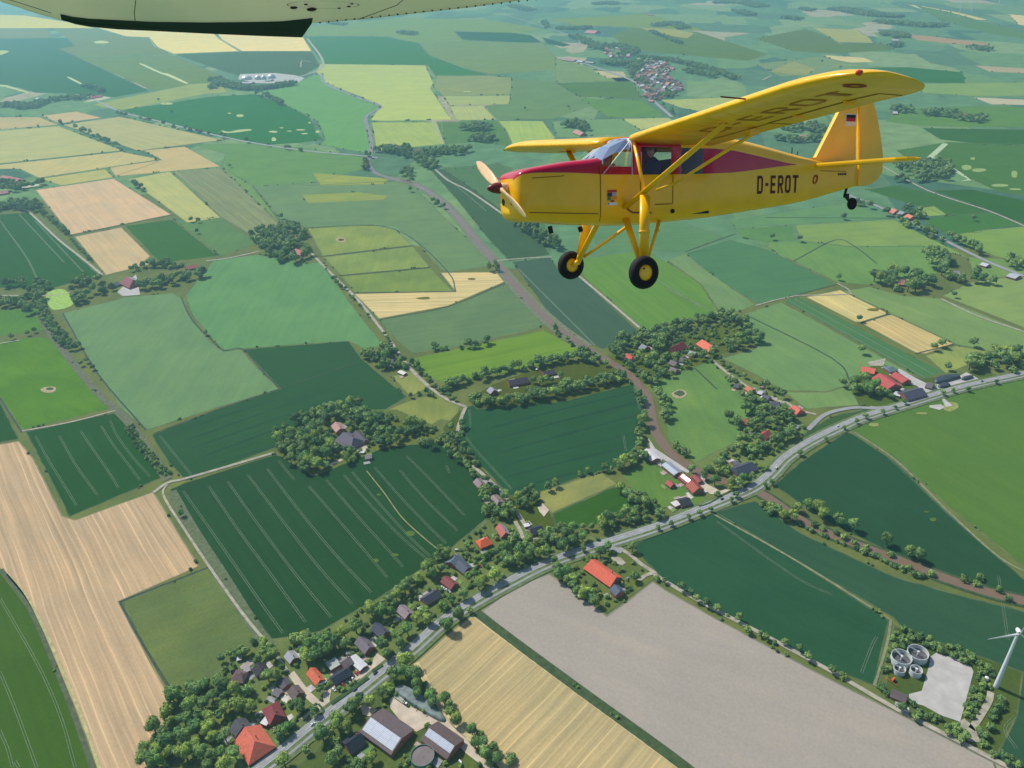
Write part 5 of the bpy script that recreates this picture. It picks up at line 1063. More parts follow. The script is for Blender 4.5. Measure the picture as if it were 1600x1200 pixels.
# terraces, drives and sheds around the near houses
GARD = [[at(*p) for p in f_[3]] for f_ in FIELDS if f_[0] == 'garden']
def in_garden(x, y):
    for P in GARD:
        c = False
        for i in range(len(P)):
            a, b_ = P[i - 1], P[i]
            if (a.y > y) != (b_.y > y) and x < (b_.x - a.x) * (y - a.y) / (b_.y - a.y) + a.x: c = not c
        if c: return True
    return False
NEARH = [h for h in HOUSE_SPOTS if math.hypot(h[0], h[1]) < 1250 and h[2] < 16]
SHED_LB = 'one of the small garden sheds and huts between the houses'
shed_src = None
for k, (x, y, hx, hy, ca, sa) in enumerate(NEARH):
    for q in range(2):
        s_ = rv.choice((-1, 1)); u = rv.uniform(-hx, hx); v = s_ * (hy + rv.uniform(2.5, 5)); w_, d_ = rv.uniform(2.5, 6), rv.uniform(2, 3.5)
        px_, py_ = x + ca * u - sa * v, y + sa * u + ca * v
        o = link('terrace', mesh('terrace', [(-w_, -d_, 0), (w_, -d_, 0), (w_ * .8, d_, 0), (-w_, d_ * .7, 0)], [(0, 1, 2, 3)], M_COVER), None, (px_, py_, .52 + .003 * k + .001 * q), math.atan2(sa, ca)); tag(o, kind='structure'); o.color = (*rv.choice([(.45,.42,.38), (.38,.30,.25), (.30,.30,.30), (.12,.22,.06), (.16,.26,.07), (.52,.48,.42)]), 1)
    if k % 2 == 0:
        u, v = rv.uniform(-hx - 8, hx + 8), rv.choice((-1, 1)) * (hy + rv.uniform(7, 13)); px_, py_ = x + ca * u - sa * v, y + sa * u + ca * v
        if nogo(px_, py_, 5) or not in_garden(px_, py_) or any(abs((px_ - h[0]) * h[4] + (py_ - h[1]) * h[5]) < h[2] + 4 and abs(-(px_ - h[0]) * h[5] + (py_ - h[1]) * h[4]) < h[3] + 4 for h in NEARH): continue
        if shed_src is None:
            t = empty('garden_shed', (px_, py_, .3), 0); tag(t, SHED_LB, 'shed', 'garden sheds of the villages')
            m = MB(); m.box(-1.8, 1.8, -1.4, 1.4, -.3, 2.1); wo = m.build('wall', M_WALL, t); wallc(wo, (120, 100, 84))
            m = MB(); m.add([(-2.1, -1.7, 1.95), (2.1, -1.7, 1.95), (2.1, 0, 2.9), (-2.1, 0, 2.9), (2.1, 1.7, 1.95), (-2.1, 1.7, 1.95)], [(0, 1, 2, 3), (3, 2, 4, 5), (1, 0, 5, 4), (1, 4, 2), (0, 3, 5)]); ro = m.build('roof', M_ROOF, t); roofcol(ro, (150, 120, 116)); shed_src = t; o = t
        else:
            o = shed_src.copy(); COL.objects.link(o); o.location = (px_, py_, .3)
            for ch in shed_src.children:
                q = ch.copy(); COL.objects.link(q); q.parent = o
                if ch.name.startswith('roof'): q.color = (*alb(rv.choice([(190,120,100), (210,210,214), (110,106,112), (150,70,64), (236,232,226), (140,128,120)])), 1)
        o.rotation_euler = (0, 0, rv.uniform(0, 3)); o.scale = (rv.uniform(.8, 1.6),) * 2 + (1,)
for t in VH:
    for ch in list(t.children): bpy.data.objects.remove(ch)
    bpy.data.objects.remove(t)
clear_houses()

# trees go down now: the 300 that show largest one by one, the rest as one far mass
def apx(t): return t[2] / math.sqrt(t[0] ** 2 + t[1] ** 2 + ALT ** 2)
def inview(t):
    v = np.array([t[0], t[1], -ALT]) @ RC; return v[2] < 0 and abs(v[0] / -v[2] * FPX) < 830 and abs(v[1] / -v[2] * FPX) < 640
TREES = [t for t in TREES if inview(t)]
TREES.sort(key=apx, reverse=True)
def place_tree(t):
    x, y, r, shape, tint, key = t; sc = r * 1.1
    h = 1.3 * sc if shape != 'bush' else 0.75 * sc
    e = empty('tree' if shape != 'bush' else 'bush', (x, y, 0.1), _rt.uniform(0, 6.28)); e.scale = (sc, sc, sc * (1 if shape != 'tall' else 1.35))
    lb, gr = CL[key]; tag(e, lb, 'tree' if shape != 'bush' else 'bush', gr)
    c = link('crown', _rt.choice(CROWNS[shape]), e, (0, 0, 1.3 if shape != 'bush' else .5)); b_ = _rt.uniform(.8, 1.2); c.color = (tint[0] * b_, tint[1] * b_, tint[2] * b_, 1)
    if shape == 'bush':
        link('trunk', TRUNK, e, (0, 0, .5))
    else: link('trunk', TRUNK, e, (0, 0, 1.3))
for t in TREES[:300]: place_tree(t)
rest = TREES[300:]; print('trees', len(TREES))
VV = []; FV = []; AV_ = []; nb = 0
for x, y, r, shape, tint, key in rest:
    v, F, A = _rt.choice(LOW[shape]); a = _rt.uniform(0, 6.28); sc = r * 1.12; ca, sa = math.cos(a) * sc, math.sin(a) * sc; sz = sc * (1.3 if shape == 'tall' else 1)
    w = np.empty_like(v); w[:, 0] = v[:, 0] * ca - v[:, 1] * sa + x; w[:, 1] = v[:, 0] * sa + v[:, 1] * ca + y; w[:, 2] = v[:, 2] * sz + (1.25 if shape != 'bush' else .5) * sz
    VV.append(w); b_ = _rt.uniform(-.35, .42)
    FV += [tuple(i + nb for i in f) for f in F]; AV_ += [min(1, max(0, q + b_)) for q in A]; nb += len(v)
me = bpy.data.meshes.new('distant_trees'); me.from_pydata(np.concatenate(VV).tolist(), [], FV); me.materials.append(M_LEAF)
q = me.attributes.new('leaf', 'FLOAT', 'FACE'); q.data.foreach_set('value', AV_); me.update()
o = link('distant_trees', me); tag(o, kind='stuff')

# ------------------------------------------------------------------ wind turbines
def blade_me():
    m = MB(); V = []; st = [(0.6, .55, .5, 0), (1.6, .55, .5, .3), (3.2, 1.05, .35, .28), (6, .9, .22, .2), (13, .75, .14, .1), (20, .45, .08, .04), (23, .15, .04, 0)]; n = 8
    for z, c, th, tw in st:
        for i in range(n):
            t = 2 * math.pi * i / n; x, y = math.cos(t) * c, math.sin(t) * th; V.append((x * math.cos(tw * 2) - y * math.sin(tw * 2), x * math.sin(tw * 2) + y * math.cos(tw * 2), z))
    F = [(k * n + i, k * n + (i + 1) % n, (k + 1) * n + (i + 1) % n, (k + 1) * n + i) for k in range(len(st) - 1) for i in range(n)] + [tuple(range((len(st) - 1) * n, len(st) * n))]
    m.add(V, F); return m.me('blade', M_WHITE, True)
BLADE = blade_me()
tw = MB(); tw.lathe([(2.0, 0), (1.65, 15), (1.25, 40), (0.95, 63.5)], 20); TOWER = tw.me('tower', plain('tower_coat', (0.70, 0.73, 0.76), .4, .04), True)
nc = MB(); nc.lathe([(0.1, -3.4), (1.2, -3), (1.7, -1.6), (1.75, 0.3), (1.45, 1.6)], 16, 0, Matrix.Rotation(R(90), 4, 'X')); NAC = nc.me('nacelle', M_WHITE, True)
hu = MB(); hu.lathe([(1.4, -1.7), (1.35, -2.6), (0.8, -3.4), (0.05, -3.7)], 16, 0, Matrix.Rotation(R(-90), 4, 'X')); HUB = hu.me('hub', M_WHITE, True)
def turbine(px, py, face, spin, sc, label, group=None):
    p = at(px, py); t = empty('wind_turbine', (p.x, p.y, 0.3), face); t.scale = (sc,) * 3; tag(t, label, 'wind turbine', group)
    link('tower', TOWER, t); n = link('nacelle', NAC, t, (0, 0, 64.6)); n.rotation_euler = (0, 0, 0)
    h = link('hub', HUB, t, (0, 0, 64.6)); h.rotation_euler = (0, 0, math.pi)
    for k in range(3):
        b_ = link('blade', BLADE, t, (0, -2.6, 64.6)); b_.rotation_euler = (0, spin + k * 2 * math.pi / 3, 0)
    return t
turbine(1556, 1073, R(-10), R(8), 1.0, 'large white three bladed wind turbine standing in the wheat at the lower right')
for (x, y, s, sp, lb) in ((1498,27,1.25,.4,'largest of the far wind turbines in the top right corner'), (1518,17,1.2,1.1,'far wind turbine just right of the largest in the top right corner'), (1560,8,1.2,.1,'rightmost far wind turbine at the top edge'),
    (1319,38,.95,.2,'thin far wind turbine standing left of the white farm building'), (1352,31,.9,.9,'thin far wind turbine right in front of the top woods'), (1374,8,.9,.5,'far wind turbine cut by the top edge above the woods')):
    turbine(x, y, R(-20), sp, s, lb, 'far wind turbines')

# ------------------------------------------------------------------ round tanks, silage, domes
M_TANK = plain('tank_wall', (0.58, 0.60, 0.58), .6, .12, .4); M_SLUDGE = plain('sludge', (0.10, 0.095, 0.10), .5, .3, .3)
def tank(px, py, r, h, label, bridge=True, liq=.35, wall=None, group='round tanks beside the concrete yard', sl=None):
    p = at(px, py, h); t = empty('round_tank', (p.x, p.y, 0.3), _rt.uniform(0, 3)); tag(t, label, 'tank', group)
    m = MB(); m.lathe([(r, -.5), (r, h), (r - .35, h), (r - .35, h * liq)], 40); m.build('wall', wall or M_TANK, t, smooth=False)
    q = MB(); q.lathe([(.01, h * liq), (r - .34, h * liq)], 40); q.build('liquid', sl or M_SLUDGE, t)
    if bridge:
        q = MB(); q.lathe([(.5, 0), (.5, h + .2), (.9, h + .2), (.9, h + .8), (0.01, h + .9)], 12); q.build('centre_column', M_WHITE, t)
        q = MB(); q.box(0, r, -.35, .35, h + .1, h + .25); q.box(0, r, -.38, -.32, h + .25, h + 1.1); q.box(0, r, .32, .38, h + .25, h + 1.1); q.build('bridge', M_STEEL, t)
tank(1409, 1026, 8.2, 6.5, 'large open round tank at the left of the four tanks')
tank(1434.7, 1019, 8.4, 6.5, 'large open round tank at the top right of the four tanks')
tank(1406, 1044, 4.8, 5, 'small round tank below the large left tank')
tank(1432, 1046, 4.8, 6, 'small round tank below the large right tank nearest the yard')
tank(660, 1180, 9.3, 4.5, 'wide green walled slurry tank at the bottom beside the barn', False, .75, plain('green_wall', (0.10, 0.2, 0.15), .5), None, plain('slurry', (0.15, 0.12, 0.115), .5, .15, .15))
for (x, y, r, lb) in ((385,122,26,'largest grey biogas dome at the left of the far biogas farm'), (403,122,17,'second small grey dome of the far biogas farm'), (412,122,14,'smallest middle dome of the far biogas farm'), (424,120,20,'pale pointed dome at the right of the far biogas farm')):
    p = at(x, y, 6); t = empty('biogas_dome', (p.x, p.y, 0.3)); tag(t, lb, 'biogas dome', 'biogas domes of the far farm')
    m = MB(); m.lathe([(r, 0), (r, 7)], 28); m.build('wall', M_TANK, t)
    m = MB(); m.lathe([(r + .3, 7), (r * .9, 11), (r * .62, 15.5), (r * .3, 18.2), (.05, 19.5)], 28); m.build('dome', M_STEEL, t, smooth=True)
def heap(name, label, cat, pts, h, mat, sub=None):
    P = [at(*p) for p in pts]; c = sum(P, Vector()) / len(P); L = smooth_loop([(p.x - c.x, p.y - c.y) for p in P], 3); V = []; n = len(L)
    for s, z in ((1.1, 0), (1.05, h * .6), (.97, h * .93), (.8, h)): V += [(x * s, y * s, z) for x, y in L]
    V.append((0, 0, h * 1.03)); F = [(k * n + i, k * n + (i + 1) % n, (k + 1) * n + (i + 1) % n, (k + 1) * n + i) for k in range(3) for i in range(n)] + [(3 * n + i, 3 * n + (i + 1) % n, 4 * n) for i in range(n)]
    t = empty(name, (c.x, c.y, .3)); tag(t, label, cat); link('cover_sheet', mesh('cover_sheet', V, F, mat, smooth=True), t); HOUSE_SPOTS.append((c.x, c.y, 4, 4, 1, 0))
    if sub:
        m = MB()
        for k in sub:
            for i in range(0, n): pass
            a, b_ = Vector(L[0]).to_3d(), Vector(L[n // 2]).to_3d(); p = a.lerp(b_, k); d = (b_ - a).normalized(); w = Vector((-d.y, d.x, 0)); m.tube(p + w * 7 + Vector((0, 0, h * .85)), p - w * 7 + Vector((0, 0, h * .85)), .35, n=6)
        m.build('tyre_row', M_TYRE, t)
M_FOIL = plain('black_foil', (0.035, 0.045, 0.055), .45, .3, .3, spec=.5); M_NET = plain('silage_net', (0.16, 0.20, 0.19), .7, .35, .25)
heap('silage_clamp', 'long grey green netted silage clamp behind the big solar barn', 'silage clamp', [(620,1082),(631,1074),(660,1090),(692,1119),(685,1126),(645,1102)], 3.2, M_NET, (.25, .5, .72))
heap('silage_clamp', 'long black foil silage clamp at the right of the big red farm', 'silage clamp', [(1460,595),(1470,590),(1492,588),(1499,591),(1490,594),(1466,600)], 4, M_FOIL)
heap('silage_clamp', 'short black foil silage clamp nearest the right edge', 'silage clamp', [(1503,592),(1515,589),(1520,591),(1507,595)], 3, M_FOIL)
heap('silage_clamp', 'small dark silage heap closest to the main road', 'silage clamp', [(1466,604),(1475,600),(1484,603),(1472,607)], 3, M_FOIL)

# ------------------------------------------------------------------ vehicles
def car_parts(kind):
    m = MB()
    prof = [(-2.15, .35), (-2.2, .75), (-1.95, .95), (-1.2, .98), (1.25, .95), (2.0, .82), (2.2, .6), (2.15, .32)]
    cab = [(-1.75, .97), (-1.35, 1.42), (.25, 1.46), (1.05, .97)] if kind == 'car' else [(-2.1, .97), (-2.05, 1.9), (1.2, 1.95), (1.75, .97)]
    def ext(P, w, w2, mm, dst):
        n = len(P); V = [(x, -w, z) for x, z in P] + [(x, w, z) for x, z in P]
        if w2 is not None:
            V = [(x, -(w if z < 1 else w2), z) for x, z in P] + [(x, (w if z < 1 else w2), z) for x, z in P]
        dst.add(V, [tuple(range(n))[::-1], tuple(range(n, 2 * n))] + [(i, (i + 1) % n, n + (i + 1) % n, n + i) for i in range(n)], mm)
    ext(prof, .86, None, 0, m); body = m.me('body', M_PAINT)
    g = MB(); ext(cab, .80, .66, 0, g); glass = g.me('cabin_glass', M_GLASS)
    r = MB(); r.box(cab[1][0], cab[2][0], -.64, .64, cab[1][1] + .012, cab[1][1] + .07); roof = r.me('roof_panel', M_PAINT)
    w = MB(); w.tube((0, -.09, 0), (0, .09, 0), .32, n=14); w.tube((0, -.1, 0), (0, .1, 0), .17, n=10, m=1); wh = w.me('wheel', [M_TYRE, M_STEEL])
    return body, glass, roof, wh
CARP = {k: car_parts(k) for k in ('car', 'van')}
def car(px, py, dpx, dpy, rgb, label, kind='car', group=None, z=.62):
    p = at(px, py); q = at(px + dpx, py + dpy); a = math.atan2(q.y - p.y, q.x - p.x); t = empty('van' if kind == 'van' else 'car', (p.x, p.y, z), a); tag(t, label, kind, group)
    b_, g, r, w = CARP[kind]; c = (*alb(rgb), 1)
    o = link('body', b_, t); o.color = c; link('cabin_glass', g, t); o = link('roof_panel', r, t); o.color = c
    for x in (-1.35, 1.35):
        for y in (-.80, .80): link('wheel', w, t, (x, y, .32))
WC = (235, 236, 240); BC = (30, 34, 44); SC = (170, 174, 180); RC_ = (170, 30, 36); BL = (60, 80, 120)
for i, (x, y, c, lb) in enumerate(((536,1071,RC_,'dark red car first in the inn parking row'), (542,1067,BC,'black car second in the inn parking row'), (547,1063,BC,'black car third in the inn parking row'), (552,1062,WC,'white car among the dark cars at the inn'),
    (557,1054,RC_,'bright red car near the top of the inn parking row'), (561,1052,(200,60,60),'light red car beside the bright red one at the inn'), (547,1044,RC_,'red car parked against the inn wall'), (552,1040,BC,'black car parked against the inn wall'), (522,1079,WC,'white car alone at the lower end of the inn yard'),
    (572,1036,BC,'black car by the white shed right of the inn'), (577,1033,SC,'silver car by the white shed right of the inn'))): car(x, y, 4, 3, c, lb, group='cars parked at the inn')
car(555, 1079, 4, -3.2, BC, 'black car driving on the main road below the inn', z=.9); car(489, 1133, 4, -3.2, WC, 'white car driving on the main road at the bottom left', z=.9)
car(615, 1029, 4, -3.4, SC, 'silver car on the main road right of the inn driveway', z=.9); car(587, 1053, 4, -3, BC, 'small dark car on the main road near the hedge', z=.9)
car(1165, 762, 4, -2, BC, 'dark car on the main road by the riverside trees', z=.9); car(1213, 733, 3, -3, WC, 'white van on the main road at the long bend', 'van', z=.9); car(1309, 667, 3.6, -1.9, WC, 'white car climbing the far bend of the main road', z=.9)
car(1122, 777, 4, -1.6, BC, 'left dark car of the pair passing the riverside farm', z=.9); car(1128, 781, 4, -1.6, BC, 'right dark car of the pair passing the riverside farm', z=.9); car(1534, 597, 4, -1.2, BC, 'dark car on the main road near the right wood', z=.9)
for i, (x, y) in enumerate(((694,921),(698,923),(702,925),(691,919))): car(x, y, 3, 3, WC, 'one of four white cars parked beside the violet roofed house', group='white cars beside the violet roofed house')
car(732, 858, 4, 3, WC, 'white van parked on the gravel drive of the grey villa', 'van'); car(732, 872, 4, 3, WC, 'white car lower on the villa drive'); car(750, 885, 3.4, 3, RC_, 'red car beside the hedge of the villa drive'); car(714, 861, 4, 0, WC, 'white van behind the villa next to the wheat', 'van')
car(1492, 1029, 3, 4, WC, 'white van parked at the upper edge of the concrete yard', 'van'); car(1500, 1034, 4, 1, WC, 'white car parked right of the white van on the concrete yard')
car(942, 876, 3, 2, WC, 'white car in the shade behind the long orange farmhouse'); car(980, 905, 3, -3, SC, 'silver car at the front of the long orange farmhouse'); car(720, 1193, 4, 5, WC, 'white van behind the solar barns at the bottom', 'van')
# tractor and trailer in the silage yard
p = at(636, 1103); q = at(620, 1092); a_ = math.atan2(p.y - q.y, p.x - q.x)
t = empty('tractor', (p.x, p.y, .6), a_); tag(t, 'green tractor in front of the netted silage clamp', 'tractor')
m = MB(); m.box(-.3, 2.2, -.45, .45, .9, 1.6); m.box(-1.2, -.3, -.5, .5, .8, 1.3); m.build('body', plain('tractor_green', (.03, .14, .05), .4), t)
m = MB(); m.box(-1.3, .2, -.75, .75, 1.5, 2.7); m.build('cab', M_GLASS, t); m = MB(); m.box(-1.4, .3, -.85, .85, 2.72, 2.85); m.build('cab_roof', M_WHITE, t)
for x, r_ in ((-.9, .85), (1.7, .55)):
    for y in (-.95, .95): m = MB(); m.tube((x, y - .25, r_), (x, y + .25, r_), r_, n=18); m.tube((x, y - .27, r_), (x, y + .27, r_), r_ * .45, n=12, m=1); m.build('wheel', [M_TYRE, M_STEEL], t)
p = at(625, 1095); t = empty('trailer', (p.x, p.y, .6), a_); tag(t, 'long flat farm trailer with pale slatted bed behind the tractor', 'trailer')
m = MB(); m.box(-6, 6, -1.25, 1.25, .95, 1.15); [m.box(-6 + i * 1.2, -5.7 + i * 1.2, -1.25, 1.25, 1.15, 1.3) for i in range(10)]; m.build('bed', plain('trailer_bed', (.35, .40, .33), .7), t)
m = MB(); m.box(6, 8.6, -.1, .1, .7, .85); m.build('drawbar', M_STEEL, t)
for x in (-4, -2.8, 4.6):
    for y in (-1.05, 1.05): m = MB(); m.tube((x, y - .2, .5), (x, y + .2, .5), .5, n=14); m.build('wheel', M_TYRE, t)
# orange machine by the store
p = at(1395, 1064); t = empty('field_sprayer', (p.x, p.y, .5), .6); tag(t, 'orange farm machine parked on the grass below the round tanks', 'farm machine')
mo = plain('machine_orange', (.55, .12, .03), .5)
m = MB(); m.box(-2.5, 2, -1, 1, 1, 2.3); m.box(-2.3, 1.8, -.8, .8, 2.3, 2.8); m.build('tank_body', mo, t); m = MB(); m.box(-3.2, -2.8, -5, 5, 1.2, 1.4); [m.box(-3.25, -2.75, -5 + i, -4.8 + i, .9, 1.9) for i in range(0, 10, 2)]; m.build('boom', mo, t)
for y in (-1.2, 1.2): m = MB(); m.tube((-.3, y - .25, .8), (-.3, y + .25, .8), .8, n=16); m.build('wheel', M_TYRE, t)
# round bale stacks and white water tank near the tanks
t = empty('water_tank', tuple(at(1541, 1062)) , 0); t.location.z = .3; tag(t, 'small round white tank in the bushes left of the turbine foot', 'tank'); m = MB(); m.lathe([(1.6, 0), (1.6, 2.4), (1.1, 2.9), (.05, 3.1)], 20); m.build('body', M_WHITE, t, smooth=True)
t = empty('parasol', tuple(at(505.5, 1067.5)), 0); t.location.z = .5; tag(t, 'large white parasol between the orange house and the inn', 'parasol'); m = MB(); m.lathe([(3.2, 2.5), (1.6, 3.0), (.05, 3.3)], 12); m.build('canopy', M_WHITE, t); m = MB(); m.tube((0, 0, 0), (0, 0, 3.2), .06); m.build('pole', M_STEEL, t)
# clipped hedges
def hedge(pts, w, h, label):
    V, F = ribbon_geo(pts, w, 0, h, 6); n = len(V); V2 = V + [(x, y, 0) for x, y, z in V]
    F2 = list(F) + [(i, i + 2, n + i + 2, n + i) for i in range(0, n - 2, 2)] + [(i + 1, n + i + 1, n + i + 3, i + 3) for i in range(0, n - 2, 2)] + [(0, n, n + 1, 1), (n - 2, n - 1, 2 * n - 1, 2 * n - 2)]
    o = link('hedge', mesh('hedge', V2, F2, M_COVER)); o.color = (.045, .085, .03, 1); tag(o, label, 'hedge')
hedge([(518,1101),(545,1082),(576,1060)], 3.5, 1.6, 'long clipped hedge between the inn car park and the main road'); hedge([(582,1050),(598,1040)], 3, 1.6, 'short clipped hedge right of the inn driveway')
hedge([(463,1122),(480,1110),(496,1100)], 2, 1.5, 'hedge along the brown garden path beside the gravel lane'); hedge([(1092,792),(1110,786),(1143,767)], 1.6, 1.3, 'clipped hedge in front of the riverside farm lawn')
hedge([(498,1101),(506,1112),(500,1118)], 1.6, 1.4, 'hooked hedge at the corner of the gravel lane')
# ------------------------------------------------------------------ the yellow aircraft
# model axes: x forward, y to its left wing, z up; pose found from the photograph
AM = np.array([[-0.9114906589357005, 0.4093755389141676, -0.03995556045979447], [-0.12612683753191878, -0.18571637486129555, 0.9744749606647489], [0.3915058103363454, 0.8932642924952636, 0.22091198298364895]])
AT = np.array([2.036872216191887, 3.0472460274908566, -11.972205750588131])
WM = RC @ AM; WT = RC @ AT + np.array([0, 0, ALT])
ac = empty('light_aircraft', (0, 0, 0)); ac.matrix_world = Matrix([list(WM[i]) + [WT[i]] for i in range(3)] + [[0, 0, 0, 1]])
tag(ac, 'yellow and maroon high wing light aircraft flying to the left, registration D-EROT', 'aircraft')
def paint(name, col, rough=0.34, coat=0.22):
    m, nt, b = newmat(name); L = nt.links.new
    tc = N(nt, 'ShaderNodeTexCoord'); no = N(nt, 'ShaderNodeTexNoise'); no.inputs['Scale'].default_value = 2.5; no.inputs['Detail'].default_value = 6; L(tc.outputs['Object'], no.inputs['Vector'])
    mr = N(nt, 'ShaderNodeMapRange'); mr.inputs[1].default_value = .3; mr.inputs[2].default_value = .7; mr.inputs[3].default_value = .92; mr.inputs[4].default_value = 1.05; L(no.outputs[0], mr.inputs[0])
    sc = N(nt, 'ShaderNodeVectorMath', operation='SCALE'); sc.inputs[0].default_value = col; L(mr.outputs[0], sc.inputs['Scale']); L(sc.outputs[0], b.inputs['Base Color'])
    b.inputs['Roughness'].default_value = rough; b.inputs['Coat Weight'].default_value = coat; b.inputs['Coat Roughness'].default_value = .15; b.inputs['Specular IOR Level'].default_value = .4
    n2 = N(nt, 'ShaderNodeTexNoise'); n2.inputs['Scale'].default_value = 1.6; L(tc.outputs['Object'], n2.inputs['Vector'])
    bp = N(nt, 'ShaderNodeBump'); bp.inputs['Strength'].default_value = .08; bp.inputs['Distance'].default_value = .05; L(n2.outputs[0], bp.inputs['Height']); L(bp.outputs[0], b.inputs['Normal'])
    return m
M_YEL = paint('yellow_paint', (0.95, 0.51, 0.006)); M_MAR = paint('maroon_paint', (0.50, 0.010, 0.045), .25); M_LET = plain('lettering_maroon', (0.10, 0.008, 0.012), .5, .05, 3)
M_BLK = plain('black_trim', (0.012, 0.012, 0.014), .5, .1, 5); M_WOOD = plain('varnished_wood', (0.80, 0.50, 0.25), .3, .15, 6, coat=.6); M_SPIN = plain('spinner_brown', (0.16, 0.03, 0.025), .35, .1, 4)
M_CABIN = plain('cabin_lining', (0.035, 0.035, 0.045), .8, .1, 3); M_SEAM = plain('panel_seam', (0.22, 0.10, 0.005), .7, .1, 4)
def clear_glass(tint, k=1.1):
    m, nt, b = newmat('cabin_glazing'); L = nt.links.new; nt.nodes.remove(b)
    o = [n for n in nt.nodes if n.type == 'OUTPUT_MATERIAL'][0]; t = N(nt, 'ShaderNodeBsdfTransparent'); g = N(nt, 'ShaderNodeBsdfGlossy'); g.inputs['Roughness'].default_value = .04; fr = N(nt, 'ShaderNodeFresnel'); fr.inputs[0].default_value = 1.5
    t.inputs[0].default_value = tint; mr = N(nt, 'ShaderNodeMath', operation='MULTIPLY_ADD'); L(fr.outputs[0], mr.inputs[0]); mr.inputs[1].default_value = k; mr.inputs[2].default_value = .02
    mx = N(nt, 'ShaderNodeMixShader'); L(mr.outputs[0], mx.inputs[0]); L(t.outputs[0], mx.inputs[1]); L(g.outputs[0], mx.inputs[2]); L(mx.outputs[0], o.inputs['Surface']); return m
M_CLEAR = clear_glass((.86, .90, .94, 1), 2.6); M_TINT = clear_glass((.82, .85, .88, 1), .2)

# fuselage stations: x, half width, bottom, top, stripe bottom, stripe top
ST = [(2.31, .22, -.28, .19, .16, .175), (2.29, .31, -.35, .245, .20, .22), (2.23, .365, -.395, .285, .235, .255), (2.10, .395, -.425, .32, .25, .28), (1.85, .41, -.44, .36, .25, .30), (1.50, .42, -.485, .41, .24, .33), (1.20, .42, -.505, .435, .225, .35), (1.01, .42, -.515, .45, .21, .37),
      (.96, .42, -.52, .46, .205, .33), (.74, .42, -.535, .63, .20, .315), (.47, .42, -.545, .745, .195, .31), (.455, .42, -.545, .75, .195, .60), (.30, .42, -.545, .76, .19, .59), (-.25, .41, -.53, .77, .185, .58), (-.43, .405, -.52, .77, .185, .575), (-.86, .385, -.505, .76, .185, .565), (-1.10, .37, -.49, .755, .187, .56),
      (-1.50, .33, -.46, .745, .195, .53), (-1.90, .285, -.425, .69, .225, .47), (-2.30, .24, -.395, .615, .26, .405), (-2.70, .195, -.36, .535, .29, .34), (-2.95, .17, -.335, .485, .305, .312), (-3.30, .135, -.29, .41, .31, .33), (-3.60, .105, -.24, .36, .30, .32), (-4.0, .07, -.165, .33, .27, .29), (-4.40, .038, -.09, .31, .24, .27), (-4.50, .03, -.075, .30, .24, .26)]
NR = 11
def section(s):
    x, w, zb, zt, z1, z2 = s; h = zt - zb; out = [(x, 0, zb), (x, w * .55, zb + .005), (x, w * .86, zb + .035 * h / .95), (x, w * .975, zb + .11 * h / .95)]
    zl = out[3][2]; out += [(x, w, zl + (z1 - zl) * .35), (x, w * 1.005, zl + (z1 - zl) * .7), (x, w, z1), (x, w * .985, z2)]
    out += [(x, w * .90, z2 + (zt - z2) * .62), (x, w * .60, z2 + (zt - z2) * .93), (x, 0, zt)]; return out
def fus_y(x, z):
    for i in range(len(ST) - 1):
        if ST[i][0] >= x >= ST[i + 1][0]:
            t = (ST[i][0] - x) / (ST[i][0] - ST[i + 1][0]); a, b_ = section(ST[i]), section(ST[i + 1]); P = [tuple(p[k] * (1 - t) + q[k] * t for k in range(3)) for p, q in zip(a, b_)]
            for j in range(len(P) - 1):
                if P[j][2] <= z <= P[j + 1][2]: u = (z - P[j][2]) / (P[j + 1][2] - P[j][2] + 1e-9); return P[j][1] * (1 - u) + P[j + 1][1] * u
            return P[3][1]
    return .3
fb = MB(); gl = MB(); SEC = [section(s) for s in ST]; inner = []
def quadface(i, j, side):
    a, b_, c, d = SEC[i][j], SEC[i][j + 1], SEC[i + 1][j + 1], SEC[i + 1][j]; V = [(p[0], p[1] * side, p[2]) for p in (a, b_, c, d)]; return V, ((0, 1, 2, 3) if side > 0 else (3, 2, 1, 0))
WS = None
def addw(mb, V, f, m):
    mb.add(V, [f], m)
shell = bmesh.new(); vcache = {}
def gv(p, side):
    k = (round(p[0], 5), round(p[1] * side, 5), round(p[2], 5))
    if k not in vcache: vcache[k] = shell.verts.new(k)
    return vcache[k]
gshell = {}
def gadd(key, P, side):
    gshell.setdefault(key, []).append([(p[0], p[1] * side * .992, p[2] - .004) for p in (P if side > 0 else P[::-1])])
for side in (1, -1):
    for i in range(len(ST) - 1):
        x0, x1 = ST[i][0], ST[i + 1][0]; xm = (x0 + x1) / 2
        for j in range(NR - 1):
            P = [SEC[i][j], SEC[i][j + 1], SEC[i + 1][j + 1], SEC[i + 1][j]]
            if 0.46 <= xm <= 0.96 and j >= 7: gadd('windscreen', P, side); continue
            if (-.25 < xm < .30 or -.86 < xm < -.43) and j == 6: gadd('window%d' % (1 if xm > -.3 else 2) + str(side), P, side); continue
            mar = (j == 6 and -2.95 < xm < 2.25) or (j >= 6 and xm > .3) or (j >= 7 and -.6 < xm <= .3)
            vs = [gv(p, side) for p in (P if side > 0 else P[::-1])]; vs2 = []
            for v in vs:
                if v not in vs2: vs2.append(v)
            if len(vs2) < 3: continue
            try: f = shell.faces.new(vs2)
            except ValueError: continue
            f.material_index = 1 if mar else 0; f.smooth = True
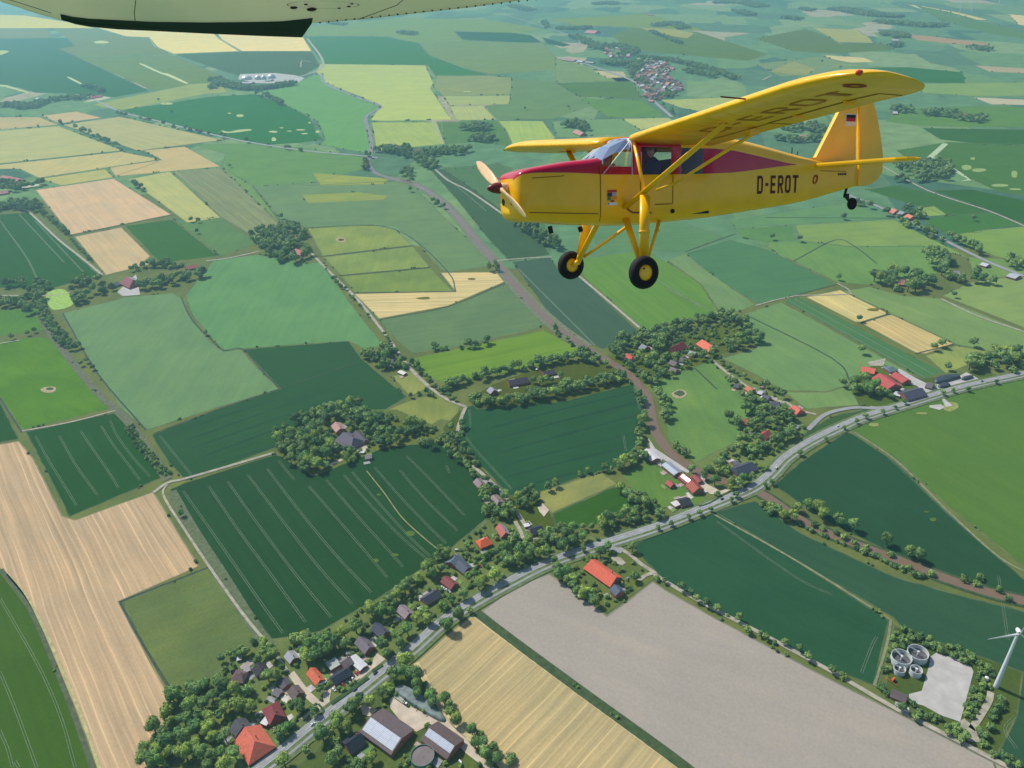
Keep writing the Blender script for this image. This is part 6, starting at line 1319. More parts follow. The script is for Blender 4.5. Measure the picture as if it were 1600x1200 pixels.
# nose bowl and tail post caps
for i in (0, -1):
    ring = [gv(p, 1) for p in SEC[i]] + [gv(p, -1) for p in SEC[i][-2:0:-1]]
    f = shell.faces.new(ring if i == -1 else ring[::-1]); f.material_index = 0
me = bpy.data.meshes.new('fuselage'); bmesh.ops.recalc_face_normals(shell, faces=shell.faces); shell.to_mesh(me); shell.free()
me.materials.append(M_YEL); me.materials.append(M_MAR)
fus = link('fuselage', me, ac); md = fus.modifiers.new('skin', 'SOLIDIFY'); md.thickness = .012; md.offset = -1
for key, quads in gshell.items():
    g = MB()
    for q in quads: g.add(q, [(0, 1, 2, 3)])
    nm = 'windscreen' if key == 'windscreen' else 'window'; g.build(nm, M_CLEAR if nm == 'windscreen' else M_TINT, ac)
# cabin frame tubes, dark lining, floor, seats, dashboard
m = MB()
for side in (1, -1):
    for a, b_ in (((.96, .42, .21), (.46, .40, .70)), ((.46, .42, .19), (.46, .41, .62)), ((.97, .1, .46), (.47, .1, .735))):
        m.tube((a[0], a[1] * side, a[2]), (b_[0], b_[1] * side, b_[2]), .007, n=6)
m.build('window_frame', M_STEEL, ac)
m = MB(); m.box(-1.0, 1.0, -.36, .36, -.42, -.38); m.box(.82, .9, -.36, .36, -.38, .28); m.box(-1.04, -1.0, -.33, .33, -.4, .6); m.box(-.95, .3, -.34, .34, .70, .715); m.build('cabin_lining', M_CABIN, ac)
m = MB(); m.box(.70, .88, -.34, .34, .24, .36); m.build('instrument_panel', M_CABIN, ac)
for y in (-.19, .19):
    m = MB(); m.box(-.32, .12, y - .17, y + .17, -.2, -.05); m.box(-.40, -.3, y - .17, y + .17, -.15, .42); m.build('seat', M_CABIN, ac)
m = MB(); m.box(.60, .80, .335, .345, .21, .33); m.build('chart_sheet', M_WHITE, ac)
# seams, hinge strips and grilles laid on the skin
def decal(mb, pts, w, side=1, off=.006, m=0):
    V = [];
    for k in range(len(pts)):
        a = Vector(pts[max(0, k - 1)]); b_ = Vector(pts[min(len(pts) - 1, k + 1)]); d = (b_ - a).normalized(); n = Vector((-d.y, d.x))
        for s in (-1, 1): q = Vector(pts[k]) + n * s * w / 2; V.append((q.x, side * (fus_y(q.x, q.y) + off), q.y))
    mb.add(V, [(2 * k, 2 * k + 1, 2 * k + 3, 2 * k + 2) for k in range(len(pts) - 1)], m)
def seg(a, b_, n=8): return [(a[0] + (b_[0] - a[0]) * i / n, a[1] + (b_[1] - a[1]) * i / n) for i in range(n + 1)]
for s in (1, -1):
    for a, b_, w_ in (((1.01, -.46), (1.01, .38), .012), ((2.15, -.29), (1.05, -.35), .012), ((2.1, .18), (1.6, .2), .01), ((.32, -.36), (.32, .18), .01), ((-.27, -.25), (-.27, .18), .014), ((-.255, -.25), (.05, -.25), .014), ((-3.55, .2), (-4.2, .18), .01)):
        m = MB(); decal(m, seg(a, b_, 12), w_, s); m.build('panel_seam', M_SEAM, fus)
pass
m = MB()
for s in (1, -1): decal(m, seg((.58, -.28), (.46, -.355)) + seg((.46, -.355), (.12, -.37)), .022, s, .012)
m.build('step_bracket', plain('step_brown', (.16, .04, .03), .5), fus)
def blob(mb, x, y, z, r, sx=1, mm=0):
    bm = bmesh.new(); bmesh.ops.create_icosphere(bm, subdivisions=2, radius=r); mb.add([(v.co.x * sx + x, v.co.y + y, v.co.z + z) for v in bm.verts], [tuple(v.index for v in f.verts) for f in bm.faces], mm); bm.free()
for x, y in ((1.72, .16), (1.22, .16)): m = MB(); m.tube((x, y, -.50 - .03 * (x < 1.5)), (x - .02, y, -.60), .035, n=10); m.build('exhaust_stub', M_BLK, ac)
for y in (.15, -.15): m = MB(); m.tube((2.27, y, -.13), (2.315, y, -.13), .05, n=16); m.build('air_intake', M_BLK, ac)
m = MB(); blob(m, -.27, fus_y(-.27, -.35) + .01, -.36, .035); m.build('fuel_drain', M_BLK, ac)

# block lettering: strokes on a 0..1 by 0..1.6 cell
def strokes(ch, t=.26):
    t = t; B = lambda x0, x1, z0, z1: [(x0, z0), (x1, z0), (x1, z1), (x0, z1)]
    if ch == 'E': return [B(0, t, 0, 1.6), B(t, .85, 0, t), B(t, .78, .68, .68 + t), B(t, .85, 1.6 - t, 1.6)]
    if ch == 'T': return [B(.35, .65, 0, 1.6 - t), B(0, 1, 1.6 - t, 1.6)]
    if ch == '-': return [B(.1, .6, .68, .68 + t)]
    if ch == 'D': return [B(0, t, 0, 1.6), B(t, .7, 0, t), B(t, .7, 1.6 - t, 1.6), B(.95 - t, .95, .25, 1.35), [(.7, 0), (.95, .25), (.95 - t, .25 + .05), (.7, t)], [(.7, 1.6 - t), (.95 - t, 1.3), (.95, 1.35), (.7, 1.6)]]
    if ch == 'O': return [B(0, t, .22, 1.38), B(.95 - t, .95, .22, 1.38), B(.22, .73, 0, t), B(.22, .73, 1.6 - t, 1.6), [(0, .22), (.22, 0), (.22, t), (t, .3)], [(.73, 0), (.95, .22), (.95 - t, .3), (.73, t)], [(0, 1.38), (t, 1.3), (.22, 1.6 - t), (.22, 1.6)], [(.95, 1.38), (.73, 1.6), (.73, 1.6 - t), (.95 - t, 1.3)]]
    if ch == 'R': return [B(0, t, 0, 1.6), B(t, .7, 1.6 - t, 1.6), B(t, .7, .65, .65 + t), B(.92 - t, .92, .9, 1.38), [(.7, .65), (.92, .9), (.92 - t, .95), (.7, .65 + t)], [(.7, 1.6 - t), (.92 - t, 1.32), (.92, 1.38), (.7, 1.6)], [(.4, .65), (.66, .65), (.98, 0), (.68, 0)]]
    return []
def letters(text, cw, sz, place, gap=.28, t=.26):
    m = MB(); x = 0
    for ch in text:
        for q in strokes(ch, t):
            a, b_, c, d = q; n = 4; V = []
            for i in range(n + 1):
                for j in range(n + 1):
                    u, v = i / n, j / n; px = (a[0] * (1 - u) + b_[0] * u) * (1 - v) + (d[0] * (1 - u) + c[0] * u) * v; pz = (a[1] * (1 - u) + b_[1] * u) * (1 - v) + (d[1] * (1 - u) + c[1] * u) * v
                    V.append(place((x + px) * cw, pz * sz))
            m.add(V, [(i * (n + 1) + j, (i + 1) * (n + 1) + j, (i + 1) * (n + 1) + j + 1, i * (n + 1) + j + 1) for i in range(n) for j in range(n)])
        x += (.7 if ch == '-' else 1) + gap
    return m
for s in (1, -1):     # on the left side the text runs aft, on the right side it runs forward
    pl = (lambda u, v: (-2.03 - u, fus_y(-2.03 - u, -.15 + v) + .006, -.15 + v)) if s > 0 else (lambda u, v: (-3.05 + u, -(fus_y(-3.05 + u, -.15 + v) + .006), -.15 + v))
    letters('D-EROT', .137, .18, pl).build('registration', M_LET, fus)
m = MB()
for i in range(14):
    a0, a1 = 2 * math.pi * i / 14, 2 * math.pi * (i + 1) / 14
    if i in (3, 10): continue
    q = lambda a, r: (-3.42 + math.cos(a) * r * .06 - math.sin(a) * r * .02, fus_y(-3.42, .06) + .008, .06 + math.sin(a) * r * .085)
    m.add([q(a0, 1), q(a1, 1), q(a1, .55), q(a0, .55)], [(0, 1, 2, 3)])
m.build('emblem', plain('emblem_red', (.35, .01, .02), .5), fus)
cols = [('sticker_red', (.45, .05, .03)), ('sticker_orange', (.8, .3, .05)), ('sticker_navy', (.03, .04, .12)), ('sticker_lilac', (.45, .4, .55)), ('sticker_white', (.75, .78, .82)), ('sticker_green', (.05, .25, .08))]
mats = [plain(n, c, .5, .05) for n, c in cols]; m = MB()
for (x0, x1, z0, z1, k) in ((.895, .735, -.05, -.015, 0), (.895, .82, -.11, -.055, 2), (.815, .735, -.10, -.055, 3), (.895, .84, -.165, -.115, 5), (.835, .735, -.155, -.105, 1), (.835, .78, -.19, -.16, 0), (.9, .73, -.235, -.195, 4), (.89, .865, -.225, -.205, 2)):
    V = [(x, fus_y(x, z) + .007, z) for x, z in ((x0, z0), (x1, z0), (x1, z1), (x0, z1))]; m.add(V, [(0, 1, 2, 3)], k)
m.build('sticker', mats, fus)
m = MB()
for k in range(5): V = [(x, fus_y(x, z) + .006, z) for x, z in ((-4.0 - k * .045, .12), (-4.03 - k * .045, .12), (-4.03 - k * .045, .155), (-4.0 - k * .045, .155))]; m.add(V, [(0, 1, 2, 3)])
m.build('small_plate', M_BLK, fus)

# wings: doped fabric over ribs
M_FABRIC = paint('yellow_doped_fabric', (0.95, 0.51, 0.006)); nt = M_FABRIC.node_tree
_w = N(nt, 'ShaderNodeTexWave', bands_direction='Y'); _w.inputs['Scale'].default_value = 0.95; _t = N(nt, 'ShaderNodeTexCoord'); nt.links.new(_t.outputs['Object'], _w.inputs['Vector'])
_p = N(nt, 'ShaderNodeMath', operation='POWER'); nt.links.new(_w.outputs['Fac'], _p.inputs[0]); _p.inputs[1].default_value = 6
_b = N(nt, 'ShaderNodeBump'); _b.inputs['Strength'].default_value = .5; _b.inputs['Distance'].default_value = .012; nt.links.new(_p.outputs[0], _b.inputs['Height'])
_o = [q for q in nt.nodes if q.type == 'BUMP' and q != _b][0]; nt.links.new(_b.outputs[0], _o.inputs['Normal'])
def airfoil(n=12):
    U = [(.5 * (1 - math.cos(math.pi * i / n))) for i in range(n + 1)]
    th = lambda x: 5 * .14 * (.2969 * math.sqrt(x) - .126 * x - .3516 * x * x + .2843 * x ** 3 - .1036 * x ** 4)
    cam = lambda x: .10 * x * (1 - x)
    top = [(x, cam(x) + th(x)) for x in U]; bot = [(x, cam(x) - th(x) * .8) for x in U[1:-1]][::-1]; return top + bot
AF = airfoil()
def wsec(y):                       # leading edge x, chord, leading edge z, thickness factor
    a = abs(y)
    z = .66 + .076 * (a - .42) if a < 3.5 else .894 + .04 * (a - 3.5) - .04 * (a - 3.5) ** 2
    if a <= 3.5: return .51, 1.50, z, 1.0
    t = min(1, (a - 3.5) / 1.06); f = math.sqrt(max(0, 1 - t ** 3.2)); return .51 - 1.5 * (1 - f) * .24, 1.50 * f, z, .35 + .65 * f
def wing_pt(y, u, top):            # u along chord 0..1
    xl, c, z, tf = wsec(y); x = max(1e-4, u); th = 5 * .14 * (.2969 * math.sqrt(x) - .126 * x - .3516 * x * x + .2843 * x ** 3 - .1036 * x ** 4); cam = .10 * x * (1 - x)
    zz = (cam + th) if top else (cam - th * .8)
    return (xl - c * x, y, z + .05 - .11 * x * c / 1.5 + zz * c * tf)
def make_wing(side):
    ys = [.40, .8, 1.4, 2.0, 2.6, 3.1, 3.5, 3.7, 3.9, 4.05, 4.2, 4.34, 4.41, 4.47, 4.51, 4.54, 4.557]; m = MB(); V = []; n = len(AF)
    for y in ys:
        xl, c, z, tf = wsec(y)
        for (u, h) in AF: V.append((xl - c * u, y * side, z + .05 - .11 * u * c / 1.5 + h * c * tf))
    F = []
    for k in range(len(ys) - 1):
        for i in range(n):
            q = (k * n + i, k * n + (i + 1) % n, (k + 1) * n + (i + 1) % n, (k + 1) * n + i); F.append(q if side > 0 else q[::-1])
    F += [tuple(range(n)) if side < 0 else tuple(range(n - 1, -1, -1)), tuple(range((len(ys) - 1) * n, len(ys) * n))[::(1 if side > 0 else -1)]]
    m.add(V, F); w = m.build('wing', M_FABRIC, ac, smooth=True); return w
wings = {s: make_wing(s) for s in (1, -1)}
for s, w in wings.items():
    m = MB()
    def strip(P, wd):
        for (y0, u0), (y1, u1) in zip(P[:-1], P[1:]):
            n = 6
            for i in range(n):
                ya, yb, ua, ub = y0 + (y1 - y0) * i / n, y0 + (y1 - y0) * (i + 1) / n, u0 + (u1 - u0) * i / n, u0 + (u1 - u0) * (i + 1) / n
                if abs(u1 - u0) < .01: Q = [wing_pt(ya, ua - wd / 2, False), wing_pt(yb, ub - wd / 2, False), wing_pt(yb, ub + wd / 2, False), wing_pt(ya, ua + wd / 2, False)]
                else: Q = [wing_pt(ya - wd * .7, ua, False), wing_pt(ya + wd * .7, ua, False), wing_pt(yb + wd * .7, ub, False), wing_pt(yb - wd * .7, ub, False)]
                m.add([(a, b_ * s, c - .004) for a, b_, c in Q], [(0, 1, 2, 3)])
    strip([(.9, .74), (2.08, .74)], .018); strip([(2.1, .72), (3.85, .72)], .03); strip([(2.1, .74), (2.1, .985)], .018); strip([(3.85, .72), (3.85, .97)], .018)
    m.build('aileron_gap', M_SEAM, w)
    m = MB()
    for y in (2.6, 3.4): x, yy, z = wing_pt(y, .72, False); m.box(x - .12, x + .05, s * y - .012, s * y + .012, z - .045, z)
    m.build('hinge_bracket', M_YEL, w)
    m = MB(); blob(m, wing_pt(4.40, .04, True)[0] + .02, s * 4.41, wing_pt(4.40, .04, True)[2] - .02, .03, 1.6); m.build('navigation_light', plain('light_red', (.65, .08, .04), .2) if s > 0 else plain('light_green', (.03, .4, .1), .2), w)
# big letters under the left wing, tops to the leading edge
def under(u, v):
    y = 1.45 + u; uu = .54 - v / 1.5; a = wing_pt(y, max(.04, uu), False); return (a[0], a[1], a[2] - .006)
letters('D-EROT', .34, .23, under, .28, .16).build('wing_registration', plain('wing_letter', (.42, .16, .01), .5), wings[1])
m = MB()
for i in range(10):
    a0, a1 = 2 * math.pi * i / 10, 2 * math.pi * (i + 1) / 10; q = lambda a, r: (lambda P: (P[0], P[1], P[2] - .006))(wing_pt(4.13 + math.cos(a) * .08 * r, .27 + math.sin(a) * .12 * r, False)); m.add([q(a0, 1), q(a1, 1), q(a1, .4), q(a0, .4)], [(0, 1, 2, 3)])
m.build('wing_emblem', plain('wing_emblem_red', (.3, .02, .02), .5), wings[1])
m = MB(); x, y, z = wing_pt(2.9, .02, True); m.tube((x, 2.9, z - .03), (x + .38, 2.9, z - .01), .009, n=6); m.build('pitot_tube', M_LET, wings[1])

# fin, rudder, tailplane
def slab(pts, th, mb, plane='y', m=0, off=0.0):
    n = len(pts); c = (sum(p[0] for p in pts) / n, sum(p[1] for p in pts) / n); V = []
    ring = lambda s, t: [((p[0] + (c[0] - p[0]) * s), t, (p[1] + (c[1] - p[1]) * s)) for p in pts]
    V = ring(0, 0) + ring(.025, th) + ring(.025, -th)
    F = [(i, (i + 1) % n, n + (i + 1) % n, n + i) for i in range(n)] + [((i + 1) % n, i, 2 * n + i, 2 * n + (i + 1) % n) for i in range(n)] + [tuple(range(n, 2 * n)), tuple(range(3 * n - 1, 2 * n - 1, -1))]
    if plane == 'z': V = [(x, z, t + off) for x, t, z in V]
    else: V = [(x, t + off, z) for x, t, z in V]
    mb.add(V, F, m)
m = MB(); slab([(-3.28, .40), (-3.50, .42), (-4.0, 1.20), (-4.14, 1.40), (-4.32, 1.50), (-4.43, 1.52), (-4.43, .28), (-3.5, .3)], .036, m); fin = m.build('fin', M_YEL, ac)
m = MB(); slab([(-4.434, 1.52), (-4.62, 1.50), (-4.80, 1.36), (-4.92, 1.10), (-5.04, .75), (-5.12, .42), (-5.13, .18), (-5.05, .04), (-4.9, -.04), (-4.7, -.08), (-4.53, -.08), (-4.53, .3)], .032, m); rud = m.build('rudder', M_YEL, ac)
fm = [plain('flag_black', (.01, .01, .01), .5), plain('flag_red', (.45, .01, .015), .5), plain('flag_gold', (.80, .62, .42), .5), M_WHITE]
for s in (1, -1):
    m = MB(); X0, X1 = -4.16, -4.38; zt = 1.135
    y = s * .042; m.add([(X0 + .015, y - s * .0015, zt + .015), (X1 - .015, y - s * .0015, zt + .015), (X1 - .015, y - s * .0015, zt - .185), (X0 + .015, y - s * .0015, zt - .185)], [(0, 1, 2, 3)], 3)
    for k in range(3): m.add([(X0, y, zt - k * .057), (X1, y, zt - k * .057), (X1, y, zt - (k + 1) * .057), (X0, y, zt - (k + 1) * .057)], [(0, 1, 2, 3)], k)
    m.build('flag', fm, fin)
for s in (1, -1):
    m = MB(); slab([(-3.40, .04 * s), (-3.62, .9 * s), (-3.78, 1.42 * s), (-3.92, 1.52 * s), (-4.12, 1.53 * s), (-4.12, .04 * s)], .028, m, 'z', 0, .30); sp = m.build('tailplane', M_YEL, ac)
    m = MB(); slab([(-4.13, .08 * s), (-4.13, 1.53 * s), (-4.32, 1.46 * s), (-4.52, 1.2 * s), (-4.60, .7 * s), (-4.55, .16 * s)], .018, m, 'z', 0, .30); m.build('elevator', M_YEL, sp)
m = MB(); m.tube((-3.0, 0, .45), (-3.0, 0, .60), .008, n=6); m.build('antenna', M_BLK, ac); m = MB(); m.tube((-3.1, 0, .43), (-3.13, 0, .53), .008, n=6); m.build('antenna', M_BLK, ac)

# struts and landing gear, both sides
for s in (1, -1):
    Y = lambda p: (p[0], p[1] * s, p[2])
    m = MB(); m.tube(Y((.58, .41, -.28)), Y((.15, 2.12, .73)), .062, .058, 12, flat=.38, ax=(1, 0, 0)); m.build('wing_strut', M_YEL, ac, smooth=True)
    m = MB(); m.tube(Y((.30, .80, -.05)), Y((.10, .95, .03)), .03, .035, 10, flat=.5, ax=(1, 0, 0)); m.tube(Y((.10, .95, .03)), Y((-.58, 1.80, .63)), .036, .04, 10, flat=.45, ax=(1, 0, 0)); m.build('wing_strut', M_YEL, ac, smooth=True)
    m = MB(); m.box(.04, .24, s * 2.10 - .05, s * 2.10 + .05, .735, .785); m.build('strut_fitting', M_YEL, ac); m = MB(); m.box(-.66, -.50, s * 1.80 - .04, s * 1.80 + .04, .62, .69); m.build('strut_fitting', M_YEL, ac)
    m = MB(); m.tube(Y((.44, .44, .66)), Y((.47, .76, -.08)), .026, n=10); m.build('cabane_tube', M_YEL, ac, smooth=True)
    m = MB(); m.tube(Y((.47, .77, -.12)), Y((.60, .93, -1.00)), .085, .078, 16, flat=.55, ax=(1, 0, 0)); m.tube(Y((.47, .765, -.09)), Y((.475, .775, -.14)), .04, n=10); m.tube(Y((.545, .865, -.62)), Y((.548, .868, -.645)), .092, .092, 16, flat=.58, ax=(1, 0, 0)); m.tube(Y((.60, .93, -1.0)), Y((.64, .96, -1.14)), .05, .045, 10); m.build('shock_leg', M_YEL, ac, smooth=True)
    m = MB(); m.tube(Y((.55, .36, -.42)), Y((.64, .92, -1.08)), .058, .05, 12, flat=.5, ax=(1, 0, 0)); m.build('gear_leg', M_YEL, ac, smooth=True)
    m = MB(); m.tube(Y((-.12, .30, -.46)), Y((.55, .93, -1.06)), .028, .024, 10); m.tube(Y((.0, .38, -.52)), Y((-.02, .40, -.66)), .018, n=8); m.build('gear_brace', M_YEL, ac, smooth=True)
    m = MB(); m.tube(Y((.64, .94, -1.13)), Y((.70, 1.02, -1.18)), .05, .04, 10); m.tube(Y((.70, .98, -1.19)), Y((.70, 1.06, -1.19)), .03, n=10); m.build('axle', M_YEL, ac, smooth=True)
    e = link('wheel', None, ac, (.71, 1.09 * s, -1.19)); e.rotation_euler = (R(90), 0, 0)
    m = MB(); m.lathe([(.115, -.06), (.16, -.082), (.205, -.07), (.232, -.035), (.238, 0), (.232, .035), (.205, .07), (.16, .082), (.115, .06)], 40); m.build('tyre', M_TYRE, e, smooth=True)
    m = MB(); m.lathe([(.001, -.055), (.07, -.062), (.118, -.05), (.122, 0), (.118, .05), (.07, .062), (.001, .055)], 32); m.build('rim', M_YEL, e, smooth=True)
    m = MB(); m.tube((.035, .06, .058 * -s), (.035, .06, .066 * -s), .014, n=10, m=0); m.build('valve_hole', M_BLK, e)
# tail wheel
m = MB(); m.tube((-4.30, 0, -.10), (-4.26, 0, -.22), .022, n=8); m.tube((-4.26, 0, -.22), (-4.42, 0, -.36), .028, n=8); m.box(-4.34, -4.26, -.03, .03, -.27, -.20); m.build('tail_fork', M_BLK, ac)
m = MB(); m.lathe([(.03, -.03), (.085, -.035), (.105, -.015), (.105, .015), (.085, .035), (.03, .03)], 24, 0, Matrix.Translation((-4.45, 0, -.38)) @ Matrix.Rotation(R(90), 4, 'X')); m.lathe([(.001, -.032), (.032, -.032), (.032, .032), (.001, .032)], 12, 0, Matrix.Translation((-4.45, 0, -.38)) @ Matrix.Rotation(R(90), 4, 'X')); m.build('tail_wheel', M_TYRE, ac, smooth=False)
# propeller
ANG = R(-26)
pr = link('propeller', None, ac, (2.42, 0, .07))
for k in (0, 1):
    a = ANG + math.pi * k; V = []; n = 10; stn = [(.0, .05, .045, .9), (.10, .046, .035, .8), (.22, .064, .022, .6), (.42, .08, .014, .42), (.68, .08, .010, .32), (.84, .06, .007, .27), (.92, .03, .005, .25), (.96, .008, .002, .25)]
    rr = Vector((0, math.cos(a), math.sin(a))); tt = Vector((0, -math.sin(a), math.cos(a))); ax_ = Vector((1, 0, 0))
    for r_, c_, th_, tw_ in stn:
        ch = tt * math.cos(tw_) + ax_ * math.sin(tw_); nn = ax_ * math.cos(tw_) - tt * math.sin(tw_)
        for i in range(n): q = 2 * math.pi * i / n; V.append(rr * r_ + ch * math.cos(q) * c_ + nn * math.sin(q) * th_)
    m = MB(); m.add(V, [(j * n + i, j * n + (i + 1) % n, (j + 1) * n + (i + 1) % n, (j + 1) * n + i) for j in range(len(stn) - 1) for i in range(n)] + [tuple(range((len(stn) - 1) * n, len(stn) * n))]); m.build('blade', M_WOOD, pr, smooth=True)
m = MB(); m.lathe([(.001, .20), (.03, .185), (.06, .13), (.078, .06), (.08, .0)], 24, 0, Matrix.Rotation(R(90), 4, 'Y')); m.build('spinner', M_SPIN, pr, smooth=True)
m = MB(); m.tube((-.16, 0, 0), (.02, 0, 0), .07, n=20); m.build('prop_hub', M_WOOD, pr, smooth=True)

# ------------------------------------------------------------------ pilot in the cabin
def person(parent_mat, label):
    root = empty('person', (0, 0, 0)); root.matrix_world = parent_mat; tag(root, label, 'person')
    P = [((0, 0, 0), .13), ((.01, 0, .22), .135), ((.03, 0, .42), .13), ((.05, 0, .50), .06), ((.07, 0, .56), .055),
         ((.04, .17, .41), .065), ((.16, .22, .20), .05), ((.36, .17, .22), .035), ((.44, .16, .24), .03),
         ((.04, -.17, .41), .065), ((.14, -.22, .18), .05), ((.34, -.16, .16), .035), ((.42, -.14, .18), .03),
         ((.10, .09, -.02), .09), ((.45, .11, .03), .065), ((.62, .11, -.22), .045), ((.10, -.09, -.02), .09), ((.45, -.11, .03), .065), ((.62, -.11, -.22), .045)]
    E = [(0, 1), (1, 2), (2, 3), (3, 4), (2, 5), (5, 6), (6, 7), (7, 8), (2, 9), (9, 10), (10, 11), (11, 12), (0, 13), (13, 14), (14, 15), (0, 16), (16, 17), (17, 18)]
    for s, b_ in ((1, 8), (-1, 12)):
        bx, by, bz = P[b_][0]
        for k in range(4): P.append(((bx + .035, by + (k - 1.5) * .018, bz + .012), .010)); E.append((b_, len(P) - 1)); P.append(((bx + .07 - abs(k - 1.5) * .006, by + (k - 1.5) * .019, bz + .0), .009)); E.append((len(P) - 2, len(P) - 1)); P.append(((bx + .08, by + (k - 1.5) * .019, bz - .03), .008)); E.append((len(P) - 2, len(P) - 1))
        P.append(((bx + .02, by - s * .03, bz + .02), .010)); E.append((b_, len(P) - 1)); P.append(((bx + .05, by - s * .045, bz + .02), .009)); E.append((len(P) - 2, len(P) - 1))
    me = bpy.data.meshes.new('body'); me.from_pydata([p[0] for p in P], E, []); o = link('body', me, root)
    o.modifiers.new('skin', 'SKIN'); o.modifiers.new('sub', 'SUBSURF').levels = 1; o.modifiers['sub'].render_levels = 1
    for i, v in enumerate(me.skin_vertices[0].data): v.radius = (P[i][1],) * 2; v.use_root = (i == 0)
    me.materials.append(plain('navy_shirt', (.02, .03, .075), .8))
    bm = bmesh.new(); bmesh.ops.create_uvsphere(bm, u_segments=20, v_segments=14, radius=1)
    for v in bm.verts:
        x, y, z = v.co; v.co = (.098 * x * (1 - .12 * max(0, -z)), .078 * y * (1 - .22 * max(0, -z)), .122 * z)
        if x > .85 and abs(y) < .35 and -.35 < z < .15: v.co.x += .022 * (1 - abs(z + .1) * 2)
        if x > .6 and abs(abs(y) - .36) < .14 and .02 < z < .3: v.co.x -= .008
    hme = bpy.data.meshes.new('head'); bm.to_mesh(hme); bm.free(); hme.materials.append(plain('skin_tone', (.50, .27, .19), .6)); hme.polygons.foreach_set('use_smooth', [True] * len(hme.polygons))
    h = link('head', hme, root, (.10, 0, .66)); h.rotation_euler = (0, R(6), R(35))
    m = MB(); [blob(m, .086, y, .022, .011) for y in (-.03, .03)]; m.build('eye', M_BLK, h)
    m = MB(); m.box(.086, .094, -.024, .024, -.052, -.044); m.build('mouth', plain('lip', (.3, .08, .07), .6), h)
    m = MB(); [blob(m, -.005, y, .0, .022, .6) for y in (-.078, .078)]; m.build('ear', hme.materials[0], h)
    bm = bmesh.new(); bmesh.ops.create_uvsphere(bm, u_segments=20, v_segments=12, radius=1); m = MB()
    m.add([(v.co.x * .104 - .008, v.co.y * .085, v.co.z * .128 + .008) for v in bm.verts], [tuple(v.index for v in f.verts) for f in bm.faces if f.calc_center_median().z > .25 or (f.calc_center_median().x < -.1 and f.calc_center_median().z > -.45)]); bm.free(); m.build('hair', plain('grey_hair', (.22, .2, .19), .8, .3, 60), h, smooth=True)
    m = MB(); [m.tube((0, y * 1.0, .0), (0, y * 1.28, .0), .036, n=14) for y in (-.08, .08)]; m.tube((0, -.09, .03), (0, 0, .14), .008, n=6); m.tube((0, .09, .03), (0, 0, .14), .008, n=6); m.build('headset', M_BLK, h)
acm = Matrix([list(WM[i]) + [WT[i]] for i in range(3)] + [[0, 0, 0, 1]])
person(acm @ Matrix.Translation((-.12, .17, .02)) @ Matrix.Scale(.80, 4), 'pilot in a navy shirt with a headset inside the yellow aircraft cabin')

# ------------------------------------------------------------------ underside of our own wing at the top of the picture
def upx(px, py, d):     # a point of our own wing, d metres in front of the lens
    v = np.array([(px - 800) / FPX * d, (600 - py) / FPX * d, -d]); w = RC @ v + np.array([0, 0, ALT]); return Vector(w)
def own(px, py): return upx(px, py, 4.6 + (py - 40) * .0045)
ow = empty('aircraft_wing', own(500, -100)); tag(ow, 'grey green glossy underside of an aircraft wing cutting across the top left corner', 'wing')
def inv_parent(o, par): o.parent = par; o.matrix_parent_inverse = par.matrix_world.inverted()
bpy.context.view_layer.update()
def wing_skin_material():
    m, nt, b = newmat('wing_underside'); L = nt.links.new; tc = N(nt, 'ShaderNodeTexCoord')
    no = N(nt, 'ShaderNodeTexNoise'); no.inputs['Scale'].default_value = 1.3; no.inputs['Detail'].default_value = 4; L(tc.outputs['Object'], no.inputs['Vector'])
    mx = N(nt, 'ShaderNodeMix', data_type='RGBA'); L(no.outputs[0], mx.inputs[0]); mx.inputs[6].default_value = (.42, .52, .40, 1); mx.inputs[7].default_value = (.74, .72, .56, 1); L(mx.outputs[2], b.inputs['Base Color'])  # green end of the mix puts reflected fields into the skin colour
    b.inputs['Roughness'].default_value = .14; b.inputs['Specular IOR Level'].default_value = .8; b.inputs['Coat Weight'].default_value = 1.0
    tr = N(nt, 'ShaderNodeBsdfTranslucent'); L(mx.outputs[2], tr.inputs[0]); ms = N(nt, 'ShaderNodeMixShader'); ms.inputs[0].default_value = .62; oo = [q for q in nt.nodes if q.type == 'OUTPUT_MATERIAL'][0]; L(b.outputs[0], ms.inputs[1]); L(tr.outputs[0], ms.inputs[2]); L(ms.outputs[0], oo.inputs['Surface'])
    mp = N(nt, 'ShaderNodeMapping'); mp.inputs['Scale'].default_value = (.5, 3.5, 3.5); n2 = N(nt, 'ShaderNodeTexNoise'); n2.inputs['Scale'].default_value = 1.0; n2.inputs['Detail'].default_value = 3; L(tc.outputs['Object'], mp.inputs[0]); L(mp.outputs[0], n2.inputs['Vector'])
    bp = N(nt, 'ShaderNodeBump'); bp.inputs['Strength'].default_value = .35; bp.inputs['Distance'].default_value = .06; L(n2.outputs[0], bp.inputs['Height']); L(bp.outputs[0], b.inputs['Normal']); return m
M_OWN = wing_skin_material()
edge = [(-260,-90),(-120,-40),(0,2),(30,12),(60,22),(100,33),(130,38),(170,41),(240,44),(320,44),(400,43),(470,39),(488,36),(560,31),(640,22),(740,11),(830,-2),(1000,-24),(1300,-70)]
top_ = [(x, y - 420 - (x + 260) * .02) for x, y in edge]
nrm = (own(0, 0) - own(600, 0)).cross(own(0, -300) - own(0, 0)).normalized()
if nrm.dot(Vector((0, 0, 1))) < 0: nrm = -nrm
V = []; K = 14; n = len(edge)
for j in range(K + 1):
    for (a, b_) in edge: V.append(own(a, b_ - 30 * j) )
F = [(j * n + i, j * n + i + 1, (j + 1) * n + i + 1, (j + 1) * n + i) for j in range(K) for i in range(n - 1)]
me = mesh('lower_skin', V, F, M_OWN, smooth=True); o = link('lower_skin', me); inv_parent(o, ow)
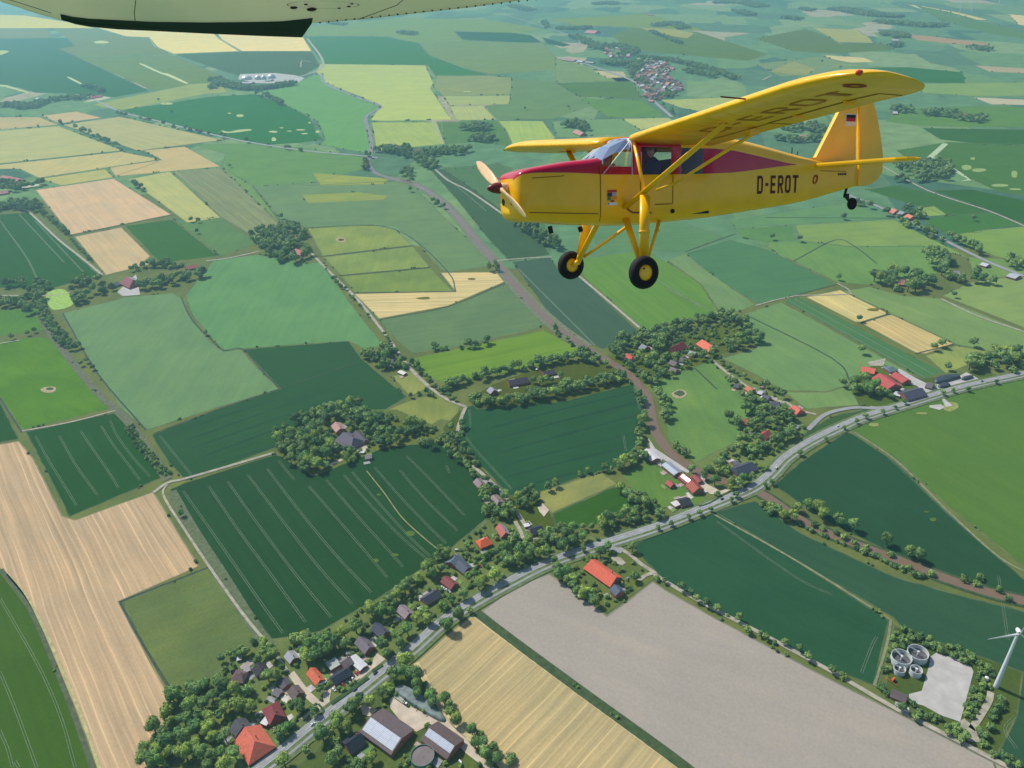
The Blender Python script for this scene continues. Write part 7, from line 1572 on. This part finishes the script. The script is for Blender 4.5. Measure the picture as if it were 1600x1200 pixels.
V2 = [v + nrm * (.015 + .16 * math.sin(min(1, (i // n) / 5) * 1.5)) for i, v in enumerate(V)]
me = mesh('upper_skin', V + V2, [f[::-1] for f in [(a + len(V), b_ + len(V), c + len(V), d + len(V)) for a, b_, c, d in F]] + [(i, i + 1, len(V) + i + 1, len(V) + i) for i in range(n - 1)], M_OWN); o = link('upper_skin', me); inv_parent(o, ow)
# the dark drooped tip fairing hanging under the edge
A1 = [(96,30),(115,34),(140,37),(180,39),(240,42),(320,43),(400,42),(440,41),(487,36)]; B1 = [(97,31),(118,38),(140,42),(185,46),(240,48.5),(320,52.5),(400,56),(440,57.5),(472,58.5)]
V = [own(*p) + nrm * -.004 for p in A1] + [own(*p) for p in B1]; mid = [(487,36),(481,42),(477,49),(472,58.5)]; k = len(A1)
V3 = [v + (own(300, -60) - own(300, 40)).normalized() * .05 for v in V]
F = [(i, i + 1, k + i + 1, k + i) for i in range(k - 1)]; F2 = [tuple(q + 2 * k for q in f[::-1]) for f in F]; F3 = [(k + i, k + i + 1, 3 * k + i + 1, 3 * k + i) for i in range(k - 1)] + [(k - 1, 3 * k - 1, 4 * k - 1, 2 * k - 1), (0, k, 3 * k, 2 * k)]
o = link('tip_fairing', mesh('tip_fairing', V + V3, F + F2 + F3, plain('dark_fairing', (.008, .028, .032), .3, .2, 2))); inv_parent(o, ow)
m = MB()
for i in range(26):
    x = 500 + i * 13.5; y = 36 - (x - 488) * .108 + .6; c = own(x, y); bm = bmesh.new(); bmesh.ops.create_icosphere(bm, subdivisions=1, radius=.006); m.add([v.co + c for v in bm.verts], [tuple(v.index for v in f.verts) for f in bm.faces]); bm.free()
o = m.build('rivet_row', M_BLK); inv_parent(o, ow)
m = MB()
for i in range(24):
    a0, a1 = 2 * math.pi * i / 24, 2 * math.pi * (i + 1) / 24; q = lambda a, r: own(505 + math.cos(a) * 57 * r, 6.5 + math.sin(a) * 6 * r) - nrm * .004; m.add([q(a0, 1), q(a1, 1), q(a1, .975), q(a0, .975)], [(0, 1, 2, 3)])
for (x, y, r) in ((487,12.5,.030),(459,10,.022),(545,8,.012),(478,5,.012),(530,11,.010),(550,4,.01)):
    c = own(x, y) - nrm * .008; bm = bmesh.new(); bmesh.ops.create_icosphere(bm, subdivisions=2, radius=r); m.add([Vector((v.co.x, v.co.y, v.co.z * .35)) + c for v in bm.verts], [tuple(v.index for v in f.verts) for f in bm.faces]); bm.free()
o = m.build('inspection_cover', M_BLK); inv_parent(o, ow)
m = MB()
for P in ([(-30,-14),(30,4),(80,20)], [(212,0),(210,20),(212,40)], [(560,30),(620,8),(640,-10)]):
    for a, b_ in zip(P[:-1], P[1:]): m.tube(own(*a) - nrm * .001, own(*b_) - nrm * .001, .0022, n=5)
o = m.build('skin_seam', plain('seam_grey', (.12, .13, .1), .6)); inv_parent(o, ow)
# ------------------------------------------------------------------ summer haze over the marsh
hm = bpy.data.materials.new('haze'); hm.use_nodes = True; nt = hm.node_tree; nt.nodes.clear()
out = nt.nodes.new('ShaderNodeOutputMaterial'); pv = nt.nodes.new('ShaderNodeVolumePrincipled')
pv.inputs['Color'].default_value = (0.44, 0.90, 0.98, 1); pv.inputs['Density'].default_value = HAZE * 0.9; pv.inputs['Anisotropy'].default_value = 0.25
nt.links.new(pv.outputs[0], out.inputs['Volume'])
hb = MB(); hb.box(-14500, 14500, -3500, 24500, -1, 562)
ho = hb.build('haze', hm); tag(ho, kind='stuff')
